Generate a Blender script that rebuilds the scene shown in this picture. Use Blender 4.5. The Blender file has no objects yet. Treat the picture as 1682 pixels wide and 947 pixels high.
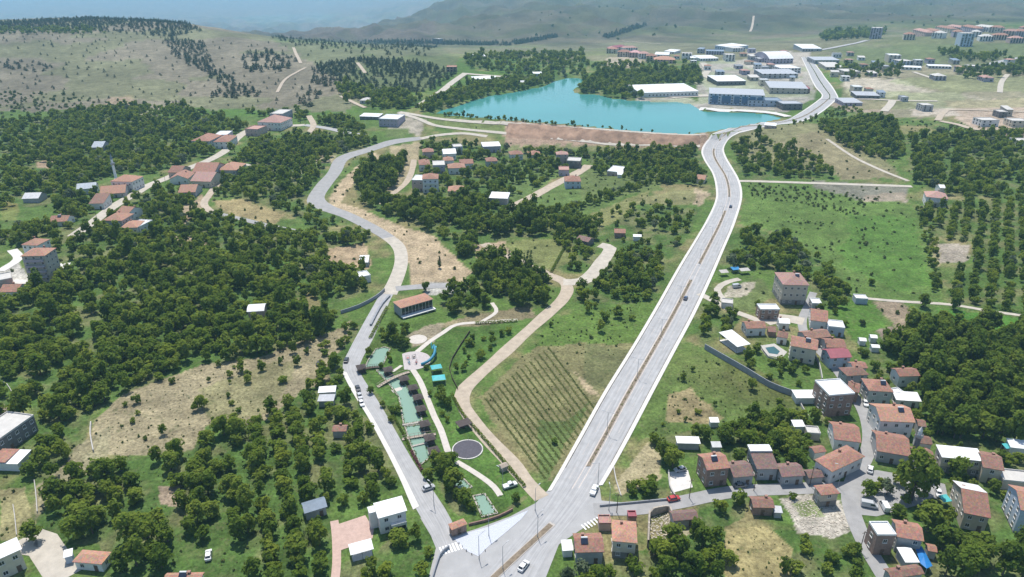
import bpy, bmesh, math, random
import numpy as np
from mathutils import Vector, Matrix

# ------------------------------------------------------------------ camera, sky, sun, exposure
S = bpy.context.scene
COL = S.collection
F_PX, CX, CY = 1137.0, 841.0, 473.5          # focal length and centre in photograph pixels (1682 x 947)
PITCH = math.radians(24.7)
ZC = 150.0                                    # camera height above the junction
cam = bpy.data.cameras.new('camera')
cam.sensor_width = 36.0
cam.lens = 36.0 * F_PX / 1682.0
cam.clip_start, cam.clip_end = 1.0, 90000.0
camo = bpy.data.objects.new('camera', cam)
COL.objects.link(camo)
camo.location = (0, 0, ZC)
camo.rotation_euler = (math.pi / 2 - PITCH, 0, 0)
S.camera = camo

SUN_EL, SUN_AZ = math.radians(68), math.radians(-14)     # azimuth from +Y towards +X
W = bpy.data.worlds.new('World')
S.world = W
W.use_nodes = True
nt = W.node_tree
nt.nodes.clear()
sky = nt.nodes.new('ShaderNodeTexSky')
sky.sky_type = 'NISHITA'
sky.sun_disc = False
sky.sun_elevation = SUN_EL
sky.sun_rotation = SUN_AZ
sky.air_density, sky.dust_density, sky.ozone_density = 1.0, 0.7, 1.5
bg = nt.nodes.new('ShaderNodeBackground')
bg.inputs[1].default_value = 0.13
wo = nt.nodes.new('ShaderNodeOutputWorld')
nt.links.new(sky.outputs[0], bg.inputs[0])
nt.links.new(bg.outputs[0], wo.inputs[0])

sl = bpy.data.lights.new('sun', 'SUN')
sl.energy = 4.6
sl.angle = math.radians(0.53)
sl.color = (1.0, 0.955, 0.88)
so = bpy.data.objects.new('sun', sl)
COL.objects.link(so)
so.location = (0, 0, 400)
sd = Vector((math.sin(SUN_AZ) * math.cos(SUN_EL), math.cos(SUN_AZ) * math.cos(SUN_EL), math.sin(SUN_EL)))
so.rotation_euler = sd.to_track_quat('Z', 'Y').to_euler()

S.view_settings.view_transform = 'Standard'
S.view_settings.look = 'None'
S.view_settings.exposure = 0.28
S.view_settings.gamma = 1.0
S.view_settings.use_curve_mapping = False
S.cycles.use_denoising = True
S.cycles.max_bounces = 6
S.cycles.diffuse_bounces = 3
S.cycles.glossy_bounces = 2
S.cycles.transmission_bounces = 3
S.cycles.volume_bounces = 2
S.cycles.transparent_max_bounces = 6
S.cycles.caustics_reflective = False
S.cycles.caustics_refractive = False

rng = random.Random(7)
nr = np.random.default_rng(11)

# ------------------------------------------------------------------ photograph pixel <-> place
CT, ST = math.cos(PITCH), math.sin(PITCH)

def ray(px, py):
    """tan(azimuth) u and fall per metre of forward distance s for a photograph pixel"""
    a = (px - CX) / F_PX
    b = (CY - py) / F_PX
    den = CT + b * ST
    return a / den, (b * CT - ST) / den

def project(x, y, z):
    dz = z - ZC
    depth = y * CT - dz * ST
    depth = np.maximum(depth, 1.0)
    up = y * ST + dz * CT
    return CX + F_PX * x / depth, CY - F_PX * up / depth

def vnoise(x, y, seed=0):
    xi, yi = np.floor(x).astype(np.int64), np.floor(y).astype(np.int64)
    xf, yf = x - xi, y - yi
    xf = xf * xf * (3 - 2 * xf); yf = yf * yf * (3 - 2 * yf)
    def hsh(i, j):
        n = (i * 374761393 + j * 668265263 + seed * 974634321) & 0x7fffffff
        n = ((n ^ (n >> 13)) * 1274126177) & 0x7fffffff
        return ((n ^ (n >> 16)) & 0xffff) / 65535.0
    a, b = hsh(xi, yi), hsh(xi + 1, yi)
    c, d = hsh(xi, yi + 1), hsh(xi + 1, yi + 1)
    return (a + (b - a) * xf) * (1 - yf) + (c + (d - c) * xf) * yf

def fbm(x, y, seed=0, octs=4):
    r = 0; amp = 1.0; tot = 0
    for o in range(octs):
        r = r + amp * vnoise(x * 2 ** o + 17.3 * o, y * 2 ** o - 9.1 * o, seed + o)
        tot += amp; amp *= 0.5
    return r / tot

# ------------------------------------------------------------------ terrain heights from control points
CP = []
def cZ(px, py, z):
    u, s = ray(px, py); y = (z - ZC) / s; CP.append((u, y, z))
def cD(px, py, y):
    u, s = ray(px, py); CP.append((u, y, ZC + s * y))
def cW(px, y, z):
    u, s = ray(px, 60); CP.append((u, y, z))
for a in [(-400,1050,2),(200,940,2),(600,940,0),(841,1100,0),(841,800,0),(841,600,0),(1000,800,0),(1100,600,1),(1500,1000,-1),(2050,1000,0),(1650,700,0),
          (1400,600,1),(300,700,3),(-100,700,5),(100,500,5),(420,500,3),(-200,450,8),(60,400,8),(300,350,5),(600,400,1),(700,480,0),(900,400,0),
          (1000,300,2),(1180,300,4),(1175,225,10),(1300,330,5),(1500,400,4),(1700,350,8),(1950,400,10),(1700,500,3),
          (850,229,4),(1000,239,3),(1120,243,5),(850,199,12.6),(1000,211,12.6),(1130,220,12.6),(730,190,13),(690,190,14),
          (640,240,6),(560,260,5),(500,210,8),(400,250,6),(250,260,7),(0,260,9),(-200,250,12),
          (770,166,13.2),(900,138,13.2),(940,125,13.6),(980,154,13.2),(1100,165,13.2),(1200,184,13),(1290,193,13),
          (940,110,16),(1100,130,16),(1250,140,15),(1350,150,16),(1325,95,20),(1200,90,20),
          (1300,215,16),(1420,215,16),(1400,260,9),(1550,250,12),(1682,210,16),(1950,200,20),(1500,180,16),(1500,130,20),(1650,120,22),
          (1950,120,25),(1600,75,30),(1440,68,28),(1682,65,34),(1950,60,40),
          (0,180,9),(250,175,9),(500,190,10),(-250,180,12),(0,100,24),(250,100,23),(450,110,21),(560,130,17),(650,150,14),(650,110,21),(-250,100,26)]:
    cZ(*a)
for a in [(-300,40,1650),(0,35,1650),(150,30,1650),(250,35,1620),(340,46,1600),(430,60,1550),(500,66,1600),(600,71,1700),(720,77,1750),(850,79,1750),
          (560,64,2800),(650,48,3600),(700,25,4200),(745,4,4700),
          (900,82,1700),(1000,68,1900),(900,50,2500),(850,25,3400),(850,0,4300),(1000,40,2700),(1000,5,4100),(1200,68,1850),(1200,40,2600),
          (1200,5,4100),(1400,40,2500),(1400,5,4100),(1600,28,2600),(1650,5,4000),(1950,30,2600),(1950,0,4100)]:
    cD(*a)
for a in [(0,2000,25),(-300,2000,25),(250,2000,18),(430,2000,-25),(600,2050,-50),(560,4600,-300),(650,5400,-320),(745,6200,-280),
          (1200,5600,230),(1650,5600,240),(900,5800,130),(1950,5600,240),(1200,8500,260),(1650,8500,270),(1950,8500,270),(900,8500,100),
          (0,3000,-120),(-300,3000,-120),(0,5000,-300),(300,5000,-310),(500,6000,-320),(600,8000,-320),(0,9000,-330),(300,10000,-330),(560,10000,-330),(-300,9000,-330),
          (0,16000,-150),(400,16000,-150),(800,16000,-100),(1400,16000,100),(1950,16000,100),(-300,16000,-150),
          (0,26000,200),(400,26000,200),(800,26000,200),(1400,26000,200),(1950,26000,200),(-300,26000,200),
          (0,40000,200),(800,40000,200),(1950,40000,200)]:
    cW(*a)
CP = np.array(CP)
LS = 1.0
cu, cv, cq = CP[:, 0], np.log(CP[:, 1]) * LS, CP[:, 2] / CP[:, 1]
def tps_k(d2): return np.where(d2 > 1e-12, 0.5 * d2 * np.log(np.maximum(d2, 1e-12)), 0.0)
n = len(CP)
K = tps_k((cu[:, None] - cu[None]) ** 2 + (cv[:, None] - cv[None]) ** 2) + np.eye(n) * 2e-4
Pm = np.stack([np.ones(n), cu, cv], 1)
A = np.zeros((n + 3, n + 3)); A[:n, :n] = K; A[:n, n:] = Pm; A[n:, :n] = Pm.T
sol = np.linalg.solve(A, np.concatenate([cq, np.zeros(3)]))

rows = [20, 40, 60, 75, 88]
p = 1150.0
while True:
    yy = ZC / math.tan(PITCH - math.atan((CY - p) / F_PX))
    if yy > 1450: break
    rows.append(yy); p -= 2.7
while rows[-1] < 4000: rows.append(rows[-1] * 1.0065)
while rows[-1] < 45000: rows.append(rows[-1] * 1.022)
YS = np.array(rows); LY = np.log(YS)
U0, DU, NU = -1.36, 0.0042, 648
US = U0 + DU * np.arange(NU)
GU, GY = np.meshgrid(US, YS, indexing='ij')
GX = GU * GY
HH = np.zeros_like(GY)
GV = np.log(GY) * LS
for k in range(n):
    HH += sol[k] * tps_k((GU - cu[k]) ** 2 + (GV - cv[k]) ** 2)
HH += sol[n] + sol[n + 1] * GU + sol[n + 2] * GV
HH *= GY
def sm(a, b, t):
    t = np.clip((t - a) / (b - a), 0, 1); return t * t * (3 - 2 * t)
# relief: gullies grow with distance
HH += (fbm(GX / 60, GY / 60, 3, 3) - 0.5) * 1.6 * sm(350, 700, GY) * (1 - sm(0, 1, np.clip(1 - np.abs(GY - 800) / 200, 0, 1)) * 0.6)
ridged = 1 - np.abs(2 * fbm(GX / 420 + 0.35 * GY / 420, GY / 700, 9, 4) - 1)
HH += (ridged - 0.75) * 120 * sm(1800, 3200, GY) * (1 - sm(7000, 9000, GY) * 0.6)
HH += (fbm(GX / 150, GY / 220, 21, 4) - 0.5) * 16 * sm(1150, 1800, GY)
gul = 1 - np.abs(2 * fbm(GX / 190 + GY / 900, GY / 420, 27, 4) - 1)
HH += (gul - .7) * 80 * sm(1900, 3000, GY) * (1 - sm(6000, 9000, GY))
HH += (1 - np.abs(2 * fbm(GX / 3500, GY / 3500, 31, 5) - 1) - 0.7) * 500 * sm(11000, 17000, GY)

def ground_z(x, y):
    x = np.asarray(x, float); y = np.maximum(np.asarray(y, float), YS[0] + 1e-3)
    fu = np.clip((x / y - U0) / DU, 0, NU - 1.001)
    j = np.clip(np.searchsorted(YS, y) - 1, 0, len(YS) - 2)
    i = fu.astype(int); a = fu - i
    b = (y - YS[j]) / (YS[j + 1] - YS[j])
    return (HH[i, j] * (1 - a) + HH[i + 1, j] * a) * (1 - b) + (HH[i, j + 1] * (1 - a) + HH[i + 1, j + 1] * a) * b

def gz(x, y): return float(ground_z(x, y))

def at(px, py, h=0.0):
    """point of the place seen at a photograph pixel, h metres above the ground there"""
    u, s = ray(px, py)
    fu = min(max((u - U0) / DU, 0), NU - 1.001)
    i = int(fu); a = fu - i
    colh = HH[i] * (1 - a) + HH[i + 1] * a + h
    g = ZC + s * YS - colh
    neg = np.nonzero((g[1:] <= 0) & (g[:-1] > 0))[0]
    if len(neg) == 0: j = len(YS) - 2; t = 1.0
    else:
        j = neg[0]; t = g[j] / (g[j] - g[j + 1])
    y = YS[j] + t * (YS[j + 1] - YS[j])
    return Vector((u * y, y, gz(u * y, y)))

def at_z(px, py, z):
    u, s = ray(px, py); y = (z - ZC) / s
    return Vector((u * y, y, z))

def in_poly(px, py, poly):
    poly = np.asarray(poly, float)
    out = np.zeros(px.shape, bool)
    x0, y0 = poly.min(0); x1, y1 = poly.max(0)
    m = (px >= x0) & (px <= x1) & (py >= y0) & (py <= y1)
    if not m.any(): return out
    X, Y = px[m], py[m]; r = np.zeros(X.shape, bool)
    j = len(poly) - 1
    for i in range(len(poly)):
        xi, yi = poly[i]; xj, yj = poly[j]
        if yi != yj:
            r ^= ((yi > Y) != (yj > Y)) & (X < (xj - xi) * (Y - yi) / (yj - yi) + xi)
        j = i
    out[m] = r
    return out

# ------------------------------------------------------------------ materials
MATS = {}
def mat_base(name):
    m = bpy.data.materials.new(name); m.use_nodes = True
    t = m.node_tree
    return m, t, t.nodes, t.links, t.nodes['Principled BSDF']

def simple(name, col, rough=0.8, var=0.25, scale=1.5, bump=0.0, spec=0.3, metal=0.0, detail=4, coords='Object', randv=0.0):
    """one base colour with broad and fine wear; the variation has its own scale in metres"""
    if name in MATS: return MATS[name]
    m, t, N, L, b = mat_base(name)
    tc = N.new('ShaderNodeTexCoord')
    n1 = N.new('ShaderNodeTexNoise'); n1.inputs['Scale'].default_value = scale; n1.inputs['Detail'].default_value = detail
    n1.inputs['Roughness'].default_value = 0.65
    L.new(tc.outputs[coords], n1.inputs['Vector'])
    mr = N.new('ShaderNodeMapRange'); mr.inputs[1].default_value = 0.25; mr.inputs[2].default_value = 0.75
    mr.inputs[3].default_value = 1 - var; mr.inputs[4].default_value = 1 + var
    L.new(n1.outputs[0], mr.inputs[0])
    mx = N.new('ShaderNodeMix'); mx.data_type = 'RGBA'; mx.blend_type = 'MULTIPLY'; mx.inputs[0].default_value = 1
    mx.inputs[6].default_value = (*col, 1)
    if randv > 0:
        oi = N.new('ShaderNodeObjectInfo'); mr2 = N.new('ShaderNodeMapRange')
        mr2.inputs[3].default_value = 1 - randv; mr2.inputs[4].default_value = 1 + randv
        L.new(oi.outputs['Random'], mr2.inputs[0])
        mm = N.new('ShaderNodeMath'); mm.operation = 'MULTIPLY'
        L.new(mr.outputs[0], mm.inputs[0]); L.new(mr2.outputs[0], mm.inputs[1])
        L.new(mm.outputs[0], mx.inputs[7])
    else:
        L.new(mr.outputs[0], mx.inputs[7])
    L.new(mx.outputs[2], b.inputs['Base Color'])
    b.inputs['Roughness'].default_value = rough
    b.inputs['Specular IOR Level'].default_value = spec
    b.inputs['Metallic'].default_value = metal
    if bump > 0:
        bp = N.new('ShaderNodeBump'); bp.inputs['Strength'].default_value = bump; bp.inputs['Distance'].default_value = 0.1
        n2 = N.new('ShaderNodeTexNoise'); n2.inputs['Scale'].default_value = scale * 5; n2.inputs['Detail'].default_value = 5
        L.new(tc.outputs[coords], n2.inputs['Vector']); L.new(n2.outputs[0], bp.inputs['Height']); L.new(bp.outputs[0], b.inputs['Normal'])
    MATS[name] = m
    return m

def tiles(name, col, dark=0.55):
    """clay roof tiles: courses along the slope, weathered patches"""
    if name in MATS: return MATS[name]
    m, t, N, L, b = mat_base(name)
    tc = N.new('ShaderNodeTexCoord')
    n1 = N.new('ShaderNodeTexNoise'); n1.inputs['Scale'].default_value = 0.9; n1.inputs['Detail'].default_value = 6; n1.inputs['Roughness'].default_value = 0.7
    L.new(tc.outputs['Object'], n1.inputs['Vector'])
    vo = N.new('ShaderNodeTexVoronoi'); vo.inputs['Scale'].default_value = 2.6
    L.new(tc.outputs['Object'], vo.inputs['Vector'])
    oi = N.new('ShaderNodeObjectInfo')
    r = N.new('ShaderNodeValToRGB')
    e = r.color_ramp.elements
    e[0].position, e[0].color = 0.3, (col[0] * dark, col[1] * dark * 1.05, col[2] * dark * 1.15, 1)
    e[1].position, e[1].color = 0.68, (*col, 1)
    L.new(n1.outputs[0], r.inputs[0])
    mx = N.new('ShaderNodeMix'); mx.data_type = 'RGBA'; mx.blend_type = 'MULTIPLY'; mx.inputs[0].default_value = 0.35
    L.new(r.outputs[0], mx.inputs[6]); L.new(vo.outputs['Color'], mx.inputs[7])
    mr = N.new('ShaderNodeMapRange'); mr.inputs[3].default_value = 0.95; mr.inputs[4].default_value = 1.3
    L.new(oi.outputs['Random'], mr.inputs[0])
    m2 = N.new('ShaderNodeMix'); m2.data_type = 'RGBA'; m2.blend_type = 'MULTIPLY'; m2.inputs[0].default_value = 1
    L.new(mx.outputs[2], m2.inputs[6]); L.new(mr.outputs[0], m2.inputs[7])
    L.new(m2.outputs[2], b.inputs['Base Color'])
    b.inputs['Roughness'].default_value = 0.85
    w = N.new('ShaderNodeTexWave'); w.inputs['Scale'].default_value = 1.3; w.inputs['Distortion'].default_value = 0.4
    L.new(tc.outputs['Object'], w.inputs['Vector'])
    bp = N.new('ShaderNodeBump'); bp.inputs['Strength'].default_value = 0.5; bp.inputs['Distance'].default_value = 0.08
    L.new(w.outputs[1], bp.inputs['Height']); L.new(bp.outputs[0], b.inputs['Normal'])
    MATS[name] = m
    return m

def brickmat(name, c1, c2):
    if name in MATS: return MATS[name]
    m, t, N, L, b = mat_base(name)
    tc = N.new('ShaderNodeTexCoord')
    n1 = N.new('ShaderNodeTexNoise'); n1.inputs['Scale'].default_value = 1.3; n1.inputs['Detail'].default_value = 6
    L.new(tc.outputs['Object'], n1.inputs['Vector'])
    r = N.new('ShaderNodeValToRGB'); e = r.color_ramp.elements
    e[0].position, e[0].color = 0.3, (*c1, 1); e[1].position, e[1].color = 0.7, (*c2, 1)
    L.new(n1.outputs[0], r.inputs[0])
    sp = N.new('ShaderNodeSeparateXYZ'); L.new(tc.outputs['Object'], sp.inputs[0])
    ms = N.new('ShaderNodeMath'); ms.operation = 'MULTIPLY'; ms.inputs[1].default_value = 4.5; L.new(sp.outputs[2], ms.inputs[0])
    fr = N.new('ShaderNodeMath'); fr.operation = 'FRACT'; L.new(ms.outputs[0], fr.inputs[0])
    gt = N.new('ShaderNodeMath'); gt.operation = 'GREATER_THAN'; gt.inputs[1].default_value = 0.85; L.new(fr.outputs[0], gt.inputs[0])
    mx = N.new('ShaderNodeMix'); mx.data_type = 'RGBA'; mx.inputs[7].default_value = (0.35, 0.32, 0.29, 1)
    L.new(gt.outputs[0], mx.inputs[0]); L.new(r.outputs[0], mx.inputs[6]); L.new(mx.outputs[2], b.inputs['Base Color'])
    b.inputs['Roughness'].default_value = 0.9
    MATS[name] = m
    return m

def ribbed(name, col, rough=0.45, scale=2.0, metal=0.0):
    """trapezoid sheet metal"""
    if name in MATS: return MATS[name]
    m, t, N, L, b = mat_base(name)
    tc = N.new('ShaderNodeTexCoord')
    w = N.new('ShaderNodeTexWave'); w.inputs['Scale'].default_value = scale
    L.new(tc.outputs['Object'], w.inputs['Vector'])
    n1 = N.new('ShaderNodeTexNoise'); n1.inputs['Scale'].default_value = 0.6; n1.inputs['Detail'].default_value = 5
    L.new(tc.outputs['Object'], n1.inputs['Vector'])
    mr = N.new('ShaderNodeMapRange'); mr.inputs[1].default_value = .3; mr.inputs[2].default_value = .7; mr.inputs[3].default_value = 0.82; mr.inputs[4].default_value = 1.08
    L.new(n1.outputs[0], mr.inputs[0])
    mx = N.new('ShaderNodeMix'); mx.data_type = 'RGBA'; mx.blend_type = 'MULTIPLY'; mx.inputs[0].default_value = 1; mx.inputs[6].default_value = (*col, 1)
    L.new(mr.outputs[0], mx.inputs[7]); L.new(mx.outputs[2], b.inputs['Base Color'])
    b.inputs['Roughness'].default_value = rough; b.inputs['Metallic'].default_value = metal
    bp = N.new('ShaderNodeBump'); bp.inputs['Strength'].default_value = 0.4; bp.inputs['Distance'].default_value = 0.05
    L.new(w.outputs[1], bp.inputs['Height']); L.new(bp.outputs[0], b.inputs['Normal'])
    MATS[name] = m
    return m

def leafmat(name, c_dark, c_mid, c_light, trans=0.25):
    if name in MATS: return MATS[name]
    m, t, N, L, b = mat_base(name)
    N.remove(b)
    out = [x for x in N if x.type == 'OUTPUT_MATERIAL'][0]
    oi = N.new('ShaderNodeObjectInfo'); tc = N.new('ShaderNodeTexCoord')
    n1 = N.new('ShaderNodeTexNoise'); n1.inputs['Scale'].default_value = 2.2; n1.inputs['Detail'].default_value = 3
    L.new(tc.outputs['Object'], n1.inputs['Vector'])
    ad = N.new('ShaderNodeMath'); ad.operation = 'MULTIPLY_ADD'; ad.inputs[1].default_value = 0.55; 
    L.new(oi.outputs['Random'], ad.inputs[0])
    m2 = N.new('ShaderNodeMath'); m2.operation = 'MULTIPLY_ADD'; m2.inputs[1].default_value = 0.9; m2.inputs[2].default_value = -0.225
    L.new(n1.outputs[0], m2.inputs[0]); L.new(m2.outputs[0], ad.inputs[2])
    r = N.new('ShaderNodeValToRGB'); e = r.color_ramp.elements
    e[0].position, e[0].color = 0.05, (*c_dark, 1); e[1].position, e[1].color = 0.95, (*c_light, 1)
    k = e.new(0.5); k.color = (*c_mid, 1)
    L.new(ad.outputs[0], r.inputs[0])
    d = N.new('ShaderNodeBsdfDiffuse'); tr = N.new('ShaderNodeBsdfTranslucent'); mx = N.new('ShaderNodeMixShader')
    mx.inputs[0].default_value = trans
    hs = N.new('ShaderNodeHueSaturation'); hs.inputs['Hue'].default_value = 0.485; hs.inputs['Value'].default_value = 1.3
    L.new(r.outputs[0], hs.inputs['Color'])
    L.new(r.outputs[0], d.inputs[0]); L.new(hs.outputs[0], tr.inputs[0])
    L.new(d.outputs[0], mx.inputs[1]); L.new(tr.outputs[0], mx.inputs[2]); L.new(mx.outputs[0], out.inputs[0])
    MATS[name] = m
    return m

def glassmat(name, col, rough=0.12):
    if name in MATS: return MATS[name]
    m, t, N, L, b = mat_base(name)
    b.inputs['Base Color'].default_value = (*col, 1); b.inputs['Roughness'].default_value = rough
    b.inputs['Specular IOR Level'].default_value = 0.6
    MATS[name] = m
    return m

def watermat(name, col, rough, wave, bump):
    m, t, N, L, b = mat_base(name)
    tc = N.new('ShaderNodeTexCoord')
    n0 = N.new('ShaderNodeTexNoise'); n0.inputs['Scale'].default_value = 0.006; n0.inputs['Detail'].default_value = 3
    L.new(tc.outputs['Object'], n0.inputs['Vector'])
    mr = N.new('ShaderNodeMapRange'); mr.inputs[1].default_value = .3; mr.inputs[2].default_value = .7; mr.inputs[3].default_value = .88; mr.inputs[4].default_value = 1.1
    L.new(n0.outputs[0], mr.inputs[0])
    mx = N.new('ShaderNodeMix'); mx.data_type = 'RGBA'; mx.blend_type = 'MULTIPLY'; mx.inputs[0].default_value = 1; mx.inputs[6].default_value = (*col, 1)
    L.new(mr.outputs[0], mx.inputs[7]); L.new(mx.outputs[2], b.inputs['Base Color'])
    b.inputs['Roughness'].default_value = rough; b.inputs['IOR'].default_value = 1.33; b.inputs['Specular IOR Level'].default_value = 0.4
    n1 = N.new('ShaderNodeTexNoise'); n1.inputs['Scale'].default_value = wave; n1.inputs['Detail'].default_value = 3
    L.new(tc.outputs['Object'], n1.inputs['Vector'])
    bp = N.new('ShaderNodeBump'); bp.inputs['Strength'].default_value = bump; bp.inputs['Distance'].default_value = 0.3
    L.new(n1.outputs[0], bp.inputs['Height']); L.new(bp.outputs[0], b.inputs['Normal'])
    return m

# ------------------------------------------------------------------ mesh helpers
class MB:
    def __init__(s): s.v = []; s.f = []
    def box(s, x0, x1, y0, y1, z0, z1):
        k = len(s.v)
        s.v += [(x0,y0,z0),(x1,y0,z0),(x1,y1,z0),(x0,y1,z0),(x0,y0,z1),(x1,y0,z1),(x1,y1,z1),(x0,y1,z1)]
        s.f += [(k,k+3,k+2,k+1),(k+4,k+5,k+6,k+7),(k,k+1,k+5,k+4),(k+1,k+2,k+6,k+5),(k+2,k+3,k+7,k+6),(k+3,k,k+4,k+7)]
        return s
    def poly(s, pts):
        k = len(s.v); s.v += [tuple(p) for p in pts]; s.f.append(tuple(range(k, k + len(pts)))); return s
    def prism(s, pts, z0, z1):
        """vertical prism over a counter-clockwise outline"""
        k = len(s.v); n = len(pts)
        s.v += [(p[0], p[1], z0) for p in pts] + [(p[0], p[1], z1) for p in pts]
        s.f.append(tuple(range(k + n, k + 2 * n))); s.f.append(tuple(range(k + n - 1, k - 1, -1)))
        for i in range(n): j = (i + 1) % n; s.f.append((k + i, k + j, k + n + j, k + n + i))
        return s
    def tube(s, p0, p1, r0, r1, n=8, cap=True):
        p0, p1 = Vector(p0), Vector(p1); d = (p1 - p0).normalized()
        a = d.orthogonal().normalized(); b = d.cross(a); k = len(s.v)
        for q, r in ((p0, r0), (p1, r1)):
            for i in range(n):
                t = 2 * math.pi * i / n; s.v.append(tuple(q + a * math.cos(t) * r + b * math.sin(t) * r))
        for i in range(n): j = (i + 1) % n; s.f.append((k + i, k + j, k + n + j, k + n + i))
        if cap: s.f.append(tuple(range(k + n, k + 2 * n))); s.f.append(tuple(range(k + n - 1, k - 1, -1)))
        return s
    def path(s, pts, r, n=6):
        for a, b in zip(pts[:-1], pts[1:]): s.tube(a, b, r, r, n)
        return s
    def mesh(s, name, mat=None, smooth=False):
        me = bpy.data.meshes.new(name); me.from_pydata(s.v, [], s.f); me.update()
        if mat: me.materials.append(mat)
        if smooth: me.polygons.foreach_set('use_smooth', [True] * len(me.polygons))
        return me

def link(name, me, parent=None):
    o = bpy.data.objects.new(name, me); COL.objects.link(o)
    if parent is not None: o.parent = parent
    return o
def empty(name, loc, rz=0.0):
    o = bpy.data.objects.new(name, None); COL.objects.link(o); o.location = loc; o.rotation_euler = (0, 0, rz); o.empty_display_size = 0.5
    return o
def tag(o, label=None, cat=None, group=None, kind=None):
    if label: o['label'] = label
    if cat: o['category'] = cat
    if group: o['group'] = group
    if kind: o['kind'] = kind
    return o
def build(mb, name, mat, parent=None, smooth=False): return link(name, mb.mesh(name, mat, smooth), parent)
def copy_tree(o, parent=None):
    c = o.copy(); COL.objects.link(c)
    if parent is not None: c.parent = parent
    for ch in o.children: copy_tree(ch, c)
    return c

FOOT = []      # (x, y, radius) circles where no tree grows
RIBS = []      # (points, half width) strips where no tree grows
CLEAR = []     # photograph outlines of open ground

def spline(pts, step):
    pts = [Vector(p) for p in pts]
    P = [pts[0] * 2 - pts[1]] + pts + [pts[-1] * 2 - pts[-2]]
    out = []
    for i in range(1, len(P) - 2):
        a, b, c, d = P[i - 1], P[i], P[i + 1], P[i + 2]
        m = max(2, int((c - b).length / step))
        for k in range(m):
            t = k / m
            out.append(0.5 * ((2 * b) + (c - a) * t + (2 * a - 5 * b + 4 * c - d) * t * t + (3 * b - a - 3 * c + d) * t ** 3))
    out.append(pts[-1])
    return out

def strip_mesh(Ls, Rs, dz, nx=2, zfun=None):
    """sheet between two edge lines laid dz above the ground"""
    mb = MB(); k = nx + 1
    for l, r in zip(Ls, Rs):
        for i in range(k):
            q = l.lerp(r, i / nx); mb.v.append((q.x, q.y, gz(q.x, q.y) + dz))
    for j in range(len(Ls) - 1):
        for i in range(nx):
            a = j * k + i; mb.f.append((a, a + 1, a + k + 1, a + k))
    mb.lane = (len(Ls), k, [0.0] + list(np.cumsum([(b - a).length for a, b in zip(Ls[:-1], Ls[1:])])))
    return mb

def lane_attributes(me, lane):
    rows_, k, run = lane
    a = me.attributes.new('lane', 'FLOAT_VECTOR', 'POINT')
    a.data.foreach_set('vector', np.array([(i / (k - 1), run[j], 0) for j in range(rows_) for i in range(k)], np.float32).ravel())

def offset_line(pts, w):
    L, R = [], []
    for i, q in enumerate(pts):
        t = (pts[min(i + 1, len(pts) - 1)] - pts[max(i - 1, 0)]); t.z = 0
        t.normalize(); nrm = Vector((-t.y, t.x, 0))
        ww = w[i] if isinstance(w, (list, tuple)) else w
        L.append(q + nrm * ww / 2); R.append(q - nrm * ww / 2)
    return L, R

def ribbon(name, px, width, mat, dz=0.06, step=None, wob=0.0, label=None, clear=1.0, nx=2):
    pts = [at(*q) for q in px]
    step = step or max(2.0, pts[0].length / 120)
    pts = spline(pts, step)
    if isinstance(width, tuple):
        n_ = len(pts); ws = [width[0] + (width[1] - width[0]) * i / (n_ - 1) for i in range(n_)]
    else: ws = [width] * len(pts)
    if wob: ws = [w * (1 + wob * (2 * float(vnoise(np.array(i * 0.37), np.array(w * 3.1), 5)) - 1)) for i, w in enumerate(ws)]
    L, R = offset_line(pts, ws)
    o = build(strip_mesh(L, R, dz + pts[0].length * 1e-4, nx), name, mat)
    tag(o, label, None, None, 'structure')
    RIBS.append((np.array([(q.x, q.y) for q in pts]), max(ws) / 2 + clear))
    return o, pts

def sheet(name, px, mat, dz=0.05, step=4.0, kind='structure', label=None, world=None):
    """a flat-lying surface with the given outline, draped on the ground"""
    pts = [at(*q) for q in px] if world is None else world
    bm = bmesh.new()
    vs = [bm.verts.new((q.x, q.y, 0)) for q in pts]
    bm.faces.new(vs)
    bmesh.ops.triangulate(bm, faces=bm.faces[:])
    for _ in range(6):
        es = [e for e in bm.edges if e.calc_length() > step]
        if not es: break
        bmesh.ops.subdivide_edges(bm, edges=es, cuts=1)
        bmesh.ops.triangulate(bm, faces=[f for f in bm.faces if len(f.verts) > 3])
    bmesh.ops.recalc_face_normals(bm, faces=bm.faces[:])
    c = np.array([v.co[:2] for v in bm.verts]); zz = ground_z(c[:, 0], c[:, 1])
    for v, z in zip(bm.verts, zz): v.co.z = z + dz
    for f in bm.faces:
        if f.normal.z < 0: f.normal_flip()
    me = bpy.data.meshes.new(name); bm.to_mesh(me); bm.free(); me.materials.append(mat)
    o = link(name, me); tag(o, label, None, None, kind)
    return o
HILLP = [(0,60),(150,50),(280,62),(430,70),(500,72),(540,110),(480,170),(420,178),(300,175),(0,178)]
DRYF = [(170,680),(330,605),(430,592),(560,545),(540,590),(495,640),(440,688),(335,696),(318,734),(205,742),(160,735)]
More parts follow.
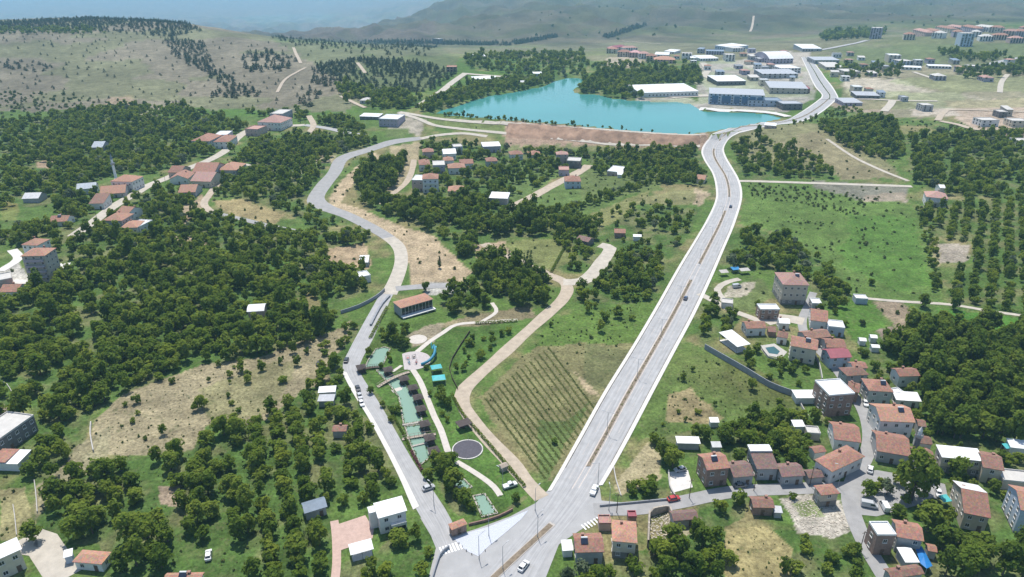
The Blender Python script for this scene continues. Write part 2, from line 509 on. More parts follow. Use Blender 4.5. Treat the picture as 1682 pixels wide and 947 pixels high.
# ------------------------------------------------------------------ where trees grow
# outline, spacing, crown radius, share kept, kind, what the single trees of this patch are called
REG = [
 ([(0,480),(110,470),(300,420),(420,440),(520,520),(560,515),(545,540),(470,578),(420,588),(330,598),(200,648),(110,705),(60,680),(40,650),(0,620)], 5.0, (2.4,4.0), .93, 'broad', 'rounded green tree in the dense orchard uphill of the dry field'),
 ([(110,400),(160,385),(300,400),(420,392),(530,400),(560,440),(600,445),(600,480),(540,500),(480,480),(420,440),(300,425),(110,470),(85,465)], 5.2, (2.2,3.6), .86, 'broad', None),
 ([(285,350),(345,350),(420,368),(520,388),(600,378),(625,395),(600,400),(540,405),(420,395),(300,400)], 5.2, (2.2,3.6), .86, 'broad', None),
 ([(0,380),(75,362),(160,385),(110,400),(100,420),(0,400)], 5.5, (2,3.4), .75, 'broad', None),
 ([(90,325),(180,320),(300,312),(330,320),(290,350),(290,400),(150,390),(95,375)], 5.2, (2,3.6), .8, 'broad', None),
 ([(0,205),(60,192),(240,172),(330,178),(420,215),(320,240),(400,250),(330,262),(250,285),(215,285),(150,300),(100,330),(0,345)], 6.5, (2.4,4.0), .74, 'broad', None),
 ([(380,268),(420,232),(560,217),(625,236),(545,258),(548,265),(510,318),(500,335),(440,300),(390,300)], 5.4, (2.4,3.8), .92, 'broad', None),
 ([(360,292),(440,302),(505,338),(560,362),(530,385),(470,350),(400,326),(350,320)], 5.6, (2,3.4), .72, 'broad', None),
 ([(555,142),(640,152),(690,162),(690,178),(600,180),(560,165)], 7, (3.5,5), .85, 'broad', None),
 ([(520,192),(600,198),(600,218),(520,208)], 6, (2.5,4), .8, 'broad', None),
 ([(400,185),(500,180),(510,200),(470,200)], 7, (2.5,4), .5, 'broad', None),
 ([(0,640),(50,690),(145,680),(145,740),(120,785),(60,800),(40,770),(0,775)], 4.8, (2.2,3.6), .85, 'broad', 'bushy tree beside the pale wall at the dry field corner'),
 ([(100,790),(180,762),(330,735),(330,960),(180,960),(165,890),(110,895),(60,905),(40,870)], 5.4, (2.2,3.9), .72, 'broad', 'garden tree among the small plots in the lower corner'),
 ([(535,600),(572,588),(592,648),(640,728),(668,792),(610,790),(560,765),(520,690),(500,645)], 4.4, (1.8,3.0), .85, 'broad', 'tree in the thick belt along the park road'),
 ([(310,735),(400,700),(420,700),(420,960),(330,960)], 5.0, (2.2,3.6), .85, 'broad', 'leafy tree in the overgrown plot between the soil patch and the orchard rows'),
 ([(405,700),(440,685),(500,650),(520,690),(560,765),(610,790),(660,795),(600,820),(545,790),(540,960),(415,960)], 4.6, (2.3,3.4), .97, 'broad', 'orchard tree in the straight rows beside the pink garden path'),
 ([(560,925),(620,905),(690,850),(725,905),(700,960),(560,960)], 5.4, (1.8,3.0), .75, 'broad', 'tree in the garden in front of the white villa'),
 ([(560,790),(610,790),(625,815),(600,840),(560,840)], 5.4, (1.5,2.6), .45, 'broad', 'tree beside the small vegetable plot behind the villa'),
 (DRYF, 7.5, (.8,2.2), .5, 'broad', 'lone small tree standing on the dry tan field'),
 ([(565,545),(595,530),(578,575),(560,600),(548,590)], 3.4, (1.3,2.2), .9, 'broad', 'tree in the hedge beside the upper park road'),
 ([(470,525),(560,515),(545,545),(480,580)], 5, (2.2,3.2), .85, 'broad', 'tree at the top edge of the dry field'),
 # between the roads
 ([(582,292),(640,258),(668,262),(640,328),(680,340),(800,330),(850,347),(960,372),(1000,398),(960,405),(900,385),(830,392),(790,400),(765,425),(735,400),(690,370),(620,348),(588,330)], 5.8, (2.8,4.4), .95, 'tall', None),
 ([(690,232),(850,248),(930,262),(930,290),(850,322),(800,330),(680,332),(690,290)], 6.6, (2.2,4), .66, 'broad', None),
 ([(850,250),(960,248),(1150,244),(1165,290),(1160,308),(1050,300),(975,285),(965,262)], 5.6, (2.2,3.8), .8, 'broad', None),
 ([(955,375),(1000,345),(1060,338),(1150,340),(1115,418),(1080,432),(1015,402)], 6.2, (2,3.4), .62, 'broad', None),
 ([(840,365),(960,330),(1060,300),(1064,306),(970,342),(860,378)], 4.5, (2,3), .7, 'broad', None),
 ([(900,388),(985,398),(975,430),(935,450),(905,440),(950,425)], 5, (2.2,3.4), .7, 'broad', None),
 ([(772,440),(800,425),(850,415),(895,440),(903,500),(860,505),(800,482)], 4.6, (2.6,3.6), .95, 'tall', None),
 ([(800,425),(850,412),(895,440),(900,470),(820,470)], 6, (1.6,2.2), .8, 'poplar', None),
 ([(940,490),(975,425),(1010,410),(1090,432),(1105,448),(1078,490),(960,505)], 5.2, (2.2,3.6), .93, 'broad', None),
 ([(900,528),(960,502),(1065,500),(1050,535),(930,572)], 6.5, (1.6,3), .4, 'broad', None),
 ([(725,486),(770,472),(800,488),(805,515),(735,520)], 5, (2.4,3.6), .85, 'tall', 'dark tree in the grove behind the restaurant'),
 ([(618,545),(650,540),(690,545),(700,552),(680,570),(640,568),(616,562)], 4.6, (1.5,2.4), .8, 'tall', 'dark spreading tree between the restaurant and the pond head'),
 ([(600,560),(640,575),(690,640),(745,690),(760,740),(730,745),(690,640),(640,600)], 4.6, (1.1,2.4), .85, 'broad', 'small ornamental tree on the park lawn'),
 ([(612,640),(640,660),(690,740),(670,740),(630,690)], 4.4, (1.0,2.2), .85, 'broad', 'young tree on the lawn strip between park road and pond'),
 ([(690,748),(742,760),(775,805),(782,845),(752,842),(720,800),(698,785)], 4.6, (1.9,3.1), .85, 'broad', 'leafy tree in the cluster round the lower park pond'),
 ([(735,600),(770,560),(850,540),(855,556),(770,625),(755,655)], 5, (1.2,2.6), .55, 'broad', 'small tree along the back fence of the park'),
 ([(715,640),(750,640),(745,680),(722,672)], 5, (1.8,2.8), .8, 'broad', 'round tree beside the larger turquoise canopy'),
 ([(820,820),(850,800),(870,815),(840,835)], 4, (1.4,2.2), .7, 'broad', 'low tree at the park corner by the dirt lane'),
 # right of the dual road
 ([(1202,226),(1260,232),(1340,257),(1375,292),(1222,294),(1206,270)], 6.5, (2.2,3.8), .85, 'broad', None),
 ([(1340,206),(1400,198),(1465,195),(1487,252),(1470,265),(1400,250)], 5.2, (2.5,3.6), .96, 'broad', None),
 ([(1490,225),(1700,215),(1700,330),(1560,322),(1500,300)], 6.4, (2.4,4), .8, 'broad', None),
 ([(1500,330),(1520,335),(1560,332),(1700,330),(1700,520),(1560,498),(1548,470),(1598,435),(1598,400),(1545,392)], 5.6, (2.2,3.6), .88, 'broad', None),
 ([(1505,340),(1530,345),(1548,480),(1532,480)], 3.6, (1.2,2.2), .8, 'broad', None),
 ([(1225,300),(1340,308),(1440,328),(1440,340),(1330,330),(1225,320)], 5, (.9,2), .5, 'bush', None),
 ([(1185,368),(1290,392),(1360,440),(1400,480),(1380,500),(1340,470),(1270,445),(1180,440)], 5.2, (2.2,3.6), .88, 'broad', None),
 ([(1130,505),(1165,500),(1215,525),(1195,555),(1135,550)], 5.4, (2,3.2), .75, 'broad', None),
 ([(1395,560),(1480,555),(1540,530),(1700,550),(1700,745),(1640,735),(1530,715),(1515,640),(1470,590)], 5.0, (2.6,4.2), .95, 'tall', 'tall leafy tree in the wooded valley behind the village'),
 ([(1240,572),(1300,590),(1345,605),(1345,640),(1290,640),(1205,592)], 5.4, (1.3,2.6), .6, 'broad', 'garden tree inside the long grey wall'),
 ([(1060,735),(1160,695),(1300,690),(1360,690),(1350,735),(1280,735),(1160,738),(1110,760),(1090,770)], 5, (2,3.4), .8, 'broad', 'tree in the belt behind the village street row'),
 ([(1050,580),(1150,560),(1300,650),(1290,690),(1060,710)], 8.5, (.9,1.9), .38, 'broad', 'small tree on the rough green slope below the long wall'),
 ([(1000,815),(1040,800),(1095,785),(1100,815),(1010,828)], 3.8, (1.6,2.6), .9, 'broad', 'tree in the clump on the corner above the village street'),
 ([(1150,808),(1230,815),(1228,850),(1190,870),(1190,960),(1100,960),(1070,905),(1118,885),(1145,860)], 4.6, (2.2,3.4), .9, 'broad', 'green tree around the ruin below the street'),
 ([(1262,872),(1350,872),(1400,882),(1440,960),(1262,960),(1300,920)], 5.4, (1.6,2.8), .65, 'broad', 'fruit tree in the tan plot below the rubble yard'),
 ([(1385,860),(1400,860),(1440,940),(1420,960)], 3.6, (1.8,2.6), .9, 'broad', 'tree in the row lining the lower street'),
 ([(1520,872),(1560,852),(1640,850),(1672,870),(1700,900),(1700,960),(1530,960)], 5, (2.6,4.2), .96, 'tall', 'big dark tree in the grove at the lower corner of the village'),
 ([(1555,785),(1640,780),(1650,800),(1620,800),(1560,795)], 5, (2,3), .8, 'tall', 'tree beside the cream house at the square'),
 ([(910,960),(990,930),(1060,905),(1110,960)], 4.6, (1.8,2.8), .75, 'broad', 'garden tree below the junction houses'),
 ([(1640,745),(1700,750),(1700,800),(1655,800)], 5, (2,3), .7, 'broad', 'tree at the village edge beside the pale blue building'),
 ([(1230,500),(1300,500),(1320,560),(1260,560),(1230,545)], 6, (1.4,2.4), .45, 'broad', None),
 ([(1330,460),(1390,470),(1385,510),(1340,505)], 5, (2,3.4), .85, 'broad', None),
 ([(1400,560),(1440,540),(1480,560),(1480,590),(1420,590)], 5, (1.6,2.8), .7, 'broad', None),
 ([(1560,498),(1700,515),(1700,524),(1560,508)], 4, (1.8,2.8), .8, 'tall', None),
 ([(1195,700),(1340,690),(1440,600),(1520,600),(1520,740),(1640,760),(1660,860),(1500,860),(1420,860),(1240,800),(1190,740)], 4.4, (1.3,2.6), .8, 'broad', 'small garden tree squeezed between the village houses'),
 ([(1300,500),(1400,520),(1480,600),(1420,600),(1300,560)], 5.2, (1.2,2.4), .5, 'broad', None),
 ([(1500,600),(1560,560),(1560,720),(1520,715)], 4.8, (2.2,3.4), .85, 'tall', 'tree at the village rim of the wooded valley'),
 ([(1100,740),(1240,700),(1330,700),(1330,770),(1250,740),(1150,745)], 4.6, (2,3.2), .8, 'broad', 'tree close behind the row of brown roofed houses'),
 ([(330,600),(430,588),(560,540),(540,600),(500,640),(430,640)], 8, (1.2,2.4), .5, 'broad', 'small tree in the loose rows on the upper dry field'),
 # round the lake
 ([(950,142),(985,122),(1080,117),(1150,122),(1150,138),(1100,140),(1055,152),(1050,164),(1000,159),(955,152)], 8.5, (3.4,5.2), .8, 'broad', None),
 ([(960,105),(1050,104),(1090,100),(1150,104),(1150,122),(1080,118),(985,122)], 11, (3,5), .7, 'broad', None),
 ([(705,168),(770,140),(840,128),(905,128),(912,132),(895,140),(850,149),(800,157),(745,175),(712,184),(690,182)], 6.5, (2.8,4.4), .82, 'broad', None),
 ([(760,92),(960,86),(962,127),(935,127),(905,128),(840,122),(770,112)], 11, (3,5.2), .7, 'broad', None),
 ([(1360,108),(1480,112),(1480,128),(1380,132)], 10, (3,5), .5, 'tall', None),
 ([(1540,85),(1640,90),(1690,108),(1560,100)], 10, (3,5), .7, 'broad', None),
 ([(1560,118),(1690,108),(1690,125),(1580,130)], 9, (3,5), .75, 'tall', None),
 ([(1345,58),(1420,50),(1460,55),(1430,62),(1350,68)], 12, (4,6), .85, 'broad', None),
 ([(1320,180),(1400,176),(1420,186),(1380,192),(1300,205)], 5, (1.5,2.8), .6, 'broad', None),
 ([(1460,200),(1600,200),(1690,230),(1600,225),(1490,225)], 8, (1.2,2.6), .5, 'bush', None),
 ([(720,188),(790,191),(850,196.5),(1000,209.5),(1130,218.5),(1165,214.5),(1290,194),(1292,197),(1165,219),(1130,222),(1000,213),(850,200),(790,195),(720,191)], 4.5, (1.0,2.6), .35, 'broad', None),
 ([(700,200),(830,212),(835,222),(740,212)], 14, (.7,1.4), .5, 'bush', None),
 ([(1180,180),(1290,190),(1290,196),(1180,184)], 9, (1.2,2.2), .4, 'broad', None),
 ([(0,36),(150,30),(300,37),(335,50),(280,62),(150,50),(0,50)], 11, (2.8,4.2), .85, 'conifer', None),
 ([(0,47),(150,47),(180,56),(0,56)], 11, (3,4.5), .8, 'broad', None),
 ([(270,62),(335,70),(350,105),(310,108),(280,85)], 11, (2.6,4), .75, 'conifer', None),
 ([(310,100),(345,105),(400,140),(430,150),(420,160),(340,160),(370,145)], 9, (2.2,3.6), .8, 'conifer', None),
 ([(392,88),(440,84),(490,96),(470,118),(400,118)], 10, (3.2,4.8), .85, 'conifer', None),
 ([(520,105),(600,95),(680,100),(752,118),(700,158),(640,150),(560,145),(525,155),(510,178),(490,172)], 8.5, (2.6,4), .8, 'conifer', None),
 ([(440,60),(560,66),(720,76),(700,95),(600,90),(500,80)], 22, (2.6,4), .6, 'conifer', None),
 (HILLP, 24, (1.3,2.6), .55, 'conifer', None),
 ([(15,98),(90,108),(110,125),(60,120),(0,112)], 12, (2.4,3.6), .6, 'conifer', None),
 ([(0,150),(120,155),(240,170),(60,190),(0,195)], 10, (1.6,3), .5, 'bush', None),
 ([(988,60),(1058,38),(1066,41),(1000,63)], 9, (4,6), .9, 'conifer', None),
 ([(840,69),(915,57),(918,61),(848,73)], 9, (4,6), .9, 'conifer', None),
 ([(560,66),(840,70),(838,75),(640,72)], 10, (4,6), .6, 'conifer', None),
 ([(740,40),(1000,5),(1300,5),(1682,8),(1682,38),(1400,45),(1100,60),(900,75)], 60, (4,8), .14, 'bush', None),
 # scattered
 ([(1400,350),(1500,365),(1535,470),(1300,400)], 26, (.8,1.5), .4, 'bush', None),
 ([(1225,300),(1500,335),(1540,480),(1400,480)], 24, (.5,.9), .3, 'bush', None),
 ([(850,310),(1030,320),(960,365),(850,350)], 14, (.8,1.6), .4, 'bush', None),
 ([(0,700),(330,700),(330,947),(0,947)], 7, (.5,1.2), .4, 'bush', 'low bush'),
 ([(1050,560),(1330,640),(1300,700),(1050,720)], 6, (.4,1.0), .4, 'bush', 'low bush'),
 ([(330,700),(540,640),(560,947),(330,947)], 7, (.4,.9), .3, 'bush', 'low bush'),
 ([(890,510),(1080,500),(1000,640),(900,780),(880,700)], 8, (.4,1.1), .35, 'bush', None),
 ([(870,560),(1045,560),(1000,640)], 9, (.5,1.2), .4, 'bush', None),
 ([(0,200),(600,200),(600,480),(0,480)], 9, (.8,1.6), .4, 'bush', None),
 ([(1180,200),(1700,200),(1700,560),(1180,480)], 10, (.7,1.5), .35, 'bush', None),
 ([(560,230),(1180,230),(1120,430),(900,500),(700,480)], 9, (.7,1.5), .3, 'bush', None),
 ([(1225,318),(1340,330),(1420,352),(1420,358),(1330,338),(1225,326)], 4, (.7,1.7), .65, 'bush', None),
 ([(1300,360),(1420,372),(1500,368),(1500,373),(1420,378),(1300,366)], 4, (.6,1.5), .55, 'bush', None),
 ([(1310,395),(1390,410),(1388,416),(1310,402)], 4, (.7,1.6), .6, 'bush', None),
 ([(1412,362),(1425,398),(1408,420),(1398,415),(1412,395)], 3.5, (.9,2.0), .7, 'bush', None),
 ([(1225,306),(1500,335),(1540,480),(1400,480),(1215,368)], 5, (.25,.6), .25, 'bush', None),
 ([(785,650),(880,565),(1045,560),(905,790)], 3.6, (.2,.5), .4, 'bush', None),
 ([(1040,590),(1130,560),(1330,660),(1310,690),(1050,720)], 3, (.2,.6), .5, 'bush', None),
 ([(0,690),(330,690),(440,690),(540,947),(0,947)], 3.4, (.2,.6), .45, 'bush', None),
 ([(155,690),(330,598),(575,530),(440,692),(205,745)], 3.4, (.15,.45), .5, 'bush', None),
 ([(900,520),(1080,495),(1040,565),(880,568)], 3.4, (.25,.7), .5, 'bush', None),
 ([(1010,800),(1085,730),(1085,785)], 3, (.15,.4), .5, 'bush', None),
 ([(1190,865),(1300,865),(1400,947),(1190,947)], 3, (.2,.5), .5, 'bush', None),
]
# ------------------------------------------------------------------ ground cover
GRASS, LUSH, DRY, TAN = (.078, .132, .030), (.06, .125, .022), (.27, .215, .125), (.36, .285, .195)
SOIL, OLIVE, HILL, REDS = (.20, .155, .11), (.135, .14, .062), (.165, .145, .105), (.33, .22, .155)
PALE = (.40, .37, .32)
LAKE = [(712,186),(728,180),(745,176),(770,167),(800,158),(850,150),(895,141),(912,132),(930,128),(950,128),(964,131),(950,142),(940,149),(952,154),(985,156),(1005,161),(1040,165),(1062,166),
        (1100,166.5),(1135,170),(1148,178),(1160,183),(1210,184),(1262,188),(1285,194),(1270,199),(1225,207),(1165,216),(1130,220),(1060,216),(1000,211),(920,203),(850,198),(790,193),(740,190)]
LAKE_Z = 12.0
lk = [at_z(x, y, LAKE_Z) for x, y in LAKE]
# painted on the ground sheet: outline in the photograph, colour, ragged edge in pixels
COVER = [
    ([(-400,-60),(700,-60),(720,85),(640,150),(560,185),(300,178),(-400,190)], HILL, 8),
    ([(440,60),(700,72),(760,90),(700,150),(600,150),(540,120)], (.12,.13,.07), 8),
    ([(700,60),(2000,40),(2000,95),(1400,100),(900,100),(740,90)], (.15,.145,.085), 6),
    ([(1380,75),(1700,70),(1700,120),(1400,115)], (.13,.14,.075), 5),
    ([(1380,118),(1480,105),(1700,110),(1700,200),(1600,190),(1500,195),(1420,185),(1385,160)], (.21,.19,.125), 6),
    ([(1385,130),(1470,128),(1530,150),(1440,162),(1390,155)], (.36,.32,.25), 4),
    ([(1470,150),(1560,150),(1640,165),(1600,180),(1500,172)], (.30,.27,.20), 4),
    ([(1370,163),(1460,166),(1465,185),(1390,182),(1365,172)], (.30,.24,.18), 4),
    ([(1550,165),(1700,160),(1700,232),(1610,220),(1570,195)], (.33,.26,.20), 5),
    ([(1490,178),(1560,175),(1580,190),(1500,190)], (.38,.33,.27), 4),
    ([(1150,100),(1330,95),(1340,160),(1290,185),(1150,175),(1140,130)], (.30,.28,.24), 3),
    ([(1040,160),(1130,158),(1160,175),(1150,182),(1060,167)], (.34,.31,.27), 3),
    ([(995,95),(1030,90),(1060,100),(1040,112),(990,113)], (.28,.24,.18), 3),
    ([(1225,85),(1330,85),(1320,130),(1240,125)], (.30,.27,.23), 3),
    ([(1210,212),(1300,205),(1370,203),(1420,225),(1490,298),(1380,285),(1240,270),(1205,240)], (.17,.165,.085), 8),
    ([(1270,235),(1340,215),(1400,250),(1480,292),(1380,295),(1350,265)], (.205,.18,.105), 8),
    ([(1225,305),(1330,312),(1440,330),(1500,335),(1530,400),(1545,480),(1480,485),(1410,470),(1360,435),(1300,390),(1215,368)], (.09,.145,.035), 10),
    ([(1400,350),(1500,360),(1535,470),(1460,480),(1380,430)], (.075,.145,.028), 14),
    ([(1330,296),(1490,304),(1490,322),(1410,328),(1340,310)], (.17,.165,.13), 5),
    ([(1420,318),(1490,318),(1490,332),(1420,332)], (.25,.21,.16), 4),
    ([(1535,398),(1595,402),(1588,430),(1538,432)], (.27,.235,.19), 4),
    ([(1528,385),(1540,395),(1545,440),(1530,435)], (.27,.24,.13), 3),
    ([(1380,492),(1440,495),(1465,555),(1400,555),(1370,520)], (.07,.14,.025), 5),
    ([(1432,494),(1482,496),(1537,540),(1488,552)], (.21,.165,.115), 3),
    ([(1437,541),(1474,536),(1490,552),(1456,562)], (.19,.15,.12), 3),
    ([(1535,505),(1682,523),(1700,548),(1570,532)], (.06,.15,.022), 3),
    ([(1040,590),(1130,560),(1220,590),(1330,660),(1310,690),(1180,700),(1050,720)], (.09,.135,.035), 10),
    ([(1100,650),(1140,640),(1190,690),(1150,700),(1090,690)], (.23,.19,.10), 10),
    ([(1180,480),(1250,455),(1275,490),(1210,515)], (.10,.13,.045), 6),
    ([(1195,470),(1240,462),(1230,485),(1190,490)], (.30,.27,.21), 4),
    ([(1008,800),(1040,755),(1065,725),(1085,745),(1086,785),(1020,815)], (.29,.25,.15), 5),
    ([(1190,868),(1262,862),(1300,900),(1300,960),(1190,960)], (.235,.20,.095), 5),
    ([(1280,820),(1330,812),(1380,822),(1400,870),(1370,885),(1310,875)], (.36,.33,.28), 5),
    ([(1300,830),(1345,820),(1350,850),(1310,850)], (.17,.2,.09), 8),
    ([(1085,845),(1150,850),(1160,870),(1110,885)], (.2,.18,.12), 5),
    # the strip between park lane and dual road
    ([(785,652),(842,600),(880,568),(965,560),(1042,560),(1003,640),(960,705),(905,790),(882,775),(805,690)], (.16,.15,.07), 4),
    ([(905,520),(1080,493),(1045,565),(960,562),(882,568)], (.085,.14,.03), 6),
    ([(960,560),(1040,575),(1000,640),(960,640)], (.12,.125,.055), 8),
    ([(945,610),(975,635),(985,650),(965,645)], (.34,.27,.17), 4),
    ([(880,690),(930,690),(965,660),(900,790),(885,780)], (.09,.125,.04), 8),
    # park
    ([(588,600),(612,560),(640,545),(700,545),(760,530),(860,532),(855,556),(752,652),(768,690),(872,805),(836,832),(790,830),(690,730),(640,672)], (.066,.125,.026), 3),
    ([(700,540),(790,515),(870,500),(880,520),(800,535)], (.2,.17,.10), 5),
    ([(665,550),(700,535),(730,530),(715,560),(680,570)], (.27,.23,.16), 4),
    # left
    ([(155,690),(195,652),(330,598),(430,588),(500,558),(578,528),(572,560),(540,592),(542,625),(495,642),(440,692),(335,700),(318,738),(205,748),(150,738)], (.245,.21,.13), 6),
    ([(330,640),(430,600),(500,590),(440,680),(340,690)], (.205,.19,.10), 12),
    ([(455,512),(480,492),(512,478),(528,500),(500,515)], (.20,.175,.08), 4),
    ([(410,424),(455,424),(495,432),(480,452),(420,440)], (.075,.14,.028), 5),
    ([(540,408),(600,398),(610,440),(560,442),(530,430)], (.33,.25,.16), 5),
    ([(345,330),(395,326),(470,352),(450,366),(390,358)], (.24,.195,.10), 5),
    ([(290,345),(330,320),(345,325),(300,372),(285,380)], (.31,.24,.16), 4),
    ([(275,385),(350,392),(345,405),(290,402)], (.31,.235,.16), 5),
    ([(440,246),(550,254),(545,266),(440,262)], (.30,.26,.17), 3),
    ([(60,265),(85,263),(85,276),(62,276)], (.3,.22,.15), 3),
    ([(0,330),(30,335),(28,362),(0,362)], (.14,.17,.05), 4),
    ([(180,160),(215,155),(222,172),(170,176)], (.26,.20,.14), 4),
    ([(225,185),(260,182),(255,198),(232,200)], (.30,.26,.20), 3),
    ([(0,440),(30,430),(60,470),(20,475),(0,470)], (.36,.34,.30), 3),
    ([(130,735),(180,700),(180,770),(100,790),(70,840),(60,850),(60,800)], (.20,.18,.11), 8),
    ([(0,805),(40,800),(60,860),(20,885),(0,885)], (.22,.2,.1), 6),
    ([(258,800),(297,796),(295,832),(262,830)], (.23,.18,.13), 4),
    ([(0,660),(40,690),(30,705),(0,700)], (.26,.21,.15), 3),
    # verges of the upper road
    ([(640,240),(672,236),(690,232),(690,262),(660,300),(640,330),(628,322),(655,270),(640,250)], (.30,.25,.155), 4),
    ([(598,262),(612,250),(626,256),(600,285),(566,318),(562,332),(600,345),(660,372),(705,382),(735,408),(775,445),(752,470),(672,472),(668,420),(648,392),(598,366),(550,350),(538,328),(556,300),(585,276)], (.35,.275,.18), 3),
    ([(690,465),(765,462),(765,480),(700,485)], (.32,.31,.28), 2),
    ([(770,400),(830,396),(840,430),(790,430)], (.33,.25,.17), 5),
    ([(826,400),(880,390),(935,392),(952,428),(905,440),(850,425)], (.15,.165,.06), 5),
    ([(848,312),(940,298),(1030,320),(960,365),(850,350),(835,330)], (.095,.145,.04), 6),
    ([(850,270),(930,275),(890,310),(835,330),(838,300)], (.10,.15,.045), 6),
    ([(930,275),(1080,285),(1090,310),(960,330)], (.105,.14,.045), 6),
    ([(968,352),(1010,335),(1068,310),(1060,325),(1010,365),(980,375)], (.17,.175,.07), 4),
    ([(1052,322),(1145,309),(1148,330),(1130,336),(1048,336)], (.19,.185,.085), 3),
    ([(1145,309),(1165,318),(1150,340),(1138,334)], (.3,.24,.16), 3),
    ([(690,190),(735,192),(830,204),(835,224),(740,214)], (.12,.15,.05), 3),
    ([(625,190),(700,195),(690,222),(640,215)], (.28,.25,.20), 4),
    ([(630,210),(680,212),(660,226),(635,224)], (.11,.15,.05), 3),
    ([(830,200),(1165,220),(1160,245),(830,240)], (.31,.22,.16), 4),
    ([(840,238),(960,238),(1140,244),(1100,250),(900,246),(835,250)], (.15,.16,.07), 5),
    ([(655,45),(560,30),(430,40),(380,28),(520,20)], (.16,.18,.15), 3),
]
npx, npy = project(GX, GY, HH)
nat1 = fbm(GX / 38, GY / 38, 51, 4); nat2 = fbm(GX / 9, GY / 9, 61, 3); natb = fbm(GX / 150, GY / 150, 71, 3)
col = np.zeros(GX.shape + (3,))
t_dry = sm(0.50, 0.70, nat1 * 0.65 + nat2 * 0.35)[..., None]
col[:] = np.array(GRASS) * (1 - t_dry) + np.array((.20, .175, .085)) * t_dry
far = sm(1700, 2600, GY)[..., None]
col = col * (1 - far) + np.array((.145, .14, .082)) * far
# grassy undergrowth where trees stand close
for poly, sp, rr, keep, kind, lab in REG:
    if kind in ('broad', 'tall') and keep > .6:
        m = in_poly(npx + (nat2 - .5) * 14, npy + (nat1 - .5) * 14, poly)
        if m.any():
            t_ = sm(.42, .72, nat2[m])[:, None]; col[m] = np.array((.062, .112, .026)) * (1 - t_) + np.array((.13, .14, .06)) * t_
for poly, c, rag in COVER:
    jx = npx + (nat2 - 0.5) * 2.2 * rag; jy = npy + (fbm(GX / 11 + 40, GY / 11, 81, 3) - 0.5) * 1.4 * rag
    m = in_poly(jx, jy, poly)
    if m.any():
        v = (0.58 + 0.84 * (.6 * nat1[m] + .4 * nat2[m]))[:, None] * np.array(c)
        if c[1] > c[0] * 1.2: v = v * (1 - .35 * sm(.55, .7, natb[m])[:, None] * np.array((-.5, .35, -.2)))
        col[m] = v
# fields far off: parcels, scrub streaks, gully shading painted in
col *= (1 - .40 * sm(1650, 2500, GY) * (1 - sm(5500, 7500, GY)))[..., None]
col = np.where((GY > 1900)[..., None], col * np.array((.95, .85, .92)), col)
hillm = ((npy < 190) & (GY > 750) & (GY < 9000))
streak = fbm(GX / 70 + GY / 300, GY / 160, 91, 4)
k = np.where(hillm, np.where(GY > 1800, .35 + 1.3 * streak, 0.66 + 0.68 * streak), 1.0)[..., None]
col *= k
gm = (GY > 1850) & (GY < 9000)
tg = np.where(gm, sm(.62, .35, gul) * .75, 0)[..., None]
col = col * (1 - tg) + np.array((.052, .060, .036)) * tg  # scrub green darkened along the gullies: fold shading painted into the colour
greener = (hillm & (natb > 0.52))[..., None]
col = np.where(greener, col * np.array((.86, .98, .78)), col)
col *= (0.86 + 0.28 * fbm(GX / 5, GY / 5, 101, 2))[..., None]

# the lake bed lies under the water
lx, ly = np.array([q.x for q in lk]), np.array([q.y for q in lk])
inl = in_poly(GX, GY, np.stack([lx, ly], 1))
LP = np.stack([lx, ly], 1); near_l = (GX > lx.min() - 40) & (GX < lx.max() + 40) & (GY > ly.min() - 40) & (GY < ly.max() + 40)
dl = np.full(GX.shape, 1e6); gx_, gy_ = GX[near_l], GY[near_l]; dd = np.full(gx_.shape, 1e6)
for i in range(len(LP)):
    a_, b_ = LP[i], LP[(i + 1) % len(LP)]; ab = b_ - a_
    t_ = np.clip(((gx_ - a_[0]) * ab[0] + (gy_ - a_[1]) * ab[1]) / (ab @ ab), 0, 1)
    dd = np.minimum(dd, np.hypot(gx_ - a_[0] - t_ * ab[0], gy_ - a_[1] - t_ * ab[1]))
dl[near_l] = dd
HH[inl] = np.where(dl[inl] > 3, LAKE_Z - 1.5, LAKE_Z - .3)
bank = (~inl) & (dl < 16)
HH[bank] = np.maximum(HH[bank], LAKE_Z + .25 + .05 * dl[bank])
# land round the lake stands above the water (towards the far shores)
shore = (~inl) & (GY > 640) & (GY < 1300) & (npx > 650) & (npx < 1330) & (npy < 197)
HH[shore] = np.maximum(HH[shore], LAKE_Z + 0.5)

def grid_mesh(name, X, Y, Z, C, mat):
    a, b = X.shape
    me = bpy.data.meshes.new(name)
    me.vertices.add(a * b)
    co = np.stack([X, Y, Z], -1).reshape(-1).astype(np.float32)
    me.vertices.foreach_set('co', co)
    i, j = np.meshgrid(np.arange(a - 1), np.arange(b - 1), indexing='ij')
    v0 = (i * b + j).ravel(); q = np.stack([v0, v0 + b, v0 + b + 1, v0 + 1], 1).astype(np.int32)
    nf = len(q)
    me.loops.add(nf * 4); me.loops.foreach_set('vertex_index', q.ravel())
    me.polygons.add(nf); me.polygons.foreach_set('loop_start', np.arange(0, nf * 4, 4, dtype=np.int32))
    me.polygons.foreach_set('loop_total', np.full(nf, 4, np.int32))
    me.polygons.foreach_set('use_smooth', np.ones(nf, bool))
    me.update(); me.validate()
    if C is not None:
        at_ = me.color_attributes.new('cover', 'FLOAT_COLOR', 'POINT')
        at_.data.foreach_set('color', np.concatenate([C, np.ones(C.shape[:2] + (1,))], -1).reshape(-1).astype(np.float32))
    me.materials.append(mat)
    return me

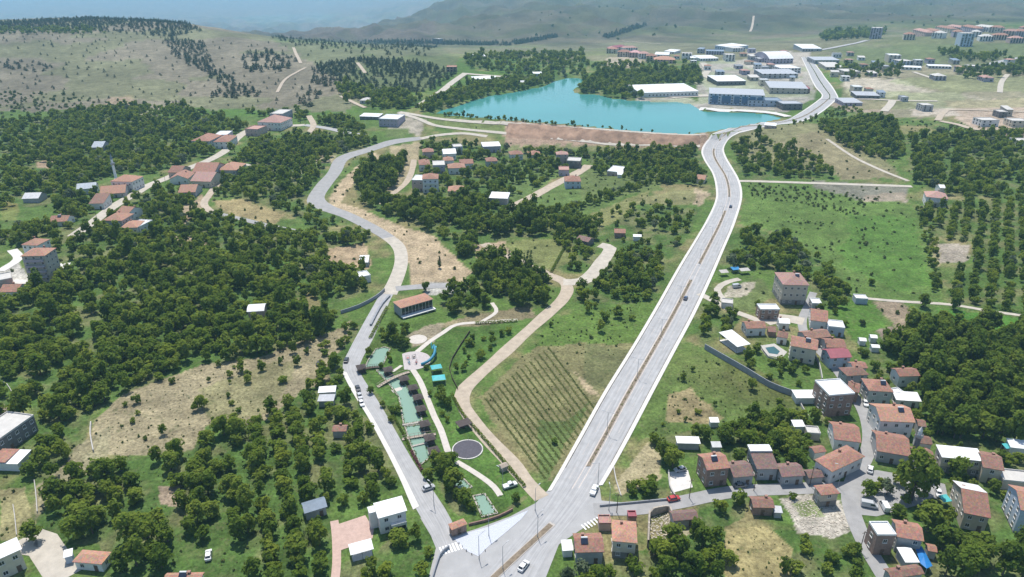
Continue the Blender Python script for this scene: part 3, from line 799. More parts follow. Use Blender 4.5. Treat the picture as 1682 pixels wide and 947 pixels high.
def groundmat():
    m, t, N, L, b = mat_base('ground_cover')
    at_ = N.new('ShaderNodeAttribute'); at_.attribute_name = 'cover'
    tc = N.new('ShaderNodeTexCoord')
    def noise(s, d=5, r=0.6):
        x = N.new('ShaderNodeTexNoise'); x.inputs['Scale'].default_value = s; x.inputs['Detail'].default_value = d; x.inputs['Roughness'].default_value = r
        L.new(tc.outputs['Object'], x.inputs['Vector']); return x
    fine, mid = noise(0.9, 6, 0.7), noise(0.12, 5, 0.65)
    a = N.new('ShaderNodeMapRange'); a.inputs[1].default_value = .3; a.inputs[2].default_value = .7; a.inputs[3].default_value = .45; a.inputs[4].default_value = 1.55
    L.new(fine.outputs[0], a.inputs[0])
    c = N.new('ShaderNodeMapRange'); c.inputs[1].default_value = .3; c.inputs[2].default_value = .7; c.inputs[3].default_value = .68; c.inputs[4].default_value = 1.32
    L.new(mid.outputs[0], c.inputs[0])
    mm = N.new('ShaderNodeMath'); mm.operation = 'MULTIPLY'; L.new(a.outputs[0], mm.inputs[0]); L.new(c.outputs[0], mm.inputs[1])
    mx = N.new('ShaderNodeMix'); mx.data_type = 'RGBA'; mx.blend_type = 'MULTIPLY'; mx.inputs[0].default_value = 1
    L.new(at_.outputs['Color'], mx.inputs[6]); L.new(mm.outputs[0], mx.inputs[7])
    # straw-coloured tufts
    tf = noise(0.35, 6, 0.75); tr = N.new('ShaderNodeMapRange'); tr.inputs[1].default_value = .53; tr.inputs[2].default_value = .68; tr.inputs[4].default_value = 0.32
    L.new(tf.outputs[0], tr.inputs[0])
    m2 = N.new('ShaderNodeMix'); m2.data_type = 'RGBA'; m2.inputs[7].default_value = (.21, .185, .10, 1)
    L.new(tr.outputs[0], m2.inputs[0]); L.new(mx.outputs[2], m2.inputs[6])
    wd = noise(0.22, 7, 0.8); wr = N.new('ShaderNodeMapRange'); wr.inputs[1].default_value = .55; wr.inputs[2].default_value = .66; wr.inputs[4].default_value = 0.55
    wd.inputs['Lacunarity'].default_value = 2.3
    L.new(wd.outputs[0], wr.inputs[0])
    m3 = N.new('ShaderNodeMix'); m3.data_type = 'RGBA'; m3.inputs[7].default_value = (.048, .082, .02, 1)
    L.new(wr.outputs[0], m3.inputs[0]); L.new(m2.outputs[2], m3.inputs[6]); L.new(m3.outputs[2], b.inputs['Base Color'])
    b.inputs['Roughness'].default_value = 0.95; b.inputs['Specular IOR Level'].default_value = 0.1
    bp = N.new('ShaderNodeBump'); bp.inputs['Strength'].default_value = 0.6; bp.inputs['Distance'].default_value = 0.25
    L.new(fine.outputs[0], bp.inputs['Height']); L.new(bp.outputs[0], b.inputs['Normal'])
    return m
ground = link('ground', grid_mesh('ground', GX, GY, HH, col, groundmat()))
tag(ground, None, None, None, 'structure')

# ------------------------------------------------------------------ water
lc = Vector((lx.mean(), ly.mean(), 0))
def grow(i, w):
    a_, b_, c_ = lk[i - 1], lk[i], lk[(i + 1) % len(lk)]; t_ = (c_ - a_); t_.z = 0; t_.normalize(); n_ = Vector((t_.y, -t_.x, 0)); return b_ + n_ * w
area = sum(lk[i - 1].x * lk[i].y - lk[i].x * lk[i - 1].y for i in range(len(lk)))
lk2 = [grow(i, 4.0 if area > 0 else -4.0) for i in range(len(lk))]
mb = MB(); mb.v = [(q.x, q.y, LAKE_Z) for q in lk2]; mb.f = [tuple(range(len(lk)))]
M_LAKE = watermat('lake_water', (.062, .25, .235), 0.13, 0.2, 0.2)
me = mb.mesh('lake', M_LAKE); lake = link('lake', me); tag(lake, None, None, None, 'structure')
if me.polygons[0].normal.z < 0:
    me.flip_normals()

# ------------------------------------------------------------------ roads
M_ASPH = simple('pale_asphalt', (.335, .332, .33), 0.85, 0.13, 0.22, 0.1, detail=9)
M_ASPH2 = simple('grey_asphalt', (.29, .285, .28), 0.85, 0.18, 0.3, 0.1, detail=9)
M_WALK = simple('concrete_paving', (.58, .555, .52), 0.9, 0.12, 0.5, 0.1)
M_PATH = simple('path_paving', (.50, .46, .41), 0.9, 0.14, 0.6, 0.1)
M_DIRT = simple('dirt_track', (.40, .335, .26), 0.95, 0.22, 0.35, 0.3)
M_DIRT2 = simple('pale_gravel', (.43, .39, .33), 0.95, 0.2, 0.3, 0.3)
M_MED = simple('median_soil', (.20, .16, .115), 0.95, 0.4, 0.8, 0.4)
M_KERB = simple('kerb_stone', (.43, .39, .35), 0.9, 0.15, 1.0)
M_PAINT = simple('road_paint', (.75, .75, .73), 0.7, 0.25, 1.5)
M_LINE = simple('worn_line_paint', (.56, .48, .42), 0.8, 0.25, 0.4)
M_YELLOW = simple('kerb_paint', (.62, .46, .22), 0.7, 0.25, 1.5)

L_E = [(700,1110),(760,985),(815,915),(860,862),(899,807),(945,727),(991,645),(1037,571),(1075,507),(1113,440),(1140,396),(1160,362),(1174,332),(1176,312),(1170,285),(1156,262),(1152,247),(1160,232),(1177,217),(1196,211),(1225,205),(1262,201),(1290,197),(1312,186),(1336,170),(1349,160)]
R_E = [(840,1110),(880,975),(912,903),(950,855),(990,797),(1030,727),(1073,645),(1109,577),(1142,515),(1170,455),(1190,408),(1206,370),(1217,335),(1219,315),(1214,295),(1203,275),(1193,258),(1189,246),(1192,236),(1200,226),(1215,218),(1240,212),(1275,205),(1315,200),(1347,186),(1376,162)]
LW = spline([at(*q) for q in L_E], 6.0)
# pair the edges by arc fraction between the given stations
def pair(LE, RE, per):
    A, B = [at(*q) for q in LE], [at(*q) for q in RE]
    def cr(P, n_):
        Q = [P[0] * 2 - P[1]] + P + [P[-1] * 2 - P[-2]]; out = []
        for i in range(1, len(Q) - 2):
            a, b, c, d = Q[i - 1], Q[i], Q[i + 1], Q[i + 2]
            for k_ in range(n_[i - 1]):
                t = k_ / n_[i - 1]
                out.append(0.5 * ((2 * b) + (c - a) * t + (2 * a - 5 * b + 4 * c - d) * t * t + (3 * b - a - 3 * c + d) * t ** 3))
        out.append(P[-1]); return out
    n_ = [max(2, int(max((A[i + 1] - A[i]).length, (B[i + 1] - B[i]).length) / per)) for i in range(len(A) - 1)]
    return cr(A, n_), cr(B, n_), n_
RL, RR, RN = pair(L_E, R_E, 6.0)
def cross(f): return [l.lerp(r, f) for l, r in zip(RL, RR)]
def lay(name, a, b, dz, mat, i0=0, i1=None, nx=1, taper=False):
    Ls, Rs = cross(a)[i0:i1], cross(b)[i0:i1]
    o = build(strip_mesh(Ls, Rs, dz, nx), name, mat); tag(o, None, None, None, 'structure'); return o
cum = np.concatenate([[0], np.cumsum(RN)])
# stations 0-3 lie in the junction, where the walks stop
def roadmat():
    m, t, N, L, b = mat_base('worn_carriageway')
    at_ = N.new('ShaderNodeAttribute'); at_.attribute_name = 'lane'; sp = N.new('ShaderNodeSeparateXYZ'); L.new(at_.outputs['Vector'], sp.inputs[0])
    w = N.new('ShaderNodeMath'); w.operation = 'MULTIPLY'; w.inputs[1].default_value = 2 * math.pi * 9; L.new(sp.outputs[0], w.inputs[0])
    s = N.new('ShaderNodeMath'); s.operation = 'SINE'; L.new(w.outputs[0], s.inputs[0])
    cb = N.new('ShaderNodeCombineXYZ'); mA = N.new('ShaderNodeMath'); mA.operation = 'MULTIPLY'; mA.inputs[1].default_value = 26; L.new(sp.outputs[0], mA.inputs[0])
    mB = N.new('ShaderNodeMath'); mB.operation = 'MULTIPLY'; mB.inputs[1].default_value = .06; L.new(sp.outputs[1], mB.inputs[0])
    L.new(mA.outputs[0], cb.inputs[0]); L.new(mB.outputs[0], cb.inputs[1])
    n1 = N.new('ShaderNodeTexNoise'); n1.inputs['Scale'].default_value = 1.0; n1.inputs['Detail'].default_value = 6; L.new(cb.outputs[0], n1.inputs['Vector'])
    tc = N.new('ShaderNodeTexCoord'); n2 = N.new('ShaderNodeTexNoise'); n2.inputs['Scale'].default_value = .35; n2.inputs['Detail'].default_value = 8; L.new(tc.outputs['Object'], n2.inputs['Vector'])
    def mr(x, a_, b_, c_, d_):
        q = N.new('ShaderNodeMapRange'); q.inputs[1].default_value = a_; q.inputs[2].default_value = b_; q.inputs[3].default_value = c_; q.inputs[4].default_value = d_; L.new(x, q.inputs[0]); return q.outputs[0]
    def mul(x, y):
        q = N.new('ShaderNodeMath'); q.operation = 'MULTIPLY'; L.new(x, q.inputs[0]); L.new(y, q.inputs[1]); return q.outputs[0]
    v = mul(mul(mr(s.outputs[0], -1, 1, .95, 1.04), mr(n1.outputs[0], .3, .7, .84, 1.12)), mr(n2.outputs[0], .3, .7, .9, 1.08))
    mx = N.new('ShaderNodeMix'); mx.data_type = 'RGBA'; mx.blend_type = 'MULTIPLY'; mx.inputs[0].default_value = 1; mx.inputs[6].default_value = (.345, .342, .342, 1)
    L.new(v, mx.inputs[7]); L.new(mx.outputs[2], b.inputs['Base Color']); b.inputs['Roughness'].default_value = .85
    return m
M_LANE = roadmat()
_mb = strip_mesh(cross(.07), cross(.93), .10, 8); _o = build(_mb, 'main_road', M_LANE); lane_attributes(_o.data, _mb.lane); tag(_o, None, None, None, 'structure')
RIBS.append((np.array([((l.x + r.x) / 2, (l.y + r.y) / 2) for l, r in zip(RL, RR)]), 14.0))
def raised(name, a, b, i0, i1, dz, mat, kerb=None):
    """a raised strip with real sides; every cross-section is a box profile"""
    Ls, Rs = cross(a)[i0:i1], cross(b)[i0:i1]
    mb = MB()
    for l, r in zip(Ls, Rs):
        zl, zr = gz(l.x, l.y), gz(r.x, r.y)
        mb.v += [(l.x, l.y, zl - 0.1), (l.x, l.y, zl + dz), (r.x, r.y, zr + dz), (r.x, r.y, zr - 0.1)]
    for j in range(len(Ls) - 1):
        k = j * 4
        for a_, b_ in ((0, 1), (1, 2), (2, 3)): mb.f.append((k + a_, k + b_, k + 4 + b_, k + 4 + a_))
    mb.f.append((0, 1, 2, 3)); e = (len(Ls) - 1) * 4; mb.f.append((e + 3, e + 2, e + 1, e))
    o = build(mb, name, mat); tag(o, None, None, None, 'structure'); return o
nj = int(cum[4])
raised('sidewalk', 0.0, 0.075, nj, None, 0.24, M_WALK)
raised('sidewalk', 0.915, 1.0, nj, None, 0.24, M_WALK)
M_VERGE = simple('verge_planting', (.13, .115, .085), .95, .5, .35, .4)
lay('verge_strip', .076, .088, .25, M_VERGE, nj + 2, int(cum[11]), 1)
lay('verge_strip', .902, .914, .25, M_VERGE, nj + 2, int(cum[11]), 1)
med_spans = [(int(cum[4]) + 2, int(cum[9]) - 1), (int(cum[9]) + 2, int(cum[12]) - 2), (int(cum[12]) + 2, int(cum[17]))]
if cum[17] + 3 < cum[-1]: med_spans.append((int(cum[17]) + 3, int(cum[-1])))
for a_, b_ in med_spans:
    raised('kerb', 0.458, 0.552, a_, b_, 0.24, M_KERB)
    lay('median_strip', 0.468, 0.542, 0.27, M_MED, a_, b_, 1)
ribbon('kerb', [(792,968),(812,948),(845,917),(880,885),(908,860)], 2.1, M_KERB, .2, 3)
ribbon('median_strip', [(796,964),(813,947),(845,917),(880,885),(905,862)], 1.6, M_MED, .26, 3)
# painted lines: edge lines and broken lane lines, one object for the whole carriageway paint
mb = MB()
def paint_line(f, i0, i1, w, dash):
    P = cross(f)
    for j in range(i0, min(i1, len(P) - 1)):
        if dash and j % 2: continue
        a, b = P[j], P[j + 1]
        t = (b - a); t.z = 0; t.normalize(); nn = Vector((-t.y, t.x, 0)) * w / 2
        mb.poly([(q.x, q.y, gz(q.x, q.y) + 0.115) for q in (a - nn, b - nn, b + nn, a + nn)])
for f in (0.445, 0.565): paint_line(f, nj, int(cum[18]), 0.22, False)
for f in (0.27, 0.73): paint_line(f, nj, int(cum[18]), 0.07, True)
o = build(mb, 'road_marking', M_LINE); tag(o, None, None, None, 'structure')
for me_ in (o.data,):
    for pl in me_.polygons:
        if pl.normal.z < 0: pl.flip()

# beyond the lake: the dual road climbs to the works
L2 = [(1345,164),(1350,156),(1339,143),(1330,125),(1322,107),(1316,94)]
R2 = [(1378,162),(1376,157),(1368,143),(1354,125),(1341,107),(1330,93)]
A2, B2, N2 = pair(L2, R2, 12.0)
for nm, a, b, dz, mt in (('main_road', 0, 1, .25, M_WALK), ('main_road', .08, .44, .35, M_ASPH), ('main_road', .56, .92, .35, M_ASPH), ('median_strip', .46, .54, .36, simple('median_grass', (.06, .075, .04), .95))):
    o = build(strip_mesh([l.lerp(r, a) for l, r in zip(A2, B2)], [l.lerp(r, b) for l, r in zip(A2, B2)], dz, 1), nm, mt); tag(o, None, None, None, 'structure')
RIBS.append((np.array([((l.x + r.x) / 2, (l.y + r.y) / 2) for l, r in zip(A2, B2)]), 22.0))

# the junction apron, park road and plaza
APRON = [(700,965),(716,900),(708,880),(690,850),(745,868),(752,878),(784,868),(838,848),(880,826),(899,806),(985,800),(988,822),(1050,828),(1050,842),(985,848),(960,866),(918,894),(903,932),(890,965)]
sheet('junction', APRON, M_ASPH, 0.06, 5)
CLEAR.append(APRON)
PK_L = [(722,905),(705,872),(683,835),(665,795),(648,760),(628,722),(606,682),(583,645),(563,603),(572,578),(592,540),(606,515),(622,487),(634,468)]
PK_R = [(752,890),(742,855),(718,815),(696,784),(679,758),(658,722),(640,690),(617,652),(592,612),(594,592),(612,558),(627,524),(640,495),(652,472)]
A3, B3, N3 = pair(PK_L, PK_R, 4.0)
def lay2(name, a, b, dz, mat, A_, B_, i0=0, i1=None, nx=2):
    o = build(strip_mesh([l.lerp(r, a) for l, r in zip(A_, B_)][i0:i1], [l.lerp(r, b) for l, r in zip(A_, B_)][i0:i1], dz, nx), name, mat)
    return tag(o, None, None, None, 'structure')
_mb = strip_mesh(A3, B3, .09, 4); _o = build(_mb, 'park_road', M_LANE); lane_attributes(_o.data, _mb.lane); tag(_o, None, None, None, 'structure')
lay2('sidewalk', -0.12, 0.16, .17, M_WALK, A3, B3, 4, int(np.sum(N3[:8])), 1)
RIBS.append((np.array([((l.x + r.x) / 2, (l.y + r.y) / 2) for l, r in zip(A3, B3)]), 4.6))
sheet('car_park', [(693,836),(742,866),(716,814),(702,795)], M_ASPH2, 0.075, 5)
PLAZA = [(746,884),(772,874),(800,866),(840,850),(868,838),(856,853),(828,877),(803,897),(786,914),(772,908),(757,898)]
M_PLAZA = simple('blue_white_paving', (.47, .49, .54), 0.85, 0.2, 2.5)
sheet('plaza', PLAZA, M_PLAZA, 0.13, 5)
CLEAR.append(PLAZA)
# upper road: asphalt upper part, dusty lower part
UP_L = [(626,482),(640,455),(648,430),(645,408),(628,392),(600,376),(560,356),(522,343),(504,330),(518,305),(538,283),(549,262),(568,252),(600,243),(640,230),(690,224)]
UP_R = [(652,484),(664,455),(670,430),(666,405),(648,388),(615,368),(578,350),(548,338),(533,324),(546,302),(561,282),(570,264),(586,256),(612,248),(650,236),(695,229)]
A4, B4, N4 = pair(UP_L, UP_R, 5.0)
sp_ = int(np.sum(N4[:4]))
lay2('upper_road', 0, 1, .1, M_DIRT2, A4, B4, 0, sp_ + 1)
lay2('upper_road', 0, 1, .1, M_ASPH2, A4, B4, sp_, None)
RIBS.append((np.array([((l.x + r.x) / 2, (l.y + r.y) / 2) for l, r in zip(A4, B4)]), 8.0))
ribbon('lay_by', [(650,474),(700,470),(765,468)], 6, M_ASPH2, 0.09)
# dirt lanes
ribbon('dirt_lane', [(890,818),(868,795),(838,758),(803,722),(775,688),(760,662),(762,641),(785,617),(825,582),(862,548),(898,516),(922,494),(932,475),(925,462),(905,453)], (5.5, 6.5), M_DIRT, 0.07, 3, 0.12)
ribbon('dirt_lane', [(925,463),(955,462),(975,448),(990,428),(1002,408),(985,402)], 8, M_DIRT2, 0.08, 4, 0.1)
ribbon('dirt_lane', [(905,453),(860,432),(825,418),(795,400)], 6, M_DIRT, 0.07, 4, 0.2)
ribbon('dirt_lane', [(828,345),(865,328),(905,306),(940,288),(968,271)], 9, M_DIRT, 0.1, 5, 0.1)
ribbon('dirt_lane', [(680,262),(676,282),(665,302),(640,322),(628,335)], 5, M_DIRT, 0.1, 5, 0.2)
ribbon('gravel_lane', [(1212,297),(1290,299),(1380,302),(1440,304),(1498,306)], 5, M_DIRT2, 0.1, 6)
ribbon('gravel_lane', [(1358,228),(1390,250),(1440,276),(1492,297)], 3.2, M_DIRT2, 0.1, 6)
ribbon('gravel_lane', [(1400,488),(1480,495),(1560,500),(1640,513),(1720,522)], 2.6, M_DIRT2, 0.1, 5)
ribbon('village_street', [(975,836),(1040,836),(1110,826),(1200,808),(1290,803),(1345,801),(1400,800)], (5.2, 5.2), M_ASPH2, 0.08, 3)
ribbon('village_street', [(1462,960),(1440,925),(1420,890),(1403,850),(1395,812),(1408,775),(1424,745),(1428,715),(1420,680),(1400,645),(1372,604),(1345,575),(1322,548),(1318,525),(1328,500),(1336,480)], (5.2, 3.6), M_ASPH2, 0.085, 3)
ribbon('village_lane', [(1148,482),(1170,493),(1195,507),(1230,520),(1255,530)], 4, M_DIRT2, 0.08, 4)
ribbon('village_lane', [(1190,495),(1178,475),(1195,463),(1215,458)], 3.5, M_DIRT2, 0.08, 4)
ribbon('yard', [(1255,528),(1285,522),(1320,528)], 8, M_DIRT2, 0.075, 4)
sheet('village_square', [(1405,800),(1412,775),(1440,772),(1500,782),(1552,795),(1556,812),(1520,826),(1440,848),(1410,845)], M_ASPH2, 0.075, 5)
ribbon('village_road', [(120,388),(150,367),(185,340),(222,318),(245,304),(275,292),(310,276),(345,262),(372,246),(388,228),(412,213),(450,208),(500,205)], (7, 9), M_DIRT2, 0.12, 5)
ribbon('village_road', [(500,205),(535,210),(570,218),(598,222)], 7, M_ASPH, 0.14, 6)
ribbon('village_road', [(0,470),(25,462),(60,462),(100,440),(108,432)], 5, M_WALK, 0.1, 4)
ribbon('village_road', [(0,445),(30,425),(20,410)], 5, M_WALK, 0.1, 4)
ribbon('lane', [(345,348),(390,358),(440,370),(520,386)], 5, M_ASPH2, 0.1, 5)
ribbon('lane', [(395,268),(440,277),(495,285)], 4, M_DIRT2, 0.1, 5)
ribbon('lane', [(350,350),(335,335),(345,318),(362,295)], 5, M_DIRT, 0.1, 5)
ribbon('drive', [(30,910),(60,885),(78,905),(108,950)], 8, M_DIRT2, 0.07, 4)
ribbon('garden_path', [(548,970),(553,925),(552,880),(549,855)], 2.4, simple('pink_paving', (.46, .33, .28), .9, .15, .8), 0.06, 3)
sheet('terrace', [(552,862),(600,846),(614,870),(612,884),(570,900),(556,905)], MATS['pink_paving'], 0.075, 4)
# dam and shore roads
ribbon('dam_road', [(655,184),(690,190),(728,196),(790,201),(845,205),(1000,213.5),(1100,220.5),(1160,223)], 7, M_DIRT2, 0.35, 8)
ribbon('dam_road', [(655,186),(690,196),(715,206),(760,212),(850,221),(950,230),(1050,237),(1150,240)], 6, M_DIRT2, 0.25, 8)
ribbon('service_road', [(690,228),(720,222),(760,219),(800,224)], 6, M_DIRT2, 0.22, 8)
ribbon('shore_road', [(688,174),(705,163),(725,150),(745,134),(765,120)], 9, M_DIRT2, 0.5, 8)
ribbon('shore_road', [(765,121),(800,124),(840,127)], 10, M_DIRT2, 0.5, 8)
ribbon('hill_track', [(455,152),(467,132),(485,120),(502,111)], 4, M_DIRT, 0.5, 10)
ribbon('hill_track', [(494,104),(487,90),(482,78)], 5, M_DIRT, 0.5, 10)
ribbon('hill_track', [(560,158),(580,168),(600,177)], 5, M_DIRT, 0.5, 10)
ribbon('hill_track', [(587,103),(600,120)], 5, M_DIRT, 0.5, 10)
ribbon('hill_track', [(1022,67),(1060,70),(1085,72)], 5, M_DIRT, 0.5, 14)
ribbon('hill_track', [(1238,26),(1236,40),(1232,52)], 7, M_DIRT, 0.8, 14)
ribbon('hill_track', [(508,218),(515,205),(507,190)], 6, M_DIRT, 0.3, 8)
ribbon('far_road', [(1348,82),(1390,74),(1425,66)], 10, M_ASPH, 0.6, 14)
ribbon('far_road', [(1622,106),(1655,99),(1700,92)], 12, M_ASPH, 0.6, 14)
ribbon('far_road', [(1375,163),(1430,163),(1470,165),(1540,166)], 6, M_DIRT2, 0.4, 10)
ribbon('far_road', [(1452,183),(1462,172),(1466,165)], 8, M_DIRT2, 0.4, 10)
ribbon('far_road', [(1540,198),(1550,185),(1570,180),(1690,184)], 6, M_DIRT, 0.4, 10)
ribbon('far_road', [(1545,199),(1575,205),(1610,214),(1690,214)], 7, M_DIRT, 0.4, 10)
ribbon('far_road', [(1642,152),(1645,135),(1655,122)], 6, M_DIRT2, 0.4, 10)
ribbon('far_road', [(1500,118),(1518,124),(1535,130)], 6, M_DIRT2, 0.4, 10)
ribbon('far_road', [(1155,104),(1163,115),(1158,124),(1180,134),(1200,140)], 10, M_DIRT2, 0.5, 10)
ribbon('works_yard', [(1100,160),(1130,158),(1165,157)], 14, M_DIRT2, 0.5, 10)
ribbon('quay', [(1148,180),(1180,181.5),(1225,182),(1270,186),(1295,192)], 9, M_WALK, 0.6, 8)

# the dam's earth face with its gullies
crest = spline([at(*q) for q in [(832,207),(900,210),(1000,216),(1080,222),(1150,226)]], 6)
foot = spline([at(*q) for q in [(830,226),(900,230),(1000,236),(1080,240),(1150,240)]], 6)
n_ = 90
def resample(P, n_):
    d = np.cumsum([0] + [(b - a).length for a, b in zip(P[:-1], P[1:])]); t = np.linspace(0, d[-1], n_)
    return [Vector((np.interp(s, d, [q.x for q in P]), np.interp(s, d, [q.y for q in P]), 0)) for s in t]
cr_, ft_ = resample(crest, n_), resample(foot, n_)
X = np.zeros((n_, 9)); Y = X.copy(); Z = X.copy()
for i in range(n_):
    for j in range(9):
        t = j / 8; q = ft_[i].lerp(cr_[i], t)
        z0, z1 = gz(ft_[i].x, ft_[i].y) - 0.3, max(gz(cr_[i].x, cr_[i].y), LAKE_Z + 1.0) + 0.4
        g = (float(fbm(np.array(i * 0.55), np.array(j * 0.1), 5, 3)) - 0.5) * 5.0 * math.sin(math.pi * t) ** .7
        X[i, j], Y[i, j] = q.x, q.y - g * 1.2; Z[i, j] = z0 + (z1 - z0) * t ** 0.85 + g * 0.5
        if i in (0, n_ - 1): Z[i, j] = gz(q.x, q.y) - 0.5
dam = link('dam_embankment', grid_mesh('dam_embankment', X, Y, Z, None, simple('red_earth', (.30, .195, .135), .95, .5, .1, .6)))
tag(dam, 'bare reddish earth face of the dam below the lake', 'dam')
# ------------------------------------------------------------------ buildings
WALLS = {'white': simple('white_render', (.66, .65, .63), .9, .1, .6), 'cream': simple('cream_render', (.56, .50, .40), .9, .12, .6),
         'beige': simple('beige_render', (.46, .41, .34), .9, .12, .6), 'grey': simple('grey_render', (.37, .37, .37), .9, .15, .6),
         'brick': brickmat('bare_brick', (.20, .12, .09), (.30, .19, .145)), 'pink': simple('pink_render', (.48, .36, .32), .9, .14, .6),
         'blue': simple('pale_blue_render', (.42, .48, .56), .9, .1, .6), 'dark': simple('dark_stone', (.16, .15, .15), .9, .25, .8),
         'green': simple('grey_green_render', (.38, .42, .40), .9, .14, .6), 'steel': ribbed('grey_cladding', (.36, .38, .41), .5),
         'mauve': simple('mauve_render', (.38, .34, .40), .9, .14, .6)}
ROOFS = {'tile': tiles('clay_tile', (.40, .205, .14)), 'old': tiles('old_clay_tile', (.31, .17, .12)), 'brown': tiles('brown_tile', (.25, .155, .125)),
         'orange': tiles('orange_tile', (.46, .245, .16), .7), 'white': ribbed('white_sheet', (.74, .74, .73)), 'greym': ribbed('grey_sheet', (.42, .43, .45)),
         'bluem': ribbed('blue_sheet', (.20, .25, .31)), 'maroon': ribbed('maroon_sheet', (.30, .07, .09)), 'pinkr': tiles('faded_tile', (.45, .26, .21), .75),
         'slab': simple('concrete_slab', (.50, .48, .45), .9, .15, .5)}
M_FRAME = simple('window_frame', (.62, .60, .57), .6, .1, 2)
M_PANE = glassmat('window_glass', (.025, .03, .037))
M_DOOR = simple('door_paint', (.13, .085, .06), .6, .2, 2)
M_PLINTH = simple('plinth_stone', (.22, .21, .20), .9, .2, 1)
M_BRICKCH = simple('chimney_brick', (.30, .18, .14), .9, .2, 2)
M_STEEL = simple('galvanised_steel', (.42, .43, .44), .5, .1, 2)
M_TANK = simple('white_tank', (.66, .66, .66), .5, .08, 2)
M_PANEL = glassmat('solar_glass', (.02, .025, .045), .2)

def ring_mesh(w, h, t, d):
    m = MB()
    m.box(-w/2, w/2, -d, 0, 0, t).box(-w/2, w/2, -d, 0, h - t, h).box(-w/2, -w/2 + t, -d, 0, t, h - t).box(w/2 - t, w/2, -d, 0, t, h - t)
    m.box(-t/3, t/3, -d * .8, 0, t, h - t)
    return m.mesh('window', M_FRAME)
WIN = ring_mesh(1.25, 1.35, .12, .09)
PANE = MB().box(-.52, .52, -.03, .02, .11, 1.24).mesh('pane', M_PANE)
SILL = MB().box(-.72, .72, -.18, .02, -.1, 0).mesh('sill', M_FRAME)
FARWIN = MB().box(-.8, .8, -.06, .05, 0, 1.5).mesh('window', M_PANE)
BIGWIN = MB().box(-1.2, 1.2, -.08, .05, 0, 2.1).mesh('window', M_PANE)
DOOR = MB().box(-.55, .55, -.07, .05, 0, 2.1).mesh('door', M_DOOR)
HANDLE = MB().box(.34, .44, -.12, -.07, .95, 1.15).mesh('handle', M_STEEL)
CHIM = MB().box(-.35, .35, -.3, .3, -1.0, .9).box(-.45, .45, -.4, .4, .9, 1.05).mesh('chimney', M_BRICKCH)
_s = MB(); _s.poly([(-1, -.9, .15), (1, -.9, .15), (1, .4, 1.0), (-1, .4, 1.0)]); _s.poly([(1, -.9, .1), (-1, -.9, .1), (-1, .4, .95), (1, .4, .95)])
SOLAR = _s.mesh('solar_panel', M_PANEL)
SOLTANK = MB().tube((-.9, .55, 1.05), (.9, .55, 1.05), .28, .28, 10).mesh('tank', M_TANK)

def put(name, me, parent, loc, rz=0.0):
    o = link(name, me, parent); o.location = loc
    if rz: o.rotation_euler = (0, 0, rz)
    return o

def roof_mesh(kind, w, d, H, pitch):
    m = MB(); x, y = w / 2, d / 2; t = 0.16
    if kind == 'hip':
        if w >= d: r = y * pitch; a, b = (-x + y * .95, 0, H + t + r), (x - y * .95, 0, H + t + r)
        else: r = x * pitch; a, b = (0, -y + x * .95, H + t + r), (0, y - x * .95, H + t + r)
        m.box(-x, x, -y, y, H, H + t); k = len(m.v)
        m.v += [(-x, -y, H + t + .002), (x, -y, H + t + .002), (x, y, H + t + .002), (-x, y, H + t + .002), a, b]
        if w >= d: m.f += [(k, k+1, k+5, k+4), (k+2, k+3, k+4, k+5), (k+1, k+2, k+5), (k+3, k, k+4)]
        else: m.f += [(k, k+1, k+4), (k+1, k+2, k+5, k+4), (k+2, k+3, k+5), (k+3, k, k+4, k+5)]
    elif kind in ('gable', 'gabley'):
        if kind == 'gable':
            r = y * pitch
            prof = [(-y, H), (0, H + r), (y, H), (y, H + t), (0, H + r + t), (-y, H + t)]
            k = 0; m.v = [(-x, p[0], p[1]) for p in prof] + [(x, p[0], p[1]) for p in prof]
        else:
            r = x * pitch
            prof = [(-x, H), (0, H + r), (x, H), (x, H + t), (0, H + r + t), (-x, H + t)]
            m.v = [(p[0], y, p[1]) for p in prof] + [(p[0], -y, p[1]) for p in prof]
        for i in range(6): j = (i + 1) % 6; m.f.append((i, i + 6, j + 6, j) if kind == 'gable' else (i, i + 6, j + 6, j))
        m.f += [(0, 1, 4, 5), (1, 2, 3, 4), (11, 10, 7, 6), (10, 9, 8, 7)]
    elif kind == 'shed':
        r = d * pitch * .5
        prof = [(-y, H), (y, H + r), (y, H + r + .12), (-y, H + .12)]
        m.v = [(-x, p[0], p[1]) for p in prof] + [(x, p[0], p[1]) for p in prof]
        for i in range(4): j = (i + 1) % 4; m.f.append((i, j, j + 4, i + 4))
        m.f += [(3, 2, 1, 0), (4, 5, 6, 7)]
    elif kind == 'arch':
        n_ = 9; r = d * .16
        for xx in (-x, x):
            for i in range(n_): a = -1 + 2 * i / (n_ - 1); m.v.append((xx, a * y, H + r * (1 - a * a) + .12))
            for i in range(n_): a = -1 + 2 * i / (n_ - 1); m.v.append((xx, a * y, H + r * (1 - a * a)))
        K = 2 * n_
        for i in range(n_ - 1):
            m.f.append((i, i + K, i + K + 1, i + 1)); m.f.append((n_ + i, n_ + i + 1, n_ + i + 1 + K, n_ + i + K))
            m.f.append((i, i + 1, n_ + i + 1, n_ + i)); m.f.append((K + i, K + n_ + i, K + n_ + i + 1, K + i + 1))
        m.f += [(0, n_, n_ + K, K), (n_ - 1, n_ - 1 + K, 2 * n_ - 1 + K, 2 * n_ - 1)]
    else:  # flat with parapet
        m.box(-x, x, -y, y, H, H + .2)
        p = .22
        for b in ((-x, x, -y, -y + p), (-x, x, y - p, y), (-x, -x + p, -y + p, y - p), (x - p, x, -y + p, y - p)):
            m.box(*b, H + .2, H + .62)
    return m

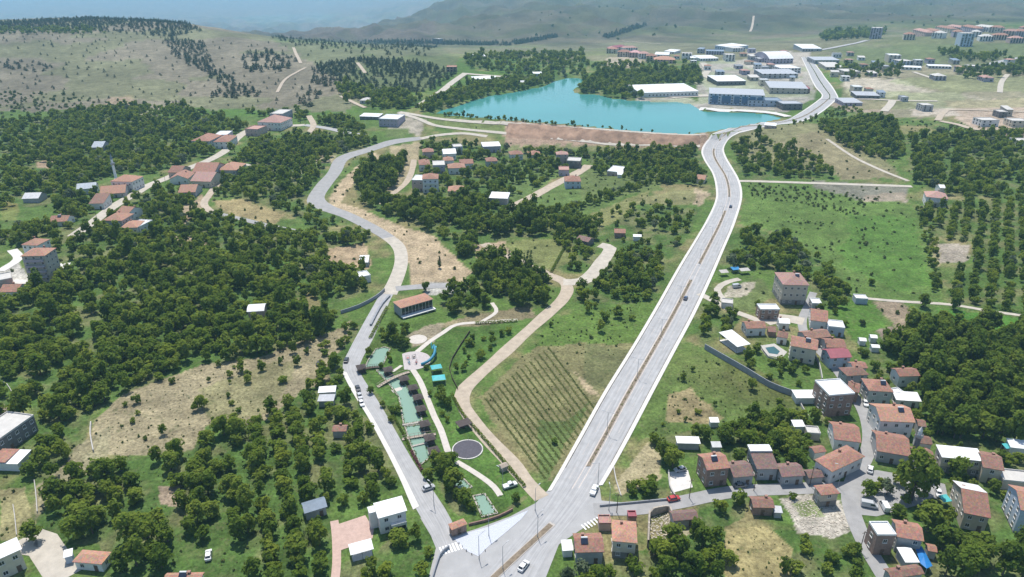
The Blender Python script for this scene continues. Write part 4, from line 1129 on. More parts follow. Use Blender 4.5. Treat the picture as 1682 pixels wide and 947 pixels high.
BUILT = {}
NH = [0]
def house(label, fl, fr, br, H, roof='hip', wall='white', rmat='tile', st=None, name='village_house', cat='house', group=None, win=1, chim=1, pitch=.42, ov=.4, balc=0, sol=0, door=1, open_=False, plinth=0):
    NH[0] += 1; R = random.Random(NH[0] * 13 + 5)
    A, B = at(*fl, H), at(*fr, H)
    A.z = B.z = 0
    ex = (B - A); w = ex.length; ex.normalize(); ey = Vector((-ex.y, ex.x, 0))
    if isinstance(br, tuple):
        C = at(*br, H); C.z = 0; d = max(2.5, (C - B).dot(ey))
    else: d = br
    ctr = (A + B) / 2 + ey * d / 2
    rz = math.atan2(ex.y, ex.x)
    zs = [gz(*(ctr + ex * (w / 2 * a) + ey * (d / 2 * b)).to_2d()) for a in (-1, 0, 1) for b in (-1, 0, 1)]
    z0 = min(zs); lift = sum(zs) / 9 - z0; Hh = H + lift
    o = empty(name, (ctr.x, ctr.y, z0), rz)
    tag(o, label, cat, group)
    dist = ctr.length
    FOOT.append((ctr.x, ctr.y, math.hypot(w, d) / 2 + .6, w / 2 + 1.2, d / 2 + 1.2, rz))
    if w < 6: ov = min(ov, .25)
    if roof == 'flat': ov = .06
    x, y = w / 2 - ov, d / 2 - ov
    wm = MB()
    if open_:
        for px_ in (-x + .1, x - .1, 0) if w > 6 else (-x + .1, x - .1):
            for py_ in (-y + .1, y - .1):
                wm = MB().box(px_ - .09, px_ + .09, py_ - .09, py_ + .09, -.5, Hh + (0.02 if py_ < 0 else d * pitch * .45 * (roof == 'shed')))
                build(wm, 'post', M_STEEL, o)
        build(MB().box(-x, x, -y, y, -.4, .12), 'floor_slab', M_WALK, o)
    else:
        top = Hh + .05
        wm.box(-x, x, -y, y, -1.0, top)
        if roof == 'gable':
            rr = y * pitch
            for s in (-1, 1):
                k = len(wm.v); q = s * x
                wm.v += [(q, -y, top), (q, y, top), (q, 0, top + rr - .02)]; wm.f.append((k, k + 1, k + 2) if s > 0 else (k + 1, k, k + 2))
        elif roof == 'gabley':
            rr = x * pitch
            for s in (-1, 1):
                k = len(wm.v); q = s * y
                wm.v += [(-x, q, top), (x, q, top), (0, q, top + rr - .02)]; wm.f.append((k, k + 1, k + 2) if s < 0 else (k + 1, k, k + 2))
        elif roof == 'shed':
            rr = d * pitch * .5 * (2 * y) / d; k = len(wm.v)
            wm.v += [(-x, -y, top), (x, -y, top), (x, y, top), (-x, y, top), (x, y, top + rr - .05), (-x, y, top + rr - .05)]
            wm.f += [(k+1, k+2, k+4), (k+3, k, k+5), (k+2, k+3, k+5, k+4)]
        elif roof == 'arch':
            n_ = 9; r = d * .16
            for s in (-1, 1):
                k = len(wm.v)
                wm.v += [(s * x, y * (-1 + 2 * i / 8), top - .02 + r * (1 - (-1 + 2 * i / 8) ** 2) * .97) for i in range(9)]; wm.f.append(tuple(range(k, k + 9)) if s > 0 else tuple(range(k + 8, k - 1, -1)))
        build(wm, 'wall', WALLS[wall], o)
        if plinth:
            build(MB().box(-x - .05, x + .05, -y - .05, y + .05, -1.0, plinth), 'plinth', M_PLINTH, o)
    ro = build(roof_mesh(roof, w, d, Hh, pitch), 'roof', ROOFS[rmat], o)
    st = st or max(1, round(H / 3.1))
    if not open_ and win:
        sh = Hh / st
        faces = [(-y, w - 2 * ov, 0.0)]
        if dist < 1250: faces += [('L', d - 2 * ov, -math.pi / 2), ('R', d - 2 * ov, math.pi / 2)]
        tocam = Vector((-ctr.x, -ctr.y)).normalized()
        for fc in faces:
            nv = -ey if fc[0] not in ('L', 'R') else (-ex if fc[0] == 'L' else ex)
            if nv.to_2d().dot(tocam) < 0.02: continue
            ln = fc[1]; near = dist < 330; mid = dist < 800
            step = 2.9 if dist < 470 else (3.4 if mid else 4.4)
            if dist > 900: step = max(4.2, ln / 7)
            n_ = int(ln / step)
            if n_ < 1: n_ = 1 if ln > 2.2 else 0
            for s in range(st):
                for i in range(n_):
                    if R.random() < .1: continue
                    off = -ln / 2 + ln * (i + .5) / n_
                    zz = s * sh + .95 + max(0, lift * .5) if sh < 3.8 else s * sh + sh * .35
                    if s == 0 and fc[0] not in ('L', 'R') and door and i == n_ // 2: continue
                    if fc[0] == 'L': loc, rz_ = (-x, off, zz), -math.pi / 2
                    elif fc[0] == 'R': loc, rz_ = (x, off, zz), math.pi / 2
                    else: loc, rz_ = (off, -y, zz), 0.0
                    if mid:
                        wo_ = put('window', WIN, o, loc, rz_); put('pane', PANE, wo_, (0, 0, 0))
                        if near: put('sill', SILL, wo_, (0, 0, 0))
                    else: put('window', FARWIN if dist < 1000 else BIGWIN, o, loc, rz_)
        if door and dist < 800:
            n_ = max(1, int((w - 2 * ov) / (2.9 if dist < 470 else 3.4)))
            off = -(w - 2 * ov) / 2 + (w - 2 * ov) * (n_ // 2 + .5) / n_
            dr = put('door', DOOR, o, (off, -y, max(0, lift * .4)))
            if dist < 470: put('handle', HANDLE, dr, (0, 0, 0))
    if balc:
        sh = Hh / st
        bw = (w - 2 * ov) * .8
        bme = MB().box(-bw/2, bw/2, -1.3, 0, -.12, .05).box(-bw/2, bw/2, -1.3, -1.22, .05, .95).box(-bw/2, -bw/2 + .08, -1.22, 0, .05, .95).box(bw/2 - .08, bw/2, -1.22, 0, .05, .95).mesh('balcony', WALLS['white' if balc == 1 else 'mauve'])
        for s in range(1, st): put('balcony', bme, o, (0, -y, s * sh))
    if chim and roof in ('hip', 'gable', 'gabley') and dist < 900:
        q = (y if w >= d else x) * pitch
        put('chimney', CHIM, ro, (R.uniform(-.25, .25) * w, .22 * d, Hh + q * .75))
    if sol and dist < 700:
        q = put('solar_panel', SOLAR, ro, (R.uniform(-.2, .2) * w, -.1 * d, Hh + (.2 if roof in ('flat', 'shed') else (y if w >= d else x) * pitch * .85)))
        put('tank', SOLTANK, ro, q.location)
    BUILT[label] = (o, w, d, Hh)
    return o

V1, V2, V3, V4 = 'houses of the village beside the dual road', 'houses of the hamlet on the far side of the orchards', 'houses between the lake and the poplars', 'buildings of the industrial quarter by the lake'
for a in [
 # lower village
 (('red tiled house with hipped roof beside the junction, two rows of windows', (1005,889),(1047,893),(1046,857), 6.2,'hip','cream','orange'), dict(st=2, plinth=2.2, sol=0)),
 (('red tiled house with a white lean-to beside the dual road below the junction', (945,908),(993,907),(992,875), 4.6,'gable','grey','tile'), dict(st=1, sol=1)),
 (('small pink flat-topped hut at the corner of the village street', (984,861),(1004,861),(1002,847), 2.6,'flat','pink','pinkr'), dict(win=0)),
 (('long low brown roof against the village street, next to the ruin', (1106,856),(1148,853),(1144,836), 2.8,'gable','grey','brown'), dict(chim=0)),
 (('two storey red roofed brick house at the bend of the village street', (1161,773),(1200,769),(1191,741), 7,'gable','brick','tile'), dict(st=2, sol=1)),
 (('low brown tiled house squeezed between the brick house and the white roofed one', (1205,785),(1240,782),(1231,755), 3.6,'gable','grey','brown'), dict(st=1)),
 (('grey house with a white sheet roof over brown tiles along the street', (1243,771),(1280,771),(1278,737), 4.6,'shed','grey','brown'), dict(st=1, pitch=.3, chim=0)),
 (('low brown tiled house at the end of the row along the street', (1284,784),(1323,782),(1317,759), 3.6,'gable','grey','brown'), dict(st=1)),
 (('tiny brown tiled outhouse behind the street corner', (1328,786),(1354,784),(1352,769), 2.6,'gable','grey','brown'), dict(chim=0, win=0)),
 (('narrow house with a small pyramid tile roof over a dark ground floor', (1349,814),(1380,811),(1371,794), 5,'hip','beige','tile'), dict(st=2, plinth=2.3, chim=0)),
 (('small red tiled cottage above the rubble yard', (1237,834),(1273,835),(1279,816), 3.2,'gable','brick','old'), dict(st=1)),
 (('large red hip roofed house at the bend where the street turns uphill', (1367,776),(1421,750),(1396,728), 5.2,'hip','white','tile'), dict(st=1)),
 (('red tiled house stepping up behind the large hip roof', (1370,722),(1415,728),(1408,697), 4.4,'gable','white','tile'), dict(st=1)),
 (('long red tiled house with grey front across the street', (1440,741),(1496,751),(1505,718), 4.2,'gable','grey','tile'), dict(st=1)),
 (('small brown tiled house beside the tall plane tree', (1507,760),(1538,763),(1537,737), 3.2,'gable','grey','old'), dict(st=1)),
 (('two storey house under a white sheet roof behind the square', (1547,751),(1617,758),(1610,740), 6.4,'shed','cream','white'), dict(st=2, pitch=.25, plinth=2.6)),
 (('red tiled two storey house attached to the white roofed one', (1614,768),(1650,774),(1643,746), 5.8,'gable','cream','old'), dict(st=2)),
 (('house with red tiles in front and a white sheet behind, below the square', (1583,843),(1628,852),(1606,797), 5.8,'gable','beige','tile'), dict(st=2)),
 (('tall pale blue building cut by the picture edge', (1676,838),(1716,845),(1694,802), 8.5,'gable','blue','orange'), dict(st=3, plinth=.6)),
 (('white topped bare brick house on the lower street', (1441,880),(1472,880),(1464,858), 7.2,'flat','brick','white'), dict(st=2, chim=0)),
 (('red tiled house leaning on the white topped brick one', (1473,882),(1518,890),(1498,858), 5.6,'gable','grey','tile'), dict(st=2)),
 (('white sheet shed next to the blue tarpaulin', (1487,924),(1511,924),(1502,901), 2.8,'shed','grey','white'), dict(win=0, chim=0, pitch=.2)),
 (('brown tiled house at the bottom of the street with a white strip', (1464,951),(1519,943),(1508,926), 4,'gable','grey','old'), dict(st=1)),
 # upper village
 (('four storey beige block standing above the village houses', (1286,468),(1330,469),(1322,448), 10.5,'hip','beige','pinkr'), dict(st=3, plinth=2.6, sol=1, name='apartment_block', cat='apartment block')),
 (('open shed with a tilted white sheet roof near the long wall', (1211,570),(1233,565),(1207,542), 3.2,'shed','grey','white'), dict(open_=True, pitch=.1)),
 (('small red gabled house beside the open white shed', (1226,540),(1260,539),(1250,527), 3.8,'gable','white','tile'), dict(st=1)),
 (('brick house with a white flat top above the red gabled one', (1249,509),(1281,509),(1273,500), 5,'flat','brick','white'), dict(st=2)),
 (('large cream house with two red roofs beside the swimming pool', (1298,568),(1343,576),(1350,559), 7,'gable','cream','tile'), dict(st=2, sol=1)),
 (('red tiled house at the top of the village street', (1331,526),(1360,530),(1375,512), 4.4,'gable','white','tile'), dict(st=1)),
 (('pale blue flat topped house on the edge of the green field', (1361,537),(1388,540),(1384,528), 4.2,'flat','blue','white'), dict(st=1)),
 (('brown tiled house wedged in the upper bend of the street', (1325,558),(1366,553),(1355,539), 4,'gable','grey','old'), dict(st=1)),
 (('red tiled house between the cream house and the green field', (1358,571),(1391,572),(1380,556), 4,'gable','grey','tile'), dict(st=1)),
 (('house with a maroon sheet roof and pale blue front', (1364,589),(1400,587),(1388,571), 5,'gable','blue','maroon'), dict(st=2, chim=0)),
 (('brown hip roofed house halfway down the village street', (1391,618),(1428,616),(1443,600), 5,'hip','grey','old'), dict(st=2)),
 (('red tiled house standing back among the trees, white walls', (1477,619),(1512,618),(1508,603), 4.8,'gable','white','tile'), dict(st=1)),
 (('brown hip roofed house with grey green walls and a roof heater', (1427,642),(1468,645),(1459,624), 6,'hip','green','tile'), dict(st=2, sol=1)),
 (('tiny white topped annex beside the grey green house', (1472,647),(1484,645),(1481,636), 3.4,'flat','green','white'), dict(win=0)),
 (('wide white house with twin red roofs facing the street', (1446,692),(1504,695),(1495,665), 6.6,'gable','white','orange'), dict(st=2, sol=1)),
 (('tall brick house with a white roof on the street corner', (1362,651),(1404,648),(1386,622), 9,'flat','brick','white'), dict(st=3, chim=0)),
 (('long low white sheet roof joined to the garden wall', (1308,654),(1351,654),(1350,641), 2.8,'shed','white','white'), dict(win=0, pitch=.12)),
 (('little white shed in the garden below the long wall', (1304,701),(1323,701),(1319,692), 2.6,'shed','white','white'), dict(win=0)),
 (('grey shed with a pale sheet roof behind the dry plot', (1112,728),(1151,729),(1146,718), 2.8,'shed','grey','white'), dict(win=0, pitch=.15)),
 (('white and blue container at the edge of the green field', (1406,491),(1426,492),(1424,485), 2.6,'flat','blue','white'), dict(win=0, name='container', cat='container')),
 (('white walled farmhouse standing alone among the orchards by the gravel lane', (1521,324),(1558,327),(1556,317), 6,'hip','white','pinkr'), dict(st=2, balc=1)),
 (('small white barn beyond the farmhouse', (1544,309),(1554,309),(1553,304), 3.5,'gable','white','white'), dict(win=0)),
]:
    house(*a[0], group=V1, **a[1])
for a in [
 (('white villa with a flat white roof beside the park road', (621,852),(669,839),(663,815), 6.4,'shed','white','white'), dict(st=2, pitch=.12, chim=0, name='villa')),
 (('small house with a blue ribbed roof in the orchard', (500,844),(538,833),(530,816), 3,'gable','grey','bluem'), dict(st=1, chim=0)),
 (('white roofed open pavilion on the pink terrace', (576,912),(614,902),(610,885), 2.9,'shed','grey','white'), dict(open_=True, pitch=.1, name='pavilion', cat='pavilion')),
 (('orange roofed gate kiosk at the park entrance', (742,871),(768,861),(760,852), 2.9,'hip','brick','orange'), dict(st=1, chim=0, name='kiosk', cat='kiosk')),
 (('restaurant with a wide orange roof and glass front by the park pond', (658,506),(712,492),(697,482), 5.2,'hip','grey','orange'), dict(st=1, chim=0, pitch=.22, name='restaurant', cat='restaurant', win=0, door=0)),
 (('white house cut by the lower corner of the picture', (-14,925),(36,902),(18,888), 6.8,'shed','cream','white'), dict(st=2, pitch=.15, chim=0)),
 (('low house with an orange hip roof beside the paved drive', (118,923),(167,928),(152,904), 2.9,'hip','white','orange'), dict(st=1, chim=0)),
 (('pale blue lean-to against the orange hip roof', (104,917),(119,913),(126,902), 2.5,'shed','blue','white'), dict(win=0)),
 (('orange roof just peeping in at the lower border', (268,953),(331,953),(328,941), 3,'gable','white','orange'), dict(st=1, sol=1)),
 (('half red, half white roof among the bushes', (-20,761),(29,763),(46,740), 3,'shed','white','white'), dict(win=0, pitch=.1)),
 (('dark walled building with a flat tan top beside the dense orchard', (-32,746),(56,683),(26,667), 6,'flat','dark','slab'), dict(st=2)),
 (('five storey apartment block with an orange roof at the hamlet edge', (33,421),(74,421),(97,407), 14,'hip','beige','orange'), dict(st=5, balc=2, name='apartment_block', cat='apartment block')),
 (('orange roofed house directly behind the five storey block', (34,402),(61,404),(73,392), 6,'hip','white','orange'), dict(st=2)),
 (('low tiled roof beside the white village lane', (-3,480),(29,480),(36,466), 3,'gable','white','tile'), dict(st=1)),
 (('pink walled house cut by the side border above the low tiled roof', (-22,466),(20,458),(22,446), 5,'flat','pink','slab'), dict(st=1)),
 (('lone brick barn with an arched white roof in the orchard', (405,512),(434,511),(433,499), 5,'arch','pink','white'), dict(st=1, win=0, chim=0, name='barn', cat='barn')),
 (('grey sheet shed in the orchard beside the park road', (521,659),(548,659),(548,649), 2.8,'shed','grey','greym'), dict(win=0, pitch=.2)),
 (('white sheet shed touching the grey one', (522,645),(551,644),(549,635), 2.8,'shed','white','white'), dict(win=0, pitch=.2)),
 (('brown roofed hut half hidden in the orchard', (545,709),(569,709),(566,698), 2.8,'gable','grey','old'), dict(win=0)),
 (('small white cube house below the dusty bend', (591,456),(609,453),(608,444), 3.4,'flat','white','white'), dict(st=1)),
 (('tiny white roofed hut on the tan plot', (589,431),(605,431),(603,423), 2.6,'shed','grey','white'), dict(win=0)),
]:
    house(*a[0], **a[1])
for a in [
 (('three storey house with orange roof below the mosque, grey walls', (167,361),(200,363),(207,351), 6.5,'hip','grey','orange'), dict(st=2)),
 (('house with dark gable behind the three storey one', (190,348),(211,351),(226,341), 6,'gable','white','orange'), dict(st=2)),
 (('orange roofed house at the downhill end of the row', (197,374),(226,374),(231,363), 4.2,'hip','white','orange'), dict(st=1)),
 (('white flat topped house beside the orange row', (229,373),(251,363),(242,356), 4,'flat','white','white'), dict(st=1)),
 (('white mosque with an orange roof beside the minaret', (180,297),(217,299),(215,289), 7,'hip','white','orange'), dict(st=2, name='mosque', cat='mosque', chim=0)),
 (('long blue sheet roof beside the mosque', (125,311),(158,309),(153,302), 4,'gable','white','bluem'), dict(win=0, chim=0)),
 (('low orange roofs in front of the mosque', (163,319),(206,317),(192,307), 3,'gable','grey','orange'), dict(st=1)),
 (('pale grey shed at the field edge of the hamlet', (35,326),(63,326),(61,318), 3,'gable','grey','greym'), dict(win=0, chim=0)),
 (('single red roof alone in the trees of the hamlet', (79,364),(110,364),(107,355), 3,'gable','white','tile'), dict(st=1, sol=1)),
 (('white fronted house beside the dark hedge on the hamlet road', (145,334),(170,334),(166,324), 4,'shed','white','old'), dict(st=1)),
 (('small red roof at the top of the sloping white road', (275,283),(297,284),(296,274), 4,'gable','pink','tile'), dict(st=1)),
 (('dark gabled house with tile roof next to the sloping road', (277,294),(309,294),(304,284), 4,'gabley','white','tile'), dict(st=1)),
 (('widest red roof of the hamlet cluster', (312,297),(346,299),(351,285), 4.4,'gable','cream','pinkr'), dict(st=1)),
 (('red roof behind the widest one', (315,282),(353,283),(350,270), 4.4,'gable','grey','tile'), dict(st=1)),
 (('orange roof at the orchard end of the hamlet cluster', (355,279),(388,280),(386,268), 4.2,'hip','grey','orange'), dict(st=1)),
 (('isolated orange roof below the hamlet cluster', (292,316),(321,316),(317,305), 3.4,'gable','grey','orange'), dict(st=1)),
 (('white walled tile roofed house below the hill, front one of three', (350,233),(376,233),(372,223), 6,'hip','white','tile'), dict(st=2)),
 (('tile roofed house below the hill beside the white track', (313,231),(344,232),(340,221), 6,'hip','white','tile'), dict(st=2)),
 (('white topped house above the other two below the hill', (352,222),(373,222),(370,215), 6,'flat','mauve','white'), dict(st=2)),
 (('white three storey block at the bend of the hill road', (422,201),(461,202),(459,192), 7.5,'hip','white','pinkr'), dict(st=2, name='apartment_block', cat='apartment block')),
 (('narrow dark house uphill of the white block', (443,188),(464,188),(461,179), 8,'flat','mauve','slab'), dict(st=3)),
 (('pink house beside the hill road', (402,212),(423,213),(420,206), 6,'flat','pink','pinkr'), dict(st=2)),
 (('dark roofed shed in the scrub above the hamlet', (149,242),(168,242),(166,235), 3.2,'gable','mauve','bluem'), dict(win=0)),
]:
    house(*a[0], group=V2, **a[1])
for a in [
 (('tall pale house with a red roof and balconies among the trees', (693,294),(720,294),(717,286), 10.5,'hip','white','tile'), dict(st=3, balc=1)),
 (('white roofed block leaning on the tall pale house', (676,296),(696,297),(698,288), 8,'flat','pink','white'), dict(st=2)),
 (('wide orange roof in the garden quarter', (736,276),(765,276),(761,269), 5,'hip','white','orange'), dict(st=1)),
 (('mauve walled house with a flat pale top', (711,272),(731,272),(732,264), 6.5,'flat','mauve','slab'), dict(st=2)),
 (('red roof beside the tan slope of the garden quarter', (688,271),(707,271),(705,262), 5,'hip','white','tile'), dict(st=1)),
 (('small orange roof behind the mauve house', (728,264),(746,264),(744,258), 5,'hip','white','orange'), dict(st=1)),
 (('low red roof at the end of the garden row', (755,269),(778,269),(775,263), 4,'gable','white','tile'), dict(st=1)),
 (('red roof near the service road', (694,250),(713,250),(710,244), 5,'hip','pink','tile'), dict(st=1)),
 (('white roofed house near the service road', (728,253),(750,253),(748,246), 5,'gable','white','white'), dict(st=1)),
 (('grey roofed house at the back of the garden quarter', (745,242),(760,242),(758,236), 6,'flat','blue','slab'), dict(st=2)),
 (('square red roof on its own lawn', (799,265),(818,265),(816,259), 5,'hip','grey','tile'), dict(st=1)),
 (('long brown and white house below the dam face', (793,241),(823,241),(819,234), 5,'shed','mauve','white'), dict(st=1, pitch=.2)),
 (('red roof in the first row under the dam', (838,254),(860,254),(858,248), 4.5,'hip','white','tile'), dict(st=1)),
 (('red roof beside the first under the dam', (868,255),(889,255),(887,248), 4.5,'hip','white','tile'), dict(st=1)),
 (('pink three storey house under the dam', (914,254),(934,254),(932,249), 8,'hip','pink','pinkr'), dict(st=3)),
 (('half built dark frame house beside the pink one', (931,264),(953,265),(951,259), 6,'flat','dark','slab'), dict(st=2)),
 (('small mauve hut beside the dirt road', (918,279),(935,279),(934,274), 5,'flat','mauve','pinkr'), dict(st=1)),
 (('blue and white house with a red roof beside the dirt road', (928,298),(955,297),(953,290), 5.6,'hip','blue','tile'), dict(st=2)),
 (('white barn at the foot of the dirt road', (803,325),(834,326),(828,317), 5,'shed','grey','white'), dict(win=0, pitch=.12, name='barn', cat='barn')),
 (('low tan roof hidden in the wood', (735,314),(766,314),(761,306), 3,'hip','beige','orange'), dict(st=1, chim=0)),
 (('white topped bungalow in the green plots', (997,281),(1018,282),(1016,274), 3.5,'flat','pink','white'), dict(st=1)),
 (('white hut beyond the green plots', (1014,286),(1024,286),(1022,281), 3,'shed','white','white'), dict(win=0)),
 (('orange hut beside the dual road', (1143,294),(1158,295),(1156,289), 3.2,'gable','cream','orange'), dict(win=0, chim=0)),
 (('orange roofed hut among the garden trees', (1009,383),(1028,383),(1025,376), 3,'gable','brick','orange'), dict(st=1, chim=0)),
 (('dark roofed long shed beside the gravel turning', (946,393),(966,398),(970,390), 3,'gable','dark','brown'), dict(win=0, chim=0)),
 (('white greenhouse like shed in the garden trees', (1040,389),(1054,389),(1052,385), 2.6,'gable','white','white'), dict(win=0, chim=0)),
]:
    house(*a[0], group=V3, **a[1])
FARB = [
 ('large blue glass office with a pale roof on the lake shore', (1165,153),(1257,157),32,17,'shed','blue','greym',4),
 ('lower blue office wing with a flat roof', (1229,165),(1285,166),22,9,'flat','blue','bluem',2),
 ('dark glass pavilion at the end of the offices', (1286,171),(1319,170),18,9,'flat','dark','greym',2),
 ('long white exhibition hall behind the shore trees', (1052,152),(1148,150),45,8,'shed','white','white',1),
 ('white roofed hall with a dark front', (1178,134),(1226,133),38,7,'shed','dark','white',1),
 ('long grey factory row facing the dual road', (1264,145),(1328,145),40,9,'shed','beige','greym',2),
 ('maroon annex at the end of the factory row', (1314,146),(1331,146),24,7,'flat','brick','maroon',1),
 ('pale factory behind the grey row', (1252,122),(1312,121),34,8,'shed','grey','greym',2),
 ('white factory with many window bays', (1283,113),(1316,112),40,9,'flat','white','white',2),
 ('white vaulted works beside the road crest', (1264,97),(1304,96),50,10,'arch','mauve','white',2),
 ('white sheet roofed store above the crest', (1318,80),(1351,79),50,7,'shed','grey','white',1),
 ('grey long works across the road crest', (1338,99),(1380,98),30,8,'shed','grey','greym',1),
 ('brown terraced works beside the road', (1388,118),(1414,117),30,10,'flat','beige','slab',2),
 ('pale low works behind the terraced one', (1357,110),(1386,110),40,6,'shed','beige','slab',1),
 ('white block beside the dark tree belt', (1120,88),(1137,88),18,13,'flat','white','slab',4),
 ('square white tower house in the works quarter', (1192,90),(1208,90),20,14,'flat','white','slab',4),
 ('long white store along the back lane', (1150,96),(1181,95),30,6,'shed','white','white',1),
 ('white store nearer the tree belt', (1134,95),(1152,95),24,6,'shed','white','white',1),
 ('big white shed at the mountain foot', (1174,76),(1201,76),40,8,'shed','blue','white',1),
 ('dark shed group at the mountain foot', (1160,84),(1190,84),30,8,'flat','mauve','bluem',2),
 ('white villa at the mountain foot', (1204,79),(1225,78),26,9,'flat','white','slab',2),
 ('long tile roofed hostel by the tree belt', (1074,98),(1110,98),26,8,'hip','pink','orange',2),
 ('white sheet hall above the hostel', (1075,89),(1099,89),26,6,'shed','white','white',1),
 ('white sheet hall next to the hill cut', (1090,84),(1108,84),26,6,'shed','white','white',1),
 ('dark works row with terraces by the crossing', (1386,169),(1418,168),24,5,'shed','mauve','greym',1),
 ('grey shed row above the crossing', (1406,157),(1446,157),22,5,'shed','dark','greym',1),
 ('white hall under the town hill', (1461,91),(1481,91),24,15,'flat','beige','white',4),
 ('pale annex of the white hall under the town hill', (1478,101),(1501,100),24,8,'flat','blue','slab',2),
 ('long low white shed in the fields', (1480,110),(1514,111),14,5,'shed','white','white',1),
 ('second low white shed in the fields', (1525,108),(1564,109),14,5,'shed','white','white',1),
 ('pale house in the open fields', (1536,125),(1556,125),18,8,'hip','mauve','slab',2),
 ('mauve house beside the field hedge', (1616,128),(1634,128),18,7,'hip','mauve','pinkr',2),
 ('house behind the field hedge', (1594,109),(1612,109),18,8,'flat','mauve','slab',2),
 ('unfinished grey concrete frame building', (1516,173),(1534,173),14,9,'flat','grey','slab',3),
 ('white new house on the building plots', (1613,198),(1642,198),14,8,'flat','white','slab',2),
 ('second new house on the building plots', (1663,199),(1690,199),14,8,'flat','cream','slab',2),
 ('small dark new house behind the plots', (1642,184),(1656,184),12,8,'flat','dark','slab',2),
 ('pale house cut by the border below the building plots', (1672,233),(1700,233),14,5,'flat','white','slab',1),
 ('dark lake restaurant with a white terrace roof', (622,197),(653,198),24,9,'flat','mauve','white',2),
 ('long white terrace roof beside the lake restaurant', (590,192),(622,192),14,4,'shed','dark','white',1),
 ('grey house among the green trees below the pines', (590,165),(609,165),14,5,'hip','grey','slab',1),
 ('brown lookout building at the quarry track', (733,110),(750,110),16,10,'flat','brick','orange',2),
 ('long pale sheds on the far shore', (776,130),(818,130),20,4,'shed','white','white',1),
 ('white boathouse on the wooded shore', (877,121),(893,121),14,5,'shed','white','white',1),
 ('small boathouse at the waterline', (855,135),(868,135),10,5,'gable','white','greym',1),
 ('white sheds under the far slope', (776,92),(798,92),20,4,'shed','white','white',1),
 ('bridge house by the dual road end of the dam', (1255,206),(1275,206),10,4,'shed','pink','white',1),
]
for lb, fl, fr, d, H, rf, wl, rm, st in FARB:
    house(lb, fl, fr, d, H * .68, rf, wl, rm, st=st, group=V4, name='industrial_building' if d > 20 else 'outlying_house', cat='building', chim=0, pitch=.12 if rf == 'shed' else .35, door=0)
for lb, fl, fr, d, H, wl in [('dark twin tower standing alone on the slope', (1431,46),(1449,45), 26, 21, 'mauve'), ('tall pale tower below the hillside town', (1581,55),(1602,55), 24, 21, 'blue'),
                             ('lone dark tower beside the hill wood', (710,64),(721,64), 18, 14, 'dark')]:
    house(lb, fl, fr, d, H, 'flat', wl, 'slab', st=8, name='tower_block', cat='tower block', chim=0, door=0)
TOWN = [(1495,56,20),(1510,51,22),(1526,50,20),(1540,54,18),(1548,46,26),(1566,44,26),(1590,45,24),(1614,44,30),(1637,45,24),(1660,51,26),(1683,51,26),(1622,60,24),(1646,58,28),(1672,63,24),(1576,52,18),(1606,52,16),(1690,45,22)]
for i, (x, y, w_) in enumerate(TOWN):
    wn, rn = ['cream', 'pink', 'mauve', 'white'][i % 4], ['red tiled', 'faded tile', 'red tiled', 'flat pale'][i % 4]
    house('%s walled block with %s roof in the %s row of the hillside town' % (wn, rn, 'upper' if y < 48 else ('middle' if y < 56 else 'lower')), (x - w_ / 2, y), (x + w_ / 2, y), 18, 10 if y < 58 else 8, 'hip', ['cream', 'pink', 'mauve', 'white'][i % 4], ['tile', 'pinkr', 'tile', 'slab'][i % 4], st=4, name='apartment_block', cat='apartment block', group='hillside town blocks', chim=0, door=0)
for i, (x, y, w_) in enumerate([(1004,80,16),(1018,77,22),(1036,78,24),(1025,85,22),(1043,86,20),(1058,88,18),(1070,92,18)]):
    house('small %s block, %s from the hill cut end of the estate above the tree belt' % (['cream', 'pink', 'white'][i % 3], ['first', 'second', 'third', 'fourth', 'fifth', 'sixth', 'seventh'][i]), (x - w_ / 2, y), (x + w_ / 2, y), 16, 8, 'hip', ['cream', 'pink', 'white'][i % 3], ['tile', 'maroon', 'pinkr'][i % 3], st=3, name='apartment_block', cat='apartment block', group='estate above the tree belt', chim=0, door=0)

SMALL = [(1232,101,14),(1246,106,12),(1258,110,12),(1226,116,14),(1240,127,16),(1256,131,14),(1163,108,12),(1184,118,14),(1215,108,12),(1268,106,12),(1372,118,14),(1390,126,14),(1421,106,12),(1440,103,12),(1456,109,12),(1396,98,14),(1416,94,12),(1511,99,12),(1531,97,12),(1572,99,12),
         (1640,104,14),(1662,98,14),(1240,92,14),(1252,96,12),(1222,88,12),(1302,127,10),(1376,88,14),(1398,86,12),(1436,120,12),(1410,143,14),(1430,146,12),(1450,152,12),(1488,160,10),(1580,110,10),(1660,180,12),(1140,100,10),(1112,92,10),(1150,80,10),(1236,80,12),(1290,84,12)]
for i, (x, y, w_) in enumerate(SMALL):
    wn, rn = ['cream', 'white', 'grey', 'mauve', 'beige'][i % 5], ['tiled', 'white sheet', 'concrete', 'faded tile', 'grey sheet', 'blue sheet'][i * 5 % 6]
    house('small %s walled workshop with %s roof %s' % (wn, rn, 'beside the dual road crest' if 1225 < x < 1380 else ('towards the mountain foot' if x <= 1225 else 'out in the open fields')), (x - w_ / 2, y), (x + w_ / 2, y), 10 + i % 5, 4.5 + (i * 7 % 4), ['hip', 'shed', 'flat'][i % 3], ['cream', 'white', 'grey', 'mauve', 'beige'][i % 5], ['tile', 'white', 'slab', 'pinkr', 'greym', 'bluem'][i * 5 % 6], st=1 + i % 2, name='workshop', cat='workshop', group='small buildings of the works quarter', chim=0, door=0, pitch=.25)
